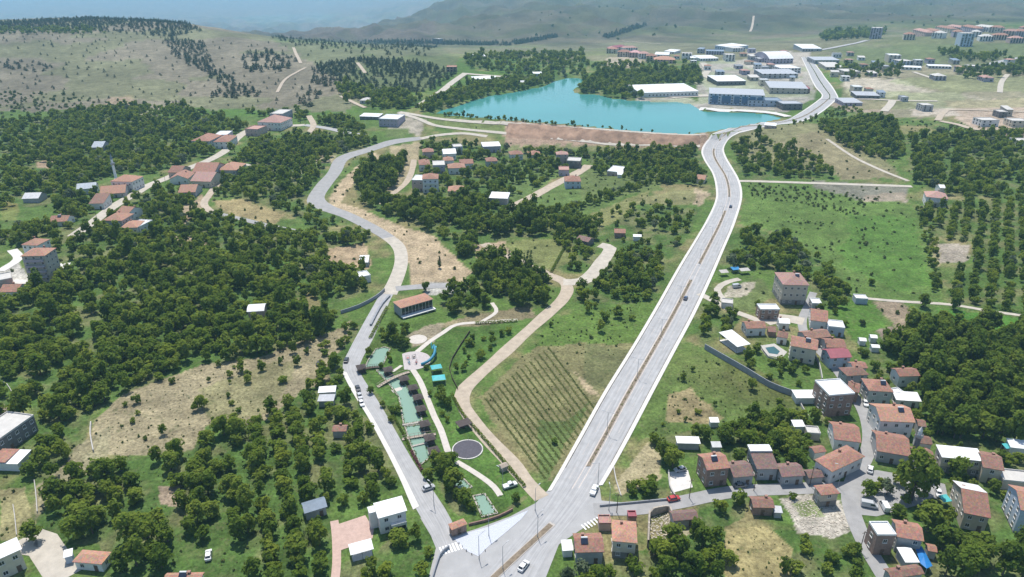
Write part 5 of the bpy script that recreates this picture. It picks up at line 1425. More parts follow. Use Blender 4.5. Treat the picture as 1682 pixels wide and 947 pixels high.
VS = [('grey garden shed behind the brick house', (1170,735),(1186,735),(1184,727), 2.4,'shed','grey','greym'), ('rusty lean-to beside the small red gabled house', (1262,545),(1276,546),(1274,539), 2.4,'shed','brick','old'),
      ('white hen house on the field edge', (1412,560),(1424,561),(1422,555), 2.2,'gable','white','white'), ('second white hut on the field edge', (1430,555),(1442,556),(1440,550), 2.4,'gable','white','white'), ('third white hut lower on the field edge', (1432,571),(1446,572),(1444,566), 2.2,'gable','white','white'),
      ('brown annex of the wide white house', (1508,700),(1522,702),(1520,690), 3.5,'gable','grey','old'), ('small tiled shed behind the large hip roofed house', (1338,745),(1358,742),(1354,730), 3,'gable','white','tile'),
      ('roofless tan yard shed uphill of the street bend', (1326,712),(1348,714),(1345,702), 2.6,'flat','beige','slab'), ('white annex in front of the red junction house', (924,905),(942,904),(940,889), 2.6,'shed','white','white'),
      ('maroon outhouse beside the pink hut', (1032,850),(1046,850),(1045,842), 2.4,'flat','brick','maroon'), ('tiny grey shed by the rubble yard', (1272,842),(1286,843),(1285,836), 2.2,'shed','grey','greym'),
      ('red tiled hut across the lower street', (1524,905),(1540,908),(1536,895), 2.8,'gable','grey','tile'), ('flat tan house past the red tiled two storey house', (1648,790),(1700,795),(1690,775), 3.2,'flat','beige','slab'), ('low white store at the border of the village', (1660,735),(1690,738),(1684,726), 3,'shed','white','white'),
      ('small white hut among the green gardens', (1167,694),(1182,694),(1180,688), 2.2,'shed','white','white'), ('grey topped hut beside the open white shed', (1185,498),(1204,500),(1202,492), 2.4,'flat','white','slab')]
VS2 = [('low tiled house between the maroon roof and the brown hip roof', (1402,606),(1426,605),(1421,593), 3.6,'gable','white','tile'), ('red lean roof on the back of the tall brick house', (1391,641),(1411,646),(1404,628), 4.5,'gable','brick','tile'),
       ('white cottage at the gravel yard', (1280,531),(1298,532),(1296,523), 3.2,'gable','white','white'), ('grey hut beside the beige block', (1334,499),(1350,500),(1348,491), 3,'flat','grey','white'), ('long pale sheet roof behind the grey green house', (1472,657),(1514,660),(1509,648), 3,'shed','white','white'),
       ('tile roofed house above the swimming pool', (1276,553),(1294,556),(1298,546), 3.4,'gable','white','old'), ('brown tiled house below the wide white house', (1508,728),(1532,731),(1529,717), 3.4,'gable','white','old')]
for a in VS2: house(*a, group=V1)
for a in VS: house(*a, win=0, chim=0, door=0, name='shed', cat='shed')
# glass front of the restaurant: posts, panes and terrace
o, w, d, H = BUILT['restaurant with a wide orange roof and glass front by the park pond']
n_ = 9
for i in range(n_):
    x0, x1 = -w / 2 + .6 + (w - 1.2) * i / n_, -w / 2 + .6 + (w - 1.2) * (i + 1) / n_
    q = build(MB().box(x0 + .08, x1 - .08, -d / 2 + .33, -d / 2 + .45, 1.6, H - .4), 'window', M_PANE, o)
    build(MB().box(x0 - .06, x0 + .06, -d / 2 + .28, -d / 2 + .4, .2, H), 'mullion', M_FRAME, q)
build(MB().box(-w / 2, w / 2, -d / 2 - 2.2, -d / 2 + .3, .9, 1.3), 'terrace', WALLS['white'], o)
for i in range(5): build(MB().box(-w / 2 + .2 + i * (w - .6) / 4, -w / 2 + .4 + i * (w - .6) / 4, -d / 2 - 2.1, -d / 2 - 1.9, -1, .9), 'post', M_STEEL, o)

# roofs with two coverings: a pale sheet laid over half of the tiles
def overlay(label, side, mat, frac=1.0, pitch=.42):
    o, w, d, H = BUILT[label]
    ro = [c for c in o.children if c.name.startswith('roof')][0]
    y = d / 2; r = y * pitch; s = 1 if side == 'back' else -1
    m = MB().poly([(-w/2 * frac, s * y * 1.01, H + .2), (w/2 * frac, s * y * 1.01, H + .2), (w/2 * frac, 0, H + r + .2), (-w/2 * frac, 0, H + r + .2)])
    m.poly([(-w/2 * frac, s * y * 1.01, H + .17), (w/2 * frac, s * y * 1.01, H + .17), (w/2 * frac, 0, H + r + .17), (-w/2 * frac, 0, H + r + .17)])
    build(m, 'roof_sheet', ROOFS[mat], ro)
overlay('house with red tiles in front and a white sheet behind, below the square', 'back', 'white')
o, w, d, H = BUILT['grey house with a white sheet roof over brown tiles along the street']
build(MB().box(-w/2, w/2, d*.18, d/2 + .1, H + d * .15 * .85, H + d * .15 + .35), 'roof_sheet', ROOFS['white'], [c for c in o.children if c.name.startswith('roof')][0])
o, w, d, H = BUILT['half red, half white roof among the bushes']
build(MB().box(-w/2, w * .1, -d/2, d/2, H + .2 + d*.05, H + .3 + d * .05), 'roof_sheet', ROOFS['tile'], [c for c in o.children if c.name.startswith('roof')][0])
o, w, d, H = BUILT['white villa with a flat white roof beside the park road']
q = build(MB().box(-w/2 - 1.8, -w/2 + .35, d*.05, d/2 - .2, -.5, H - .5), 'annex', WALLS['white'], o)
build(MB().box(-w/2 - 1.9, -w/2 + .36, d*.04, d/2 - .1, H - .5, H - .2), 'annex_roof', ROOFS['white'], q)
build(MB().box(-w*.1, w*.42, -d/2 - 1.4, -d/2 + .4, 2.9, 3.1).box(-w*.1, w*.42, -d/2 - 1.4, -d/2 - 1.32, 3.1, 3.9), 'balcony', WALLS['white'], o)
build(MB().box(-w*.1, w*.42, -d/2 + .36, -d/2 + .42, .1, 2.5), 'shade_front', M_PANE, o)
# office facade: glazed bays
o, w, d, H = BUILT['large blue glass office with a pale roof on the lake shore']
for i, (a_, b_) in enumerate([(.06, .17), (.24, .40), (.46, .56), (.60, .70), (.74, .84), (.88, .97)]):
    build(MB().box(-w/2 + w*a_, -w/2 + w*b_, -d/2 + .1, -d/2 + .7, 2, H - 2), 'curtain_wall', glassmat('blue_glass', (.05, .12, .24), .15), o)

# minaret
p = at(193, 302)
M_MIN = simple('white_stone', (.82, .81, .79), .8, .06, .6)
t = empty('minaret', p); tag(t, 'slender white minaret rising beside the mosque', 'minaret')
build(MB().tube((0, 0, -1), (0, 0, 4), 1.5, 1.4, 8), 'base', M_MIN, t)
build(MB().tube((0, 0, 4), (0, 0, 15), 1.0, .9, 10), 'shaft', M_MIN, t)
build(MB().tube((0, 0, 14.2), (0, 0, 15), .9, 1.6, 10).tube((0, 0, 15), (0, 0, 15.9), 1.6, 1.6, 10, False), 'balcony', WALLS['grey'], t)
build(MB().tube((0, 0, 15), (0, 0, 18.5), .75, .75, 10), 'upper_shaft', M_MIN, t)
build(MB().tube((0, 0, 18.5), (0, 0, 23.5), .85, .03, 10), 'spire', ROOFS['bluem'], t)
FOOT.append((p.x, p.y, 2.5, 2, 2, 0))
# second, short minaret by the village street
p = at(1499, 752)
t = empty('minaret', p); tag(t, 'stubby grey minaret beside the plane tree in the lower village', 'minaret')
build(MB().tube((0, 0, -1), (0, 0, 8.5), .95, .85, 8), 'shaft', WALLS['dark'], t)
build(MB().tube((0, 0, 8.5), (0, 0, 9.2), .85, 1.25, 8).tube((0, 0, 9.2), (0, 0, 10), 1.25, 1.25, 8, False), 'balcony', WALLS['grey'], t)
build(MB().tube((0, 0, 9.2), (0, 0, 11.2), .6, .6, 8).tube((0, 0, 11.2), (0, 0, 13), .7, .03, 8), 'spire', WALLS['white'], t)

# the ruin: four broken walls round a floor of rubble
c4 = [at(*q) for q in [(1064,899),(1116,893),(1098,838),(1066,848)]]
t = empty('ruin', sum(c4, Vector()) / 4); tag(t, 'roofless ruined house with broken walls and rubble inside', 'ruin')
R = random.Random(4)
for i in range(4):
    a_, b_ = c4[i] - t.location, c4[(i + 1) % 4] - t.location
    dr = (b_ - a_).normalized(); nn = Vector((-dr.y, dr.x, 0)) * .25; n_ = max(4, int((b_ - a_).length / 1.2)); mb = MB()
    hs = [2.6 + R.uniform(-1.3, .5) for _ in range(n_ + 1)]
    for k in range(n_):
        p0, p1 = a_.lerp(b_, k / n_), a_.lerp(b_, (k + 1) / n_); j = len(mb.v)
        for q, h in ((p0, hs[k]), (p1, hs[k + 1])): mb.v += [tuple(q + nn - Vector((0, 0, .5))), tuple(q - nn - Vector((0, 0, .5))), tuple(q - nn + Vector((0, 0, h))), tuple(q + nn + Vector((0, 0, h)))]
        for x_ in range(4): y_ = (x_ + 1) % 4; mb.f.append((j + x_, j + y_, j + 4 + y_, j + 4 + x_))
    build(mb, 'wall', simple('rubble_wall', (.40, .35, .29), .95, .3, 1.2, .4), t)
mb = MB()
for k in range(320):
    u_, v_ = R.uniform(.06, .94), R.uniform(.06, .94)
    q = c4[0].lerp(c4[1], u_).lerp(c4[3].lerp(c4[2], u_), v_) - t.location; s = R.uniform(.06, .22)
    mb.box(q.x - s, q.x + s, q.y - s * R.uniform(.5, 1), q.y + s, -.4, s * R.uniform(.5, 1.6))
o = build(mb, 'rubble', simple('rubble_stone', (.46, .41, .34), .95, .25, 2), t); o['kind'] = 'stuff'
FOOT.append((t.location.x, t.location.y, 6, 5, 5, 0))
print('houses', NH[0], 'objects', len(bpy.data.objects))
# ------------------------------------------------------------------ the park
M_POND = watermat('pond_water', (.21, .32, .25), 0.08, 1.2, 0.1)
M_WOOD = simple('dark_wood', (.085, .06, .045), .8, .25, 2)
M_STONE = simple('edging_stone', (.36, .33, .29), .9, .25, 1.5, .3)
M_THATCH = simple('dark_shingle', (.075, .06, .055), .9, .3, 2)
def pond(name, px, rim=True):
    pts = [at(*q) for q in px]
    o = sheet(name, px, M_POND, .05, 6)
    z = sum(q.z for q in pts) / len(pts)
    P = pts + [pts[0]]; mb = MB()
    cen = sum(pts, Vector()) / len(pts)
    for a, b in zip(P[:-1], P[1:]):
        dr = (b - a).normalized(); nn = Vector((-dr.y, dr.x, 0)) * .25; k = len(mb.v)
        for q in (a - dr * .1, b + dr * .1): mb.v += [(q.x + nn.x, q.y + nn.y, q.z - .2), (q.x - nn.x, q.y - nn.y, q.z - .2), (q.x - nn.x, q.y - nn.y, q.z + .28), (q.x + nn.x, q.y + nn.y, q.z + .28)]
        for x_ in range(4): y_ = (x_ + 1) % 4; mb.f.append((k + x_, k + y_, k + 4 + y_, k + 4 + x_))
        mb.f += [(k, k + 1, k + 2, k + 3), (k + 7, k + 6, k + 5, k + 4)]
    r = build(mb, 'pond_edge', M_STONE); tag(r, None, None, None, 'structure')
    CLEAR.append(px); BANKS.append(P)
    return o
BANKS = []
pond('park_pond', [(599,604),(607,588),(618,573),(632,570),(641,573),(634,588),(627,604)])
pond('park_pond', [(618,608),(632,609),(658,624),(672,639),(684,660),(694,692),(663,697),(659,672),(655,652),(640,632)])
pond('park_pond', [(665,700),(695,697),(700,722),(706,752),(690,764),(676,735)])
pond('park_pond', [(738,776),(752,777),(775,800),(762,806),(742,795)])
pond('park_pond', [(777,815),(796,811),(817,843),(792,849)])
sheet('garden_path', [(642,640),(662,634),(660,640),(646,645)], M_PATH, .06, 4)
ribbon('park_path', [(678,607),(690,626),(702,655),(714,685),(724,705),(736,742)], 2.3, M_PATH, .06, 3)
ribbon('park_path', [(750,758),(772,771),(795,786),(812,800),(822,814)], 2.0, M_PATH, .06, 3)
ribbon('park_path', [(680,582),(704,562),(728,546),(750,533),(790,529),(850,525)], 2.3, M_PATH, .06, 3)
ribbon('park_path', [(790,529),(815,512),(808,497)], 2.0, M_PATH, .065, 3)
ribbon('park_path', [(645,610),(660,600)], 1.4, M_PATH, .065, 3)
def disc(name, px, r, mat, z0, z1, n=40):
    c = at(*px); mb = MB().prism([(r * math.cos(2 * math.pi * i / n), r * math.sin(2 * math.pi * i / n)) for i in range(n)], z0, z1)
    o = build(mb, name, mat); o.location = c; return o
o = disc('play_plaza', (678,592), 7.6, simple('pink_grey_paving', (.43, .39, .38), .9, .15, 1), -.5, .1); tag(o, None, None, None, 'structure')
RIBS.append((np.array([(o.location.x, o.location.y)]), 8.2))
o = disc('round_lawn_seat', (686,557), 4.2, M_PATH, -.5, .09); tag(o, None, None, None, 'structure'); RIBS.append((np.array([(o.location.x, o.location.y)]), 4.5))
# dark round court with a pale rim
c = at(768, 738); t = empty('round_court', c); tag(t, 'round dark play court with a pale rim on the lawn', 'court')
n = 40; cs = [(math.cos(2 * math.pi * i / n), math.sin(2 * math.pi * i / n)) for i in range(n)]
build(MB().prism([(5.0 * a, 5.0 * b) for a, b in cs], -.3, .12), 'floor', simple('dark_rubber', (.085, .08, .095), .9, .25, 1.2), t)
mb = MB()
for i in range(n):
    a, b = cs[i], cs[(i + 1) % n]; k = len(mb.v)
    for q in (a, b): mb.v += [(5.0 * q[0], 5.0 * q[1], -.3), (5.35 * q[0], 5.35 * q[1], -.3), (5.35 * q[0], 5.35 * q[1], .22), (5.0 * q[0], 5.0 * q[1], .22)]
    for x_ in range(4): y_ = (x_ + 1) % 4; mb.f.append((k + x_, k + y_, k + 4 + y_, k + 4 + x_))
build(mb, 'rim', M_WALK, t)
for i in range(0, n, 5): build(MB().tube((5.2 * cs[i][0], 5.2 * cs[i][1], .2), (5.2 * cs[i][0], 5.2 * cs[i][1], 1.0), .05, .05, 6), 'post', M_STEEL, t)
RIBS.append((np.array([(c.x, c.y)]), 7))
# gazebos
def gazebo(px, label, s=1.55, rz=.4):
    c = at(*px); t = empty('gazebo', c, rz); tag(t, label, 'gazebo', 'gazebos along the park ponds')
    build(MB().box(-s, s, -s, s, -.3, .15), 'floor', M_WOOD, t)
    for a in (-1, 1):
        for b in (-1, 1): build(MB().box(a * s * .86 - .07, a * s * .86 + .07, b * s * .86 - .07, b * s * .86 + .07, .15, 2.3), 'post', M_WOOD, t)
    mb = MB(); e = s + .35
    mb.v = [(-e, -e, 2.25), (e, -e, 2.25), (e, e, 2.25), (-e, e, 2.25), (0, 0, 3.4), (-e, -e, 2.37), (e, -e, 2.37), (e, e, 2.37), (-e, e, 2.37)]
    mb.f = [(3, 2, 1, 0), (5, 6, 4), (6, 7, 4), (7, 8, 4), (8, 5, 4), (0, 1, 6, 5), (1, 2, 7, 6), (2, 3, 8, 7), (3, 0, 5, 8)]
    build(mb, 'roof', M_THATCH, t)
    for a in (-1, 1): build(MB().box(-s * .8, s * .8, a * s * .8 - .18, a * s * .8 + .18, .45, .55), 'bench', M_WOOD, t)
    FOOT.append((c.x, c.y, 2.6, 2.2, 2.2, 0))
for px, lb in [((638,614),'dark gazebo at the upper bend of the pond'), ((664,629),'dark gazebo beside the wooden footbridge'), ((679,644),'dark gazebo, first below the footbridge on the path side'),
               ((687,660),'dark gazebo halfway along the long pond'), ((692,679),'dark gazebo above the weir on the path side'), ((698,704),'dark gazebo beside the weir'), ((706,727),'dark gazebo beside the lower pond'),
               ((713,748),'dark gazebo at the foot of the lower pond'), ((594,610),'dark gazebo between the park road and the pond head')]:
    gazebo(px, lb)
o = None
c = at(762, 703); t = empty('picnic_shelter', c, .5); tag(t, 'grey roofed picnic shelter on the lawn beside the hedge', 'shelter')
build(MB().box(-2.6, 2.6, -1.9, 1.9, 2.4, 2.55), 'roof', M_THATCH, t)
for a in (-1, 1):
    for b in (-1, 1): build(MB().box(a * 2.3 - .08, a * 2.3 + .08, b * 1.6 - .08, b * 1.6 + .08, -.3, 2.4), 'post', M_WOOD, t)
build(MB().box(-1.6, 1.6, -.5, .5, .7, .78).box(-.2, .2, -.2, .2, -.2, .7), 'table', M_WOOD, t)
# bridges and weirs
def bridge(p0, p1, w, label, mat, arch=.5):
    a, b = at(*p0), at(*p1); mid = (a + b) / 2; L_ = (b - a).length; t = empty('footbridge', mid, math.atan2(b.y - a.y, b.x - a.x)); tag(t, label, 'footbridge')
    n_ = 14
    for i in range(n_):
        x0, x1 = -L_/2 + L_ * i / n_ + .03, -L_/2 + L_ * (i + 1) / n_ - .03; z = .35 + arch * (1 - ((x0 + x1) / L_) ** 2)
        build(MB().box(x0, x1, -w/2, w/2, z - .12, z), 'plank', mat, t)
    for s in (-1, 1):
        pts = [(-L_/2 + L_ * i / 8, s * w/2, 1.3 + arch * (1 - (2 * i / 8 - 1) ** 2)) for i in range(9)]
        build(MB().path(pts, .06), 'handrail', mat, t)
        for q in pts: build(MB().tube((q[0], q[1], q[2] - 1.2), q, .045, .045, 5), 'baluster', mat, t)
M_PALEWOOD = simple('pale_wood', (.36, .30, .24), .85, .2, 2)
bridge((597,607),(627,604), 1.3, 'dark footbridge at the head of the pond', M_WOOD)
bridge((620,636),(672,612), 1.6, 'pale wooden footbridge across the middle pond', M_PALEWOOD, .8)
bridge((660,722),(716,714), 1.3, 'narrow footbridge across the lower pond', M_PALEWOOD, .3)
def wall(name, px, h, th, mat, label, cat='wall', base=.3):
    pts = [at(*q) for q in px]; mb = MB()
    pts = spline(pts, 6) if len(pts) > 2 else [pts[0].lerp(pts[1], i / 6) for i in range(7)]
    L_, R_ = offset_line(pts, th); k = 0
    for l, r in zip(L_, R_):
        z = gz((l.x + r.x) / 2, (l.y + r.y) / 2); mb.v += [(l.x, l.y, z - base), (r.x, r.y, z - base), (r.x, r.y, z + h), (l.x, l.y, z + h)]
    for j in range(len(pts) - 1):
        k = j * 4
        for a, b in ((0, 1), (1, 2), (2, 3), (3, 0)): mb.f.append((k + a, k + b, k + 4 + b, k + 4 + a))
    mb.f.append((0, 1, 2, 3)[::-1]); e = (len(pts) - 1) * 4; mb.f.append((e, e + 1, e + 2, e + 3))
    o = build(mb, name, mat); tag(o, label, cat)
    RIBS.append((np.array([(q.x, q.y) for q in pts]), 1.3))
    return o
M_BLOCK = simple('grey_block_wall', (.27, .28, .30), .9, .18, .6, .2)
M_WHITEW = simple('whitewashed_wall', (.42, .40, .37), .9, .15, .8)
wall('weir', [(661,699),(695,694)], .5, .9, M_STONE, 'stone weir across the park pond', 'weir')
wall('weir', [(672,735),(701,728)], .4, .8, M_STONE, 'lower stone weir in the park pond', 'weir')
wall('garden_wall', [(1157,573),(1190,592),(1228,614),(1262,635),(1295,648),(1310,651)], 2.6, .3, M_BLOCK, 'long grey block wall running down beside the village gardens')
wall('garden_wall', [(1247,566),(1262,588),(1285,592)], 1.0, .25, M_WHITEW, 'low white wall behind the swimming pool')
wall('garden_wall', [(770,863),(795,857),(820,849),(842,838)], .9, .35, simple('red_stone_wall', (.26, .16, .13), .9, .25, 1), 'low reddish park wall curving from the kiosk')
wall('garden_wall', [(640,487),(628,500),(618,517),(609,535)], 1.1, 1.0, M_BLOCK, 'grey retaining wall beside the restaurant drive')
wall('garden_wall', [(560,515),(590,505),(618,490),(632,478)], 1.8, .3, M_BLOCK, 'dark boundary wall along the upper park road')
wall('garden_wall', [(150,695),(149,715),(154,742)], 1.0, .35, M_WHITEW, 'short pale wall at the corner of the dry field')
wall('garden_wall', [(57,790),(60,815),(62,842)], .7, .22, M_WHITEW, 'thin pale wall in the scrub')
wall('garden_wall', [(22,830),(25,850),(28,880)], .6, .2, M_WHITEW, 'thin garden wall beside the yellow grass')
wall('garden_wall', [(1008,768),(1012,790),(1020,815)], .6, .3, M_WHITEW, 'low white wall beside the dry plot')
wall('garden_wall', [(1098,775),(1100,800),(1108,815)], 1.0, .4, M_WHITEW, 'white yard wall of the brick house')
wall('garden_wall', [(738,900),(722,915),(708,960)], 1.2, .4, M_BLOCK, 'grey wall at the orchard corner of the junction')
wall('garden_wall', [(1310,656),(1318,672),(1327,686)], 1.2, .25, M_WHITEW, 'thin wall below the white sheet roof')
wall('garden_wall', [(985,832),(1048,826),(1110,820)], .8, .3, M_BLOCK, 'low grey wall along the village street')
wall('garden_wall', [(1335,580),(1345,600),(1350,625)], 1.4, .3, M_WHITEW, 'pale garden wall above the tall brick house')
wall('garden_wall', [(0,625),(12,632),(20,645)], .6, .2, M_WHITEW, 'scrap of pale wall beside the dense orchard')
wall('fence', [(752,640),(738,606),(752,575),(772,545)], 1.1, .12, M_WOOD, 'dark fence at the back of the playground', 'fence')
# swimming pool with white apron
ap = [(1246,568),(1272,564),(1293,578),(1284,588),(1257,583)]
sheet('pool_apron', ap, M_WHITEW, .08, 4); CLEAR.append(ap)
sheet('pool_water', [(1257,571),(1271,569),(1281,577),(1277,582),(1263,580)], watermat('pool_water', (.05, .12, .13), .1, 1, .05), .13, 4)
ap = [(1100,775),(1130,772),(1138,800),(1102,810)]
sheet('yard', ap, M_WALK, .06, 4); CLEAR.append(ap)

# playground: blue slide arc, turquoise canopies, small play things
M_BLUE = simple('blue_plastic', (.03, .20, .30), .45, .12, 1.5)
M_TURQ = simple('turquoise_canvas', (.08, .42, .44), .6, .12, 1)
M_RED = simple('red_plastic', (.35, .06, .05), .5, .1, 1.5)
def frame_mesh(pts, r, n=10):
    mb = MB(); prev = None
    for i, q in enumerate(pts):
        tg = (pts[min(i + 1, len(pts) - 1)] - pts[max(i - 1, 0)]).normalized(); a = tg.cross(Vector((0, 0, 1))).normalized(); b = a.cross(tg)
        for k in range(n): t = 2 * math.pi * k / n; mb.v.append(tuple(q + a * r * math.cos(t) + b * r * math.sin(t)))
    for i in range(len(pts) - 1):
        for k in range(n): j = (k + 1) % n; mb.f.append((i * n + k, i * n + j, (i + 1) * n + j, (i + 1) * n + k))
    return mb
c = at(705, 592); t = empty('slide', c); tag(t, 'curved blue covered slide at the edge of the play plaza', 'slide')
pp = [at(*q) - c for q in [(692,600),(701,599),(710,594),(715,586),(713,579)]]
for i, q in enumerate(pp): q.z += .6 + i * .75
pp = spline(pp, .8)
build(frame_mesh(pp, .6), 'tube', M_BLUE, t, True)
for q in pp[3::4]: build(MB().tube((q.x, q.y, -.3), (q.x, q.y, q.z), .08, .08, 6), 'post', M_STEEL, t)
q = pp[-1]; build(MB().box(q.x - 1.1, q.x + 1.1, q.y - 1.1, q.y + 1.1, q.z - 1, q.z - .85).box(q.x - 1.1, q.x - .95, q.y - 1.1, q.y + 1.1, q.z - .85, q.z + 1.1), 'platform', M_TURQ, t)
for px, rz, lb, s in [((717,610), .3, 'small turquoise canopy behind the play plaza', (2.2, 1.7)), ((721,628), .2, 'larger turquoise canopy near the hedge', (2.6, 2.0))]:
    c = at(*px); t = empty('canopy', c, rz); tag(t, lb, 'canopy')
    a, b = s; mb = MB(); mb.v = [(-a, -b, 2.3), (a, -b, 2.3), (a, b, 2.3), (-a, b, 2.3), (-a * .5, 0, 3.0), (a * .5, 0, 3.0)]; mb.f = [(0, 1, 5, 4), (2, 3, 4, 5), (1, 2, 5), (3, 0, 4)]
    build(mb, 'canvas', M_TURQ, t)
    for x_ in (-1, 1):
        for y_ in (-1, 1): build(MB().tube((x_ * a * .95, y_ * b * .95, -.2), (x_ * a * .95, y_ * b * .95, 2.3), .05, .05, 6), 'post', M_STEEL, t)
    FOOT.append((c.x, c.y, 3, 3, 3, 0))
for i, (px, mat_, lb) in enumerate([((670,590), M_RED, 'red spring rocker on the play plaza'), ((680,588), M_WOOD, 'dark climbing frame on the play plaza'), ((684,597), M_RED, 'red seesaw on the play plaza'), ((672,597), M_BLUE, 'blue swing frame on the play plaza')]):
    c = at(*px); c.z += .1; t = empty('play_frame', c, i * .7); tag(t, lb, 'play equipment')
    for x_ in (-.8, .8): build(MB().tube((x_, -.5, 0), (x_, 0, 1.6), .06, .06, 6).tube((x_, .5, 0), (x_, 0, 1.6), .06, .06, 6), 'leg', M_STEEL, t)
    build(MB().tube((-.9, 0, 1.6), (.9, 0, 1.6), .07, .07, 6), 'bar', mat_, t); build(MB().box(-.5, .5, -.3, .3, .5, .7), 'seat', mat_, t)
c = at(827, 772)
t = empty('hut', c, .6); tag(t, 'tiny wooden hut at the edge of the lawn by the dirt lane', 'hut')
build(MB().box(-1.1, 1.1, -.8, .8, -.3, 1.9), 'wall', M_PALEWOOD, t); build(roof_mesh('gable', 2.8, 2.2, 1.9, .5), 'roof', M_PALEWOOD, t)
# blue tarpaulin in the lower village
P = [(1504,899),(1514,897),(1532,928),(1522,934),(1512,924)]
w_ = [at(*q, 2.4) for q in P]; t = empty('tarpaulin', sum(w_, Vector()) / 5); tag(t, 'bright blue tarpaulin stretched beside the white shed', 'tarpaulin')
mb = MB(); mb.v = [tuple(q - t.location + Vector((0, 0, 2.2 + .3 * (i % 2)))) for i, q in enumerate(w_)] + [(0, 0, 2.9)]; mb.f = [(i, (i + 1) % 5, 5) for i in range(5)]
build(mb, 'sheet', simple('blue_tarpaulin', (.02, .17, .45), .5, .15, 1.5), t)
for q in w_: q = q - t.location; build(MB().tube((q.x, q.y, -.3), (q.x, q.y, 2.3), .05, .05, 6), 'post', M_STEEL, t)
for px, mt, lb, w, d in [((1549,828), M_TURQ, 'turquoise awning under the plane trees', 3.0, 2.6), ((1207,447), simple('awning_blue', (.03, .2, .42), .5, .1, 1), 'bright blue awning in the yard beyond the dual road', 4.5, 3.2),
                         ((1188,452), M_WHITEW, 'white awning beside the blue one', 4.5, 3.2), ((1222,449), M_WHITEW, 'pale awning on the other side of the blue one', 5.5, 3), ((1653,741), M_TURQ, 'small pale turquoise awning among the gardens', 3.5, 2.2)]:
    c = at(*px); t = empty('awning', c, .2); tag(t, lb, 'awning')
    build(MB().poly([(-w/2, -d/2, 2.2), (w/2, -d/2, 2.2), (w/2, d/2, 2.7), (-w/2, d/2, 2.7)]).poly([(w/2, -d/2, 2.15), (-w/2, -d/2, 2.15), (-w/2, d/2, 2.65), (w/2, d/2, 2.65)]), 'canvas', mt, t)
    for x_ in (-1, 1):
        for y_ in (-1, 1): build(MB().tube((x_ * w * .46, y_ * d * .46, -.3), (x_ * w * .46, y_ * d * .46, 2.4 + .2 * y_), .05, .05, 6), 'post', M_STEEL, t)
    FOOT.append((c.x, c.y, 3, 3, 3, 0))

# ------------------------------------------------------------------ vehicles
PAINT = {}
def carpaint(name, col):
    if name not in PAINT:
        m, t, N, L, b = mat_base('paint_' + name); b.inputs['Base Color'].default_value = (*col, 1); b.inputs['Roughness'].default_value = .3
        b.inputs['Coat Weight'].default_value = .6; b.inputs['Coat Roughness'].default_value = .08
        PAINT[name] = m
    return PAINT[name]
M_TYRE = simple('tyre', (.02, .02, .02), .9, .2, 3)
M_LAMPW = glassmat('headlight_glass', (.7, .7, .68), .1)
M_LAMPR = glassmat('taillight_glass', (.3, .01, .01), .2)
def loft(sec):
    mb = MB(); n_ = 8
    for x, zl, zb, zt, hw, ht in sec:
        mb.v += [(x, -hw * .92, zl), (x, -hw, zl + .18), (x, -hw, zb), (x, -ht, zt), (x, ht, zt), (x, hw, zb), (x, hw, zl + .18), (x, hw * .92, zl)]
    for i in range(len(sec) - 1):
        for k in range(n_): j = (k + 1) % n_; mb.f.append((i * n_ + k, i * n_ + j, (i + 1) * n_ + j, (i + 1) * n_ + k))
    mb.f.append(tuple(range(n_ - 1, -1, -1))); e = (len(sec) - 1) * n_; mb.f.append(tuple(range(e, e + n_)))
    return mb
WHEEL = MB().tube((0, -.11, 0), (0, .11, 0), .32, .32, 16).mesh('wheel', M_TYRE)
RIM = MB().tube((0, -.118, 0), (0, .118, 0), .19, .19, 12).mesh('rim', M_STEEL)
SHAPES = {
 'car': ([(-2.1,.3,.62,.72,.72,.6),(-2.0,.25,.78,.9,.82,.7),(-1.75,.22,.9,.98,.86,.74),(-1.25,.2,.92,1.38,.87,.62),(-.4,.2,.92,1.46,.88,.64),(.35,.2,.92,1.38,.88,.62),(1.05,.2,.9,.96,.87,.74),(1.8,.22,.8,.84,.84,.72),(2.08,.28,.6,.68,.74,.62)],
         [(-1.78, 1.0, -1.28, 1.36), (.38, 1.36, 1.02, .98)], (-1.2, .5, .95, 1.34), 1.3),
 'van': ([(-2.4,.35,1.0,1.9,.84,.74),(-2.3,.3,1.05,2.0,.92,.8),(-1,.28,1.05,2.05,.95,.84),(.9,.28,1.05,2.02,.95,.84),(1.45,.28,1.05,1.62,.94,.8),(1.85,.28,1.0,1.12,.93,.82),(2.35,.3,.85,.95,.88,.76),(2.5,.36,.7,.78,.78,.66)],
         [(1.02, 1.95, 1.75, 1.18)], (.1, 1.2, 1.15, 1.75), 1.55),
 'pickup': ([(-2.5,.35,.75,.9,.82,.8),(-2.45,.32,.8,.98,.88,.86),(-.75,.3,.85,.99,.9,.88),(-.7,.3,.98,1.55,.9,.66),(-.2,.3,.98,1.72,.9,.68),(.5,.3,.98,1.68,.9,.66),(1.15,.3,.98,1.05,.9,.76),(2.1,.32,.9,.95,.86,.74),(2.35,.38,.7,.8,.78,.66)],
         [(.55, 1.62, 1.1, 1.08)], (-.5, .5, 1.02, 1.55), 1.5)}
CARME = {}
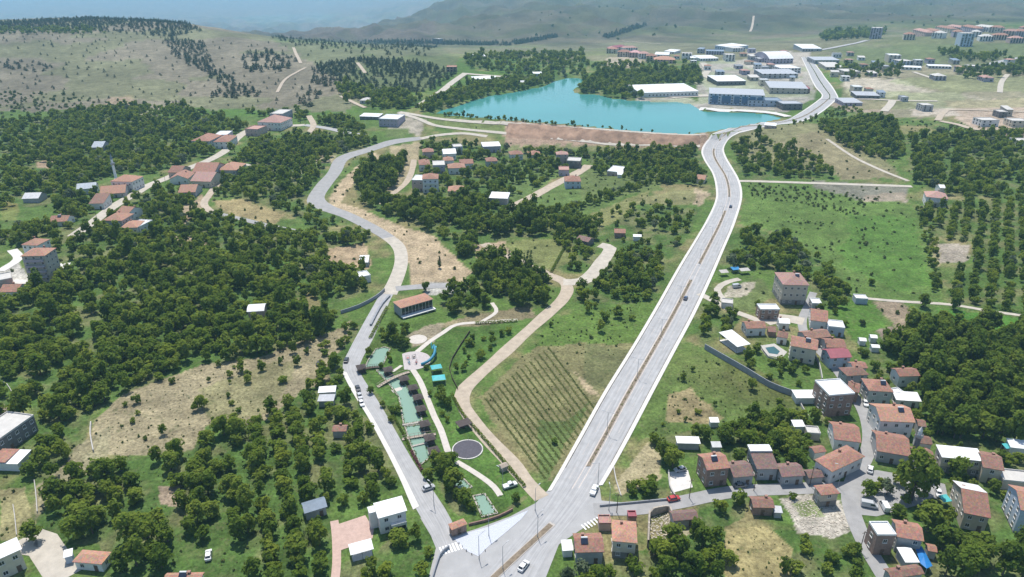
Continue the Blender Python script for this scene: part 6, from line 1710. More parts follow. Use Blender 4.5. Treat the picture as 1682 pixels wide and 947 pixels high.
def vehicle(px, to, kind, paint, label, name=None, cat=None):
    c, f = at(*px), at(*to); z = .12
    for rp, hw in RIBS:
        pass
    t = empty(name or {'car': 'parked_car', 'van': 'delivery_van', 'pickup': 'pickup_truck'}[kind], c + Vector((0, 0, z)), math.atan2(f.y - c.y, f.x - c.x))
    tag(t, label, cat or {'car': 'car', 'van': 'van', 'pickup': 'pickup'}[kind])
    sec, glass, side, wb = SHAPES[kind]
    if (kind, paint) not in CARME:
        me = loft(sec).mesh('body', PAINT[paint]); CARME[(kind, paint)] = me
    put('body', CARME[(kind, paint)], t, (0, 0, 0))
    if kind not in CARME:
        L_ = []
        for x0, z0, x1, z1 in glass:
            ht0 = .62 if kind == 'car' else .76; dx, dz = x1 - x0, z1 - z0; ln = math.hypot(dx, dz); nx_, nz_ = -dz / ln * .03, dx / ln * .03
            if nz_ < 0: nx_, nz_ = -nx_, -nz_
            a = MB().poly([(x0 + nx_, -ht0, z0 + nz_), (x1 + nx_, -ht0 * 1.02, z1 + nz_), (x1 + nx_, ht0 * 1.02, z1 + nz_), (x0 + nx_, ht0, z0 + nz_)])
            L_.append(('windscreen' if x0 > 0 else 'rear_window', a.mesh('windscreen', M_PANE)))
        x0, x1, z0, z1 = side
        for s in (-1, 1):
            hw0, hw1 = (.885, .68) if kind == 'car' else ((.955, .87) if kind == 'van' else (.915, .71))
            a = MB().poly([(x0 - .35 * (kind == 'car'), s * hw0, z0), (x1 + .4, s * hw0, z0), (x1, s * hw1, z1), (x0, s * hw1, z1)])
            L_.append(('side_window', a.mesh('side_window', M_PANE)))
        front = sec[-1][0]; back = sec[0][0]; zz = sec[-1][2]
        for s in (-1, 1):
            L_.append(('headlight', MB().box(front - .12, front + .02, s * .55 - .14, s * .55 + .14, zz - .08, zz + .05).mesh('headlight', M_LAMPW)))
            L_.append(('taillight', MB().box(back - .02, back + .1, s * .62 - .1, s * .62 + .1, sec[0][2] - .1, sec[0][2] + .06).mesh('taillight', M_LAMPR)))
        CARME[kind] = L_
    for nm, me in CARME[kind]: put(nm, me, t, (0, 0, 0))
    for x_ in (-wb, wb):
        for s in (-1, 1): w_ = put('wheel', WHEEL, t, (x_, s * .78, .32)); put('rim', RIM, w_, (0, 0, 0))
    FOOT.append((c.x, c.y, 3.2, 3.2, 3.2, 0))
for k_, v_ in {'white': (.72, .72, .71), 'dark': (.03, .032, .04), 'silver': (.45, .46, .47), 'red': (.42, .03, .025), 'grey': (.2, .205, .21), 'navy': (.03, .05, .11)}.items(): carpaint(k_, v_)
for a in [
 ((569,593),(575,577),'car','dark','dark car on the park road at the bend'),
 ((588,640),(594,655),'car','dark','dark car parked at the park road edge, upper of two dark ones'),
 ((591,652),(597,666),'car','silver','silver car parked behind the dark one on the park road'),
 ((594,664),(600,678),'car','white','white car last in the row parked on the park road'),
 ((704,803),(716,799),'car','silver','silver car in the small car park beside the pond trees'),
 ((838,799),(850,795),'pickup','white','white vehicle standing on the lawn beside the dirt lane'),
 ((976,807),(981,796),'pickup','white','white pickup on the dual road just above the junction'),
 ((860,932),(868,922),'car','white','white car driving up past the lower median'),
 ((1126,491),(1133,478),'car','navy','dark blue car on the dual road beyond the median gap'),
 ((1200,340),(1204,330),'car','navy','dark car far up the dual road below the curve'),
 ((1106,821),(1116,819),'car','red','red car parked by the village street'),
 ((343,914),(344,902),'car','white','white car parked among the orchard trees'),
 ((1427,832),(1442,835),'van','silver','pale grey van beside the village square'),
 ((1452,834),(1446,822),'van','white','white van beside the grey van in the square'),
 ((1429,773),(1431,762),'car','white','white car at the top of the square'),
 ((1216,799),(1226,798),'car','grey','grey car in front of the low brown house'),
 ((1421,664),(1424,674),'car','white','white car parked on the upper village street'),
 ((525,598),(528,594),'car','dark','dark car standing alone on the dry field'),
 ((1541,812),(1543,823),'car','white','white car in the shade of the plane tree'),
 ((1210,472),(1225,470),'van','silver','silver van on the green yard past the dual road'),
 ((1117,773),(1108,775),'car','silver','silver car in the white yard of the brick house'),
]: vehicle(*a)

# ------------------------------------------------------------------ street lamps
M_POLE = simple('lamp_steel', (.33, .34, .35), .5, .1, 2)
def make_lamp(double, h=8.5):
    t = empty('street_lamp', (0, 0, 0))
    build(MB().tube((0, 0, -.3), (0, 0, .5), .16, .14, 8), 'base', M_POLE, t)
    build(MB().tube((0, 0, .5), (0, 0, h), .10, .06, 8), 'pole', M_POLE, t)
    for s in ((-1, 1) if double else (1,)):
        a = build(MB().tube((0, 0, h - .1), (s * 1.7, 0, h + .35), .05, .04, 6), 'arm', M_POLE, t)
        mb = MB().box(s * 1.6 - .1, s * 1.6 + s * .7 + .1, -.14, .14, h + .28, h + .4) if s > 0 else MB().box(s * 1.6 - .8, s * 1.6 + .1, -.14, .14, h + .28, h + .4)
        build(mb, 'lamp_head', M_STEEL, a)
    return t
lampD, lampS = make_lamp(True), make_lamp(False)
P = cross(.505); T = [(P[min(i + 1, len(P) - 1)] - P[max(i - 1, 0)]) for i in range(len(P))]
acc = 0; spots = []
for j in range(int(cum[4]), int(cum[17])):
    acc += (P[j] - P[j - 1]).length
    if acc > 34:
        if any(a_ <= j < b_ for a_, b_ in med_spans): spots.append((P[j], math.atan2(T[j].y, T[j].x) - math.pi / 2)); acc = 0
for i, (q, a) in enumerate(spots):
    o = lampD if i == 0 else copy_tree(lampD)
    o.location = (q.x, q.y, gz(q.x, q.y) + .2); o.rotation_euler.z = a
    ORD = ['first', 'second', 'third', 'fourth', 'fifth', 'sixth', 'seventh', 'eighth', 'ninth', 'tenth', 'eleventh', 'twelfth', 'thirteenth', 'fourteenth', 'fifteenth', 'sixteenth']
    tag(o, 'twin armed street lamp in the median, ' + ORD[min(i, 15)] + ' counted up from the junction end', 'street lamp', 'lamps along the median')
for i, (px, a, lb) in enumerate([((713,831), 2.4, 'single armed lamp beside the small car park'), ((787,918), .8, 'single armed lamp at the point of the blue paved plaza'), ((803,880), .8, 'single armed lamp in the middle of the plaza'), ((879,838), .9, 'single armed lamp at the mouth of the dirt lane'),
                                   ((883,882), .8, 'single armed lamp in the lower median'), ((826,935), .8, 'single armed lamp at the low end of the lower median'), ((1000,838), 1.6, 'single armed lamp at the corner of the village street'), ((982,795), 3.5, 'single armed lamp on the walk above the white pickup'), ((1376,800), 2.8, 'tall lamp at the village crossroads'), ((826,806), 2.5, 'single armed lamp beside the lower park path')]):
    o = lampS if i == 0 else copy_tree(lampS)
    o.location = at(*px) + Vector((0, 0, .1)); o.rotation_euler.z = a; tag(o, lb, 'street lamp', 'lamps round the junction')

# parked dark bollards and planters on the plaza, hatched crossing
mb = MB()
a0, b0 = at(735, 884), at(752, 880)
for i in range(7):
    q0 = at(722 + i * 5.2, 899 - i * 1.6); q1 = at(728 + i * 5.2, 912 - i * 1.6)
    d_ = (q1 - q0).normalized(); nn = Vector((-d_.y, d_.x, 0)) * .28
    mb.poly([(q.x, q.y, gz(q.x, q.y) + .13) for q in (q0 - nn, q1 - nn, q1 + nn, q0 + nn)])
for i in range(6):
    q0 = at(955 + i * 5, 862 - i * 2.5); q1 = at(963 + i * 5, 870 - i * 2.5)
    d_ = (q1 - q0).normalized(); nn = Vector((-d_.y, d_.x, 0)) * .25
    mb.poly([(q.x, q.y, gz(q.x, q.y) + .13) for q in (q0 - nn, q1 - nn, q1 + nn, q0 + nn)])
o = build(mb, 'road_marking', M_PAINT); tag(o, None, None, None, 'structure')
for pl in o.data.polygons:
    if pl.normal.z < 0: pl.flip()
for i, px in enumerate([(754,893),(759,898),(766,905),(775,911),(787,914),(797,905)]):
    c = at(*px); t = empty('bollard', c); tag(t, 'short dark bollard on the rim of the plaza', 'bollard', 'bollards round the plaza')
    build(MB().tube((0, 0, -.2), (0, 0, .75), .12, .1, 8), 'post', M_WOOD, t); build(MB().tube((0, 0, .75), (0, 0, .85), .14, .05, 8), 'cap', M_STEEL, t)

# utility poles of the village
for i, (px, lb) in enumerate([((1013,842),'wooden pole at the junction end of the village street'), ((1132,818),'wooden pole beside the long brown roof'), ((1238,806),'wooden pole opposite the low brown houses'), ((1330,797),'wooden pole before the narrow pyramid roofed house'), ((1436,700),'wooden pole beside the wide white house'),
                              ((1398,655),'wooden pole at the tall brick house'), ((1352,588),'wooden pole near the cream house with two roofs'), ((1412,905),'wooden pole on the lower street'), ((272,300),'wooden pole on the hamlet road'), ((160,362),'wooden pole at the lower hamlet road')]):
    c = at(*px); t = empty('utility_pole', c, i * .5); tag(t, lb, 'pole', 'utility poles')
    build(MB().tube((0, 0, -.5), (0, 0, 7.5), .13, .09, 8), 'post', M_WOOD, t); build(MB().box(-.8, .8, -.06, .06, 6.9, 7.03), 'crossarm', M_WOOD, t)
    for s in (-.7, 0, .7): build(MB().tube((s, 0, 7.03), (s, 0, 7.2), .05, .04, 6), 'insulator', M_TANK, t)
# ------------------------------------------------------------------ trees
M_BARK = simple('bark', (.12, .095, .075), .95, .3, 3, .4)
LEAF = {'broad': leafmat('leaf_orchard', (.074, .126, .019), (.152, .222, .033), (.275, .325, .057), .48),
        'tall': leafmat('leaf_wood', (.070, .118, .021), (.134, .196, .031), (.220, .275, .046), .46),
        'poplar': leafmat('leaf_poplar', (.034, .066, .022), (.052, .096, .028), (.080, .13, .036), .3),
        'conifer': leafmat('needles', (.026, .040, .022), (.040, .060, .030), (.060, .086, .040), .1),
        'bush': leafmat('leaf_bush', (.070, .100, .032), (.115, .150, .048), (.175, .200, .075), .3),
        'lime': leafmat('leaf_lime', (.11, .165, .022), (.185, .245, .034), (.28, .33, .05), .48),
        'crop': leafmat('leaf_crop', (.10, .135, .04), (.15, .18, .06), (.20, .22, .08), .35),
        'silver': leafmat('leaf_silver', (.09, .12, .07), (.135, .17, .095), (.19, .22, .13), .3)}
def unit(R):
    while True:
        v = Vector((R.uniform(-1, 1), R.uniform(-1, 1), R.uniform(-1, 1)))
        if .05 < v.length < 1: return v.normalized()
def crown_mesh(seed, kind, lobes, per, size):
    """leaf sprays on many uneven clumps; horizontal radius about 1, foot of the tree at z = 0"""
    R = random.Random(seed); mb = MB(); V, Fc = mb.v, mb.f
    L_ = []
    if kind in ('broad', 'tall', 'silver', 'lime'):
        zc, hz = (.98, .72) if kind != 'tall' else (1.45, 1.1)
        for i in range(lobes):
            d = unit(R); r = R.uniform(.35, 1) ** .6 * .66
            L_.append((Vector((d.x * r, d.y * r, zc + d.z * r * hz / .66 * .95)), R.uniform(.30, .46) * (1 if i % 4 else .75)))
        L_.append((Vector((0, 0, zc)), .5))
    elif kind == 'poplar':
        for i in range(lobes):
            t = i / (lobes - 1); z = .5 + t * 4.6; rr = .62 * math.sin(math.pi * min(1, .18 + t * .8)) ** .7
            a = R.uniform(0, 6.28); L_.append((Vector((math.cos(a) * rr * .5, math.sin(a) * rr * .5, z)), max(.2, rr * .75)))
    elif kind == 'bush':
        for i in range(lobes):
            d = unit(R); L_.append((Vector((d.x * .5, d.y * .5, .42 + d.z * .25)), R.uniform(.3, .5)))
    if kind == 'conifer':
        for lv in range(lobes):
            t = lv / lobes; z = .3 + t * 1.35; rr = .95 * (1 - t ** 1.6) + .06
            for k in range(max(5, int(per * (1 - t) + 4))):
                a = R.uniform(0, 6.28); rad = rr * R.uniform(.45, 1.05); c = Vector((math.cos(a) * rad, math.sin(a) * rad, z + R.uniform(-.1, .1) - rad * .18))
                tang = Vector((-math.sin(a), math.cos(a), 0)); out = Vector((math.cos(a), math.sin(a), -.35)).normalized(); s = size * R.uniform(.7, 1.2); j = len(V)
                V.extend([tuple(c - tang * s * .8 - out * s), tuple(c + tang * s * .8 - out * s), tuple(c + out * s + Vector((0, 0, R.uniform(-.05, .05))))]); Fc.append((j, j + 1, j + 2))
        return mb.mesh('crown', LEAF[kind])
    for c, lr in L_:
        for k in range(per):
            d = unit(R)
            if d.z < -.55: continue
            q = c + d * lr * R.uniform(.72, 1.06); q.z = max(q.z, .08)
            nn = (d + unit(R) * .6 + Vector((0, 0, .45))).normalized(); a = nn.orthogonal().normalized(); ang = R.uniform(0, 6.28)
            b = nn.cross(a); a, b = a * math.cos(ang) + b * math.sin(ang), b * math.cos(ang) - a * math.sin(ang)
            s = size * R.uniform(.55, 1.15); j = len(V); e = nn * s * .25
            V.extend([tuple(q - a * s - b * s * .5 - e), tuple(q + a * s * .4 - b * s * .8), tuple(q + a * s + b * s * .4 - e), tuple(q - a * s * .3 + b * s * .85)])
            Fc.append((j, j + 1, j + 2, j + 3))
    return mb.mesh('crown', LEAF[kind])
def trunk_mesh(seed, kind):
    R = random.Random(seed); mb = MB(); h = {'lime': .7, 'broad': .7, 'silver': .7, 'tall': 1.0, 'poplar': 4.2, 'conifer': 2.4, 'bush': .3}[kind]; r = {'lime': .085, 'broad': .085, 'silver': .08, 'tall': .08, 'poplar': .07, 'conifer': .06, 'bush': .05}[kind]
    top = Vector((R.uniform(-.06, .06), R.uniform(-.06, .06), h))
    mb.tube((0, 0, -.15), top, r, r * .6 if kind in ('broad', 'tall') else r * .25, 7, False)
    if kind in ('broad', 'tall', 'silver', 'lime'):
        for i in range(5):
            a = i * 1.26 + R.uniform(-.3, .3); q = top + Vector((math.cos(a) * .45, math.sin(a) * .45, R.uniform(.3, .6)))
            mb.tube(top - Vector((0, 0, R.uniform(0, .2))), q, r * .5, r * .18, 5, False)
    elif kind == 'poplar':
        for i in range(6):
            a = i * 2.4; z = .8 + i * .55; mb.tube((0, 0, z), (math.cos(a) * .35, math.sin(a) * .35, z + .8), r * .35, r * .12, 4, False)
    return mb.mesh('trunk', M_BARK)
HI = {k: [(crown_mesh(100 + i, k, lo, pe, sz), trunk_mesh(200 + i, k)) for i in range(nv)] for k, nv, lo, pe, sz in
      [('broad', 6, 17, 46, .135), ('tall', 4, 24, 44, .14), ('poplar', 3, 16, 56, .13), ('conifer', 2, 15, 26, .17), ('silver', 2, 15, 40, .13), ('lime', 3, 14, 46, .14), ('bush', 2, 8, 30, .17)]}
LO = {k: [crown_mesh(300 + i, k, lo, pe, sz) for i in range(nv)] for k, nv, lo, pe, sz in
      [('broad', 5, 12, 26, .19), ('tall', 4, 15, 26, .2), ('poplar', 2, 11, 26, .19), ('conifer', 3, 8, 9, .3), ('bush', 3, 6, 18, .24), ('silver', 2, 11, 24, .2), ('lime', 4, 10, 26, .2)]}

SPECIAL = [  # single large or odd trees: pixel of the foot, radius, kind, label
 ((1497,822), 5.6, 'tall', 'huge dark plane tree shading the village square'), ((1515,812), 4.4, 'tall', 'plane tree standing behind the huge one in the square'),
 ((1424,815), 3.0, 'broad', 'round tree beside the street at the village square'), ((1456,812), 2.8, 'silver', 'silvery tree in the middle of the square'),
 ((1571,788), 4.0, 'broad', 'bright round tree in front of the two storey white roofed house'), ((1475,846), 2.8, 'broad', 'small round tree beside the vans'),
 ((1104,768), 3.6, 'broad', 'bright round tree next to the white yard'), ((932,944), 2.0, 'conifer', 'dark pointed conifer below the red roofed house'),
 ((956,947), 2.8, 'silver', 'grey green willow below the red roofed house'), ((645,560), 3.0, 'tall', 'widest dark tree at the pond head'), ((660,572), 2.2, 'tall', 'dark tree leaning over the play plaza'),
 ((55,888), 3.2, 'tall', 'dark round tree above the paved drive'), ((332,670), 2.7, 'broad', 'largest tree on the dry field'), ((408,628), 1.9, 'broad', 'spindly tree at the upper side of the dry field'),
 ((1515,504), 3.4, 'tall', 'round dark tree beside the gravel lane at the green field'), ((537,826), 1.6, 'broad', 'small tree beside the blue ribbed roof'),
 ((1581,600), 2.0, 'poplar', 'dark poplar spire above the wooded valley'), ((1660,600), 2.0, 'poplar', 'poplar spire near the picture border in the wooded valley'), ((1615,640), 2.0, 'silver', 'pale willow in the wooded valley'),
 ((722,440), 1.6, 'poplar', 'single dark poplar on the dusty verge'), ((1430,468), 2.2, 'broad', 'lone round tree at the foot of the big green field'), ((1235,640), 2.4, 'broad', 'round tree on the slope beside the long wall'),
 ((910,728), 1.6, 'broad', 'single round bush at the edge of the crop rows'), ((1228,590), 2.6, 'broad', 'tree outside the bend of the long wall'), ((700,478), 2.6, 'broad', 'tree above the restaurant roof'),
 ((60,255), 2.6, 'tall', 'dark tree pair above the hamlet fields'), ((1195,925), 2.6, 'broad', 'tree beside the tan plot below the ruin'),
 ((606,584), 1.9, 'broad', 'tree on the bank between the park road and the pond head'), ((627,606), 1.6, 'broad', 'tree beside the dark footbridge'), ((609,646), 1.7, 'broad', 'pale tree on the lawn beside the parked cars'),
 ((628,668), 1.3, 'broad', 'slim tree on the lawn beside the middle pond'), ((642,692), 1.3, 'broad', 'slim tree beside the weir lawn'), ((736,668), 2.3, 'broad', 'round tree where the dirt lane bends nearest the park'), ((706,650), 1.2, 'broad', 'small tree beside the straight park path'),
 ((745,762), 2.2, 'broad', 'tree next to the round dark court'), ((737,797), 2.3, 'broad', 'tree between the two lower park pools'), ((764,822), 2.5, 'broad', 'broad tree beside the lowest pool'), ((705,786), 2.2, 'broad', 'tall round tree by the small car park'), ((722,776), 2.1, 'broad', 'tree at the head of the lower pool'),
 ((848,824), 1.7, 'broad', 'tree at the park corner close to the dirt lane mouth'), ((700,606), 1.5, 'broad', 'tree below the blue slide'), ((775,838), 1.8, 'broad', 'tree behind the low reddish park wall'),
 ((735,268), 1.4, 'poplar', 'slim poplar in the garden quarter'), ((640,300), 2.4, 'poplar', 'poplar clump at the edge of the riverside wood'), ((628,296), 2.2, 'poplar', 'poplar at the head of the riverside wood'),
]
foot_a = np.array([(f[0], f[1], f[2], f[3], f[4], f[5]) for f in FOOT])
def free(x, y, r, px, py):
    ok = np.ones(len(x), bool)
    for fx, fy, fr, hw, hd, rz in foot_a:
        m = (np.abs(x - fx) < fr + 4) & (np.abs(y - fy) < fr + 4)
        if not m.any(): continue
        c, s = math.cos(rz), math.sin(rz); dx, dy = x[m] - fx, y[m] - fy
        lx_, ly_ = np.abs(dx * c + dy * s), np.abs(-dx * s + dy * c)
        ok[m] &= ~((lx_ < hw + r[m] * .45) & (ly_ < hd + r[m] * .45))
    for P, hw in RIBS:
        b0, b1 = P.min(0) - hw - 4, P.max(0) + hw + 4
        m = np.nonzero((x > b0[0]) & (x < b1[0]) & (y > b0[1]) & (y < b1[1]) & ok)[0]
        if not len(m): continue
        if len(P) == 1: d = np.hypot(x[m] - P[0, 0], y[m] - P[0, 1])
        else:
            A_, B_ = P[:-1], P[1:]; AB = B_ - A_; L2 = np.maximum((AB ** 2).sum(1), 1e-6)
            t = np.clip(((x[m][:, None] - A_[:, 0]) * AB[:, 0] + (y[m][:, None] - A_[:, 1]) * AB[:, 1]) / L2, 0, 1)
            d = np.hypot(x[m][:, None] - A_[:, 0] - t * AB[:, 0], y[m][:, None] - A_[:, 1] - t * AB[:, 1]).min(1)
        ok[m[d < hw + r[m] * .45]] = False
    for poly in CLEAR: ok &= ~in_poly(px, py, poly)
    lkp = np.stack([lx, ly], 1); ok &= ~in_poly(x, y, lkp)
    return ok
OPEN = [COVER[i][0] for i in range(len(COVER)) if False]
CLEAR += [[(330,898),(356,898),(362,945),(326,945)], [(640,488),(715,480),(722,520),(655,528)]]
TREES = []
for ri, (poly, sp, rr, keep, kind, lab) in enumerate(REG):
    pw = [at(*q) for q in poly]
    x0, x1 = min(q.x for q in pw), max(q.x for q in pw); y0, y1 = min(q.y for q in pw), max(q.y for q in pw)
    rowy = 1.0
    if 'straight rows' in (lab or ''): ang, jit, rowy = 1.95, .22, 1.4
    elif poly[0] == (1500, 330): ang, jit, rowy = 1.0, .14, 1.3
    else: ang, jit = nr.uniform(0, 1.5), .40
    cxw, cyw = (x0 + x1) / 2, (y0 + y1) / 2; ext = math.hypot(x1 - x0, y1 - y0) / 2 + sp
    k = np.arange(-ext, ext, sp)
    if len(k) ** 2 > 400000: k = np.arange(-ext, ext, sp * 2)
    gx, gy = np.meshgrid(k * (.78 if rowy > 1 else 1), k * rowy); gx = gx.ravel() + nr.uniform(-jit, jit, gx.size) * sp; gy = gy.ravel() + nr.uniform(-jit, jit, gy.size) * sp
    x = cxw + gx * math.cos(ang) - gy * math.sin(ang); y = cyw + gx * math.sin(ang) + gy * math.cos(ang)
    m = (y > 60) & (np.abs(x / np.maximum(y, 1)) < 1.3); x, y = x[m], y[m]
    z = ground_z(x, y); px_, py_ = project(x, y, z)
    m = in_poly(px_, py_, poly)
    dens = fbm(x / 22, y / 22, 140 + ri, 2) if kind != 'conifer' else .5 + 1.5 * (fbm(x / 130, y / 130, 140 + ri, 3) - .5)
    m &= (nr.random(len(x)) < (keep * .93 if rowy > 1 else keep * (0.55 + 0.9 * sm(.3, .6, dens))))
    x, y, z, px_, py_ = x[m], y[m], z[m], px_[m], py_[m]
    if not len(x): continue
    r = rr[0] + (rr[1] - rr[0]) * nr.random(len(x)) ** 1.4
    if kind in ('broad', 'tall') and keep > .7 and rowy == 1: r = r * 1.08
    m = free(x, y, r, px_, py_)
    for q in zip(x[m], y[m], z[m], r[m], px_[m], py_[m]):
        kd, c_ = kind, nr.random()
        if kind == 'broad' and not lab: kd = 'tall' if c_ < .16 else ('silver' if c_ < .19 else ('bush' if c_ < .24 else ('lime' if c_ < .40 else kind)))
        if kind == 'tall' and not lab: kd = 'broad' if c_ < .3 else ('lime' if c_ < .36 else kind)
        if kind == 'broad' and lab and 'dry tan' not in lab: kd = 'lime' if c_ < .14 else ('tall' if c_ < .26 else kind)
        TREES.append((*q, kd, lab))
# lines of sight to the road, houses and water stay open where the photograph shows them
print('trees', len(TREES))
cand = sorted([i for i, t in enumerate(TREES) if t[7] and t[7] != 'low bush' and -10 < t[4] < 1692 and t[5] < 962], key=lambda i: -TREES[i][3] / math.hypot(TREES[i][1], ZC))
# a few big trees of a dense patch are single things, the mass behind them is one body
single = set(cand[:300 - len(SPECIAL)])
proto = {}
def plant(x, y, z, r, kind, label, seed, group):
    R = random.Random(seed); v = R.randrange(len(HI[kind]))
    t = empty({'broad': 'orchard_tree', 'tall': 'broadleaf_tree', 'poplar': 'poplar_tree', 'conifer': 'conifer_tree', 'silver': 'willow_tree', 'lime': 'orchard_tree', 'bush': 'shrub'}[kind], (x, y, z), R.uniform(0, 6.28))
    t.scale = (r * R.uniform(.9, 1.1), r * R.uniform(.9, 1.1), r * R.uniform(.75, 1.35))
    tag(t, label, 'tree', group)
    link('crown', HI[kind][v][0], t); link('trunk', HI[kind][v][1], t)
for i, (px, r, kind, lab) in enumerate(SPECIAL):
    q = at(*px); plant(q.x, q.y, q.z, r, kind, lab, 9000 + i, None)
for i in sorted(single):
    x, y, z, r, _, _, kind, lab = TREES[i]
    plant(x, y, z, r, kind, lab, i, lab.replace('tree', 'trees', 1))

# the tree that stands closest to a building is known by it
TL = [o for o in COL.objects if o.type == 'EMPTY' and o.get('category') == 'tree' and o.get('group')]
TP = np.array([o.location[:2] for o in TL]); taken = set()
for lb, (ho, w, d, H) in BUILT.items():
    if len(lb.split()) > 12 or ho.location.length > 480: continue
    dd = np.hypot(TP[:, 0] - ho.location.x, TP[:, 1] - ho.location.y); i = int(dd.argmin())
    if dd[i] < 16 and i not in taken: taken.add(i); TL[i]['label'] = 'tree closest to the ' + lb

def scatter(name, label, kinds, items, seed):
    src = bpy.data.collections.new(name + '_sources'); objs = []; base = {}
    for kd in kinds:
        base[kd] = len(objs)
        for me in LO[kd]:
            o = bpy.data.objects.new('s%03d_%s' % (len(objs), kd), me); src.objects.link(o); objs.append(o)
    R = np.random.default_rng(seed); n_ = len(items)
    me = bpy.data.meshes.new(name); me.vertices.add(n_)
    me.vertices.foreach_set('co', np.array([(t[0], t[1], t[2]) for t in items], np.float32).ravel())
    idx = np.array([base[t[6]] + R.integers(len(LO[t[6]])) for t in items], np.int32)
    rot = np.stack([R.uniform(-.06, .06, n_), R.uniform(-.06, .06, n_), R.uniform(0, 6.28, n_)], 1)
    rad = np.array([t[3] for t in items]); scl = np.stack([rad * R.uniform(.85, 1.15, n_), rad * R.uniform(.85, 1.15, n_), rad * R.uniform(.72, 1.4, n_)], 1)
    a = me.attributes.new('variant', 'INT', 'POINT'); a.data.foreach_set('value', idx)
    a = me.attributes.new('turn', 'FLOAT_VECTOR', 'POINT'); a.data.foreach_set('vector', rot.astype(np.float32).ravel())
    a = me.attributes.new('size', 'FLOAT_VECTOR', 'POINT'); a.data.foreach_set('vector', scl.astype(np.float32).ravel())
    o = link(name, me); tag(o, label, None, None, 'stuff')
    ng = bpy.data.node_groups.new(name, 'GeometryNodeTree')
    ng.interface.new_socket('Geometry', in_out='INPUT', socket_type='NodeSocketGeometry'); ng.interface.new_socket('Geometry', in_out='OUTPUT', socket_type='NodeSocketGeometry')
    N, L = ng.nodes, ng.links
    gi, go = N.new('NodeGroupInput'), N.new('NodeGroupOutput'); ip = N.new('GeometryNodeInstanceOnPoints'); ci = N.new('GeometryNodeCollectionInfo')
    ci.inputs['Collection'].default_value = src; ci.inputs['Separate Children'].default_value = True; ci.inputs['Reset Children'].default_value = True
    def na(nm, ty):
        x = N.new('GeometryNodeInputNamedAttribute'); x.data_type = ty; x.inputs['Name'].default_value = nm; return x.outputs['Attribute']
    L.new(gi.outputs[0], ip.inputs['Points']); L.new(ci.outputs[0], ip.inputs['Instance']); ip.inputs['Pick Instance'].default_value = True
    L.new(na('variant', 'INT'), ip.inputs['Instance Index']); L.new(na('turn', 'FLOAT_VECTOR'), ip.inputs['Rotation']); L.new(na('size', 'FLOAT_VECTOR'), ip.inputs['Scale'])
    L.new(ip.outputs[0], go.inputs[0])
    md = o.modifiers.new('scatter', 'NODES'); md.node_group = ng
    return o
rest = [t for i, t in enumerate(TREES) if i not in single]
scatter('woodland', 'mass of green orchard and wood trees filling the valley', ('broad', 'tall', 'poplar', 'silver', 'lime'), [t for t in rest if t[6] in ('broad', 'tall', 'poplar', 'silver', 'lime')], 1)
scatter('pine_wood', 'dark pines dotted over the dry hillside', ('conifer',), [t for t in rest if t[6] == 'conifer'], 2)
scatter('scrub', 'low bushes and weeds scattered over the open ground', ('bush',), [t for t in rest if t[6] == 'bush'], 3)

# ------------------------------------------------------------------ hedges and crop rows
def leaf_strip(pts, w, h, per_m, size, seed):
    R = random.Random(seed); mb = MB()
    for a, b in zip(pts[:-1], pts[1:]):
        d = b - a; L_ = d.length; t = d.normalized(); nn = Vector((-t.y, t.x, 0))
        for k in range(max(1, int(L_ * per_m))):
            o_ = R.uniform(-1, 1); hh = h * (1 - .5 * o_ * o_) * R.uniform(.5, 1.1)
            q = a + d * R.random() + nn * o_ * w / 2; q.z = gz(q.x, q.y) + hh
            n_ = (Vector((0, 0, 1)) + nn * o_ + unit(R) * .7).normalized(); u_ = n_.orthogonal().normalized(); v_ = n_.cross(u_); s = size * R.uniform(.6, 1.2); j = len(mb.v)
            mb.v += [tuple(q - u_ * s - v_ * s * .6), tuple(q + u_ * s * .5 - v_ * s), tuple(q + u_ * s + v_ * s * .5), tuple(q - u_ * s * .4 + v_ * s)]; mb.f.append((j, j + 1, j + 2, j + 3))
    return mb
for i, (px, w, h, lb) in enumerate([
    ([(742,648),(760,680),(790,715),(822,752),(850,786),(862,800)], 1.1, 1.3, 'dark clipped hedge between the park lawn and the dirt lane'),
    ([(638,668),(650,690),(664,716),(676,742)], .9, .8, 'low hedge between the park road and the long pond'),
    ([(676,742),(684,757),(694,775)], 1.0, 1.0, 'reddish hedge beside the lower pond'),
    ([(608,556),(622,530),(636,505)], 1.6, 1.2, 'planted strip between park road and restaurant drive'),
    ([(780,532),(850,528)], 1.2, 1.4, 'hedge along the upper park path'),
    ([(1640,508),(1700,520)], 1.5, 1.8, 'dark hedge under the gravel lane'),
    ([(905,448),(935,392)], 1.6, 1.5, 'hedge at the edge of the pale meadow')]):
    P = spline([at(*q) for q in px], 3) if len(px) > 2 else [at(*px[0]).lerp(at(*px[1]), k / 8) for k in range(9)]
    o = build(leaf_strip(P, w, h, 26, .22, 40 + i), 'hedge', LEAF['tall'] if i not in (2,) else simple('red_leaf', (.10, .04, .04), .9, .3, 2)); tag(o, lb, 'hedge')
mb = MB()
for k_, P in enumerate(BANKS):
    m2 = leaf_strip([Vector(q) for q in P], 1.5, .6, 5, .2, 900 + k_); k = len(mb.v); mb.v += m2.v; mb.f += [tuple(x + k for x in f) for f in m2.f]
o = build(mb, 'bank_planting', LEAF['broad']); tag(o, 'reeds and flowers along the edges of the park ponds', None, None, 'stuff')
NR = 15
ORDN = ['first', 'second', 'third', 'fourth', 'fifth', 'sixth', 'seventh', 'eighth', 'ninth', 'tenth', 'eleventh', 'twelfth', 'thirteenth', 'fourteenth', 'fifteenth', 'sixteenth', 'seventeenth', 'eighteenth', 'nineteenth', 'twentieth']
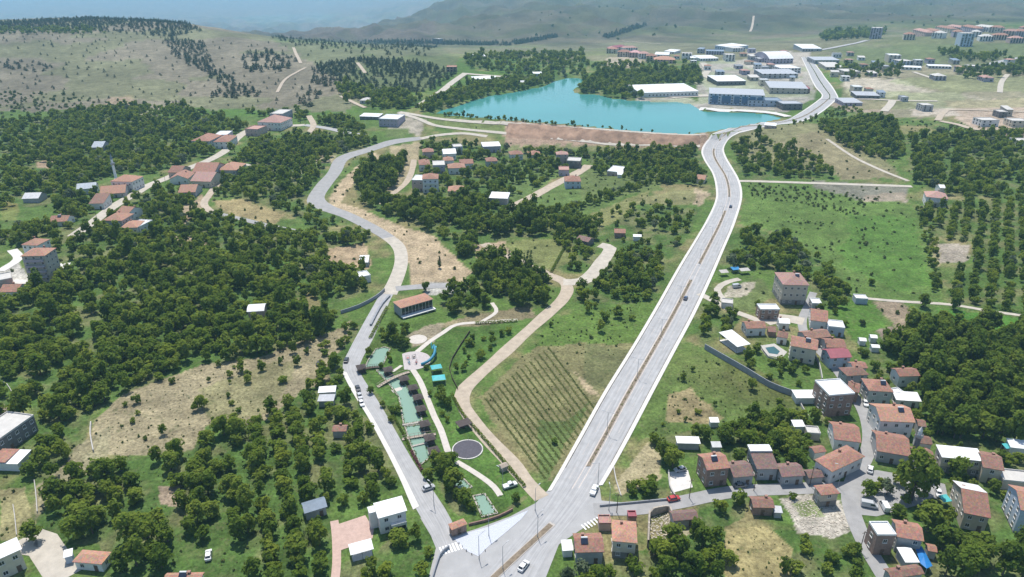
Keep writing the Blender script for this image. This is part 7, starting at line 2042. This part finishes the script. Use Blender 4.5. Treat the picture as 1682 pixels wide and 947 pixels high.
for i in range(NR):
    t = (i + .5) / NR
    a = at(792 + 112 * t, 655 - 88 * t); b = at(893 + 90 * t, 790 - 118 * t)
    P = [a.lerp(b, k / 14) for k in range(15)]
    o = build(leaf_strip(P, .9, .2, 13, .2, 70 + i), 'crop_row', LEAF['crop']); o['kind'] = 'thing'; tag(o, 'low green crop row in the tilled field, ' + ORDN[i] + ' from the dirt lane', 'crop row', 'rows of the tilled field')
mb = MB()
P = cross(.505)
for a_, b_ in med_spans[:4]: 
    m2 = leaf_strip(P[a_:b_], 1.0, .5, 1.6, .2, a_); k = len(mb.v); mb.v += [(v[0], v[1], v[2] + .25) for v in m2.v]; mb.f += [tuple(x + k for x in f) for f in m2.f]
o = build(mb, 'median_shrubs', LEAF['bush']); tag(o, 'sparse low planting along the median soil', None, None, 'stuff')

# rubble heaps on the demolished plot and beside the ruin
R = random.Random(8); mb = MB()
for k in range(900):
    px = R.uniform(1282, 1396); py = R.uniform(815, 882)
    if not bool(in_poly(np.array([px]), np.array([py]), [(1285,822),(1335,814),(1372,822),(1398,868),(1365,882),(1312,872)])[0]): continue
    q = at(px, py); s = R.uniform(.05, .24); mb.box(q.x - s, q.x + s * R.uniform(.4, 1), q.y - s * R.uniform(.4, 1), q.y + s, q.z - .2, q.z + s * R.uniform(.4, 1.1))
o = build(mb, 'rubble', simple('rubble_stone', (.46, .41, .34), .95, .25, 2)); tag(o, 'broken stones spread over the demolished plot', None, None, 'stuff')

# ------------------------------------------------------------------ haze: even air from below the lowest ground to above the highest
zt, zb = float(HH.max()) + 60, float(HH.min()) - 1.5
zt = max(zt, ZC + 60)
ex_ = 1.36 * YS[-1] + 500
mb = MB().box(-ex_, ex_, -3000, YS[-1] + 500, zb, zt)
m = bpy.data.materials.new('air'); m.use_nodes = True; m.node_tree.nodes.clear()
pv = m.node_tree.nodes.new('ShaderNodeVolumePrincipled'); ou = m.node_tree.nodes.new('ShaderNodeOutputMaterial')
pv.inputs['Color'].default_value = (.43, .77, 1.0, 1); pv.inputs['Density'].default_value = 1.12e-4; pv.inputs['Anisotropy'].default_value = 0.0
m.node_tree.links.new(pv.outputs[0], ou.inputs['Volume'])
hz = build(mb, 'haze', m); tag(hz, None, None, None, 'stuff')
print('haze', zb, zt, 'objects', len(bpy.data.objects))
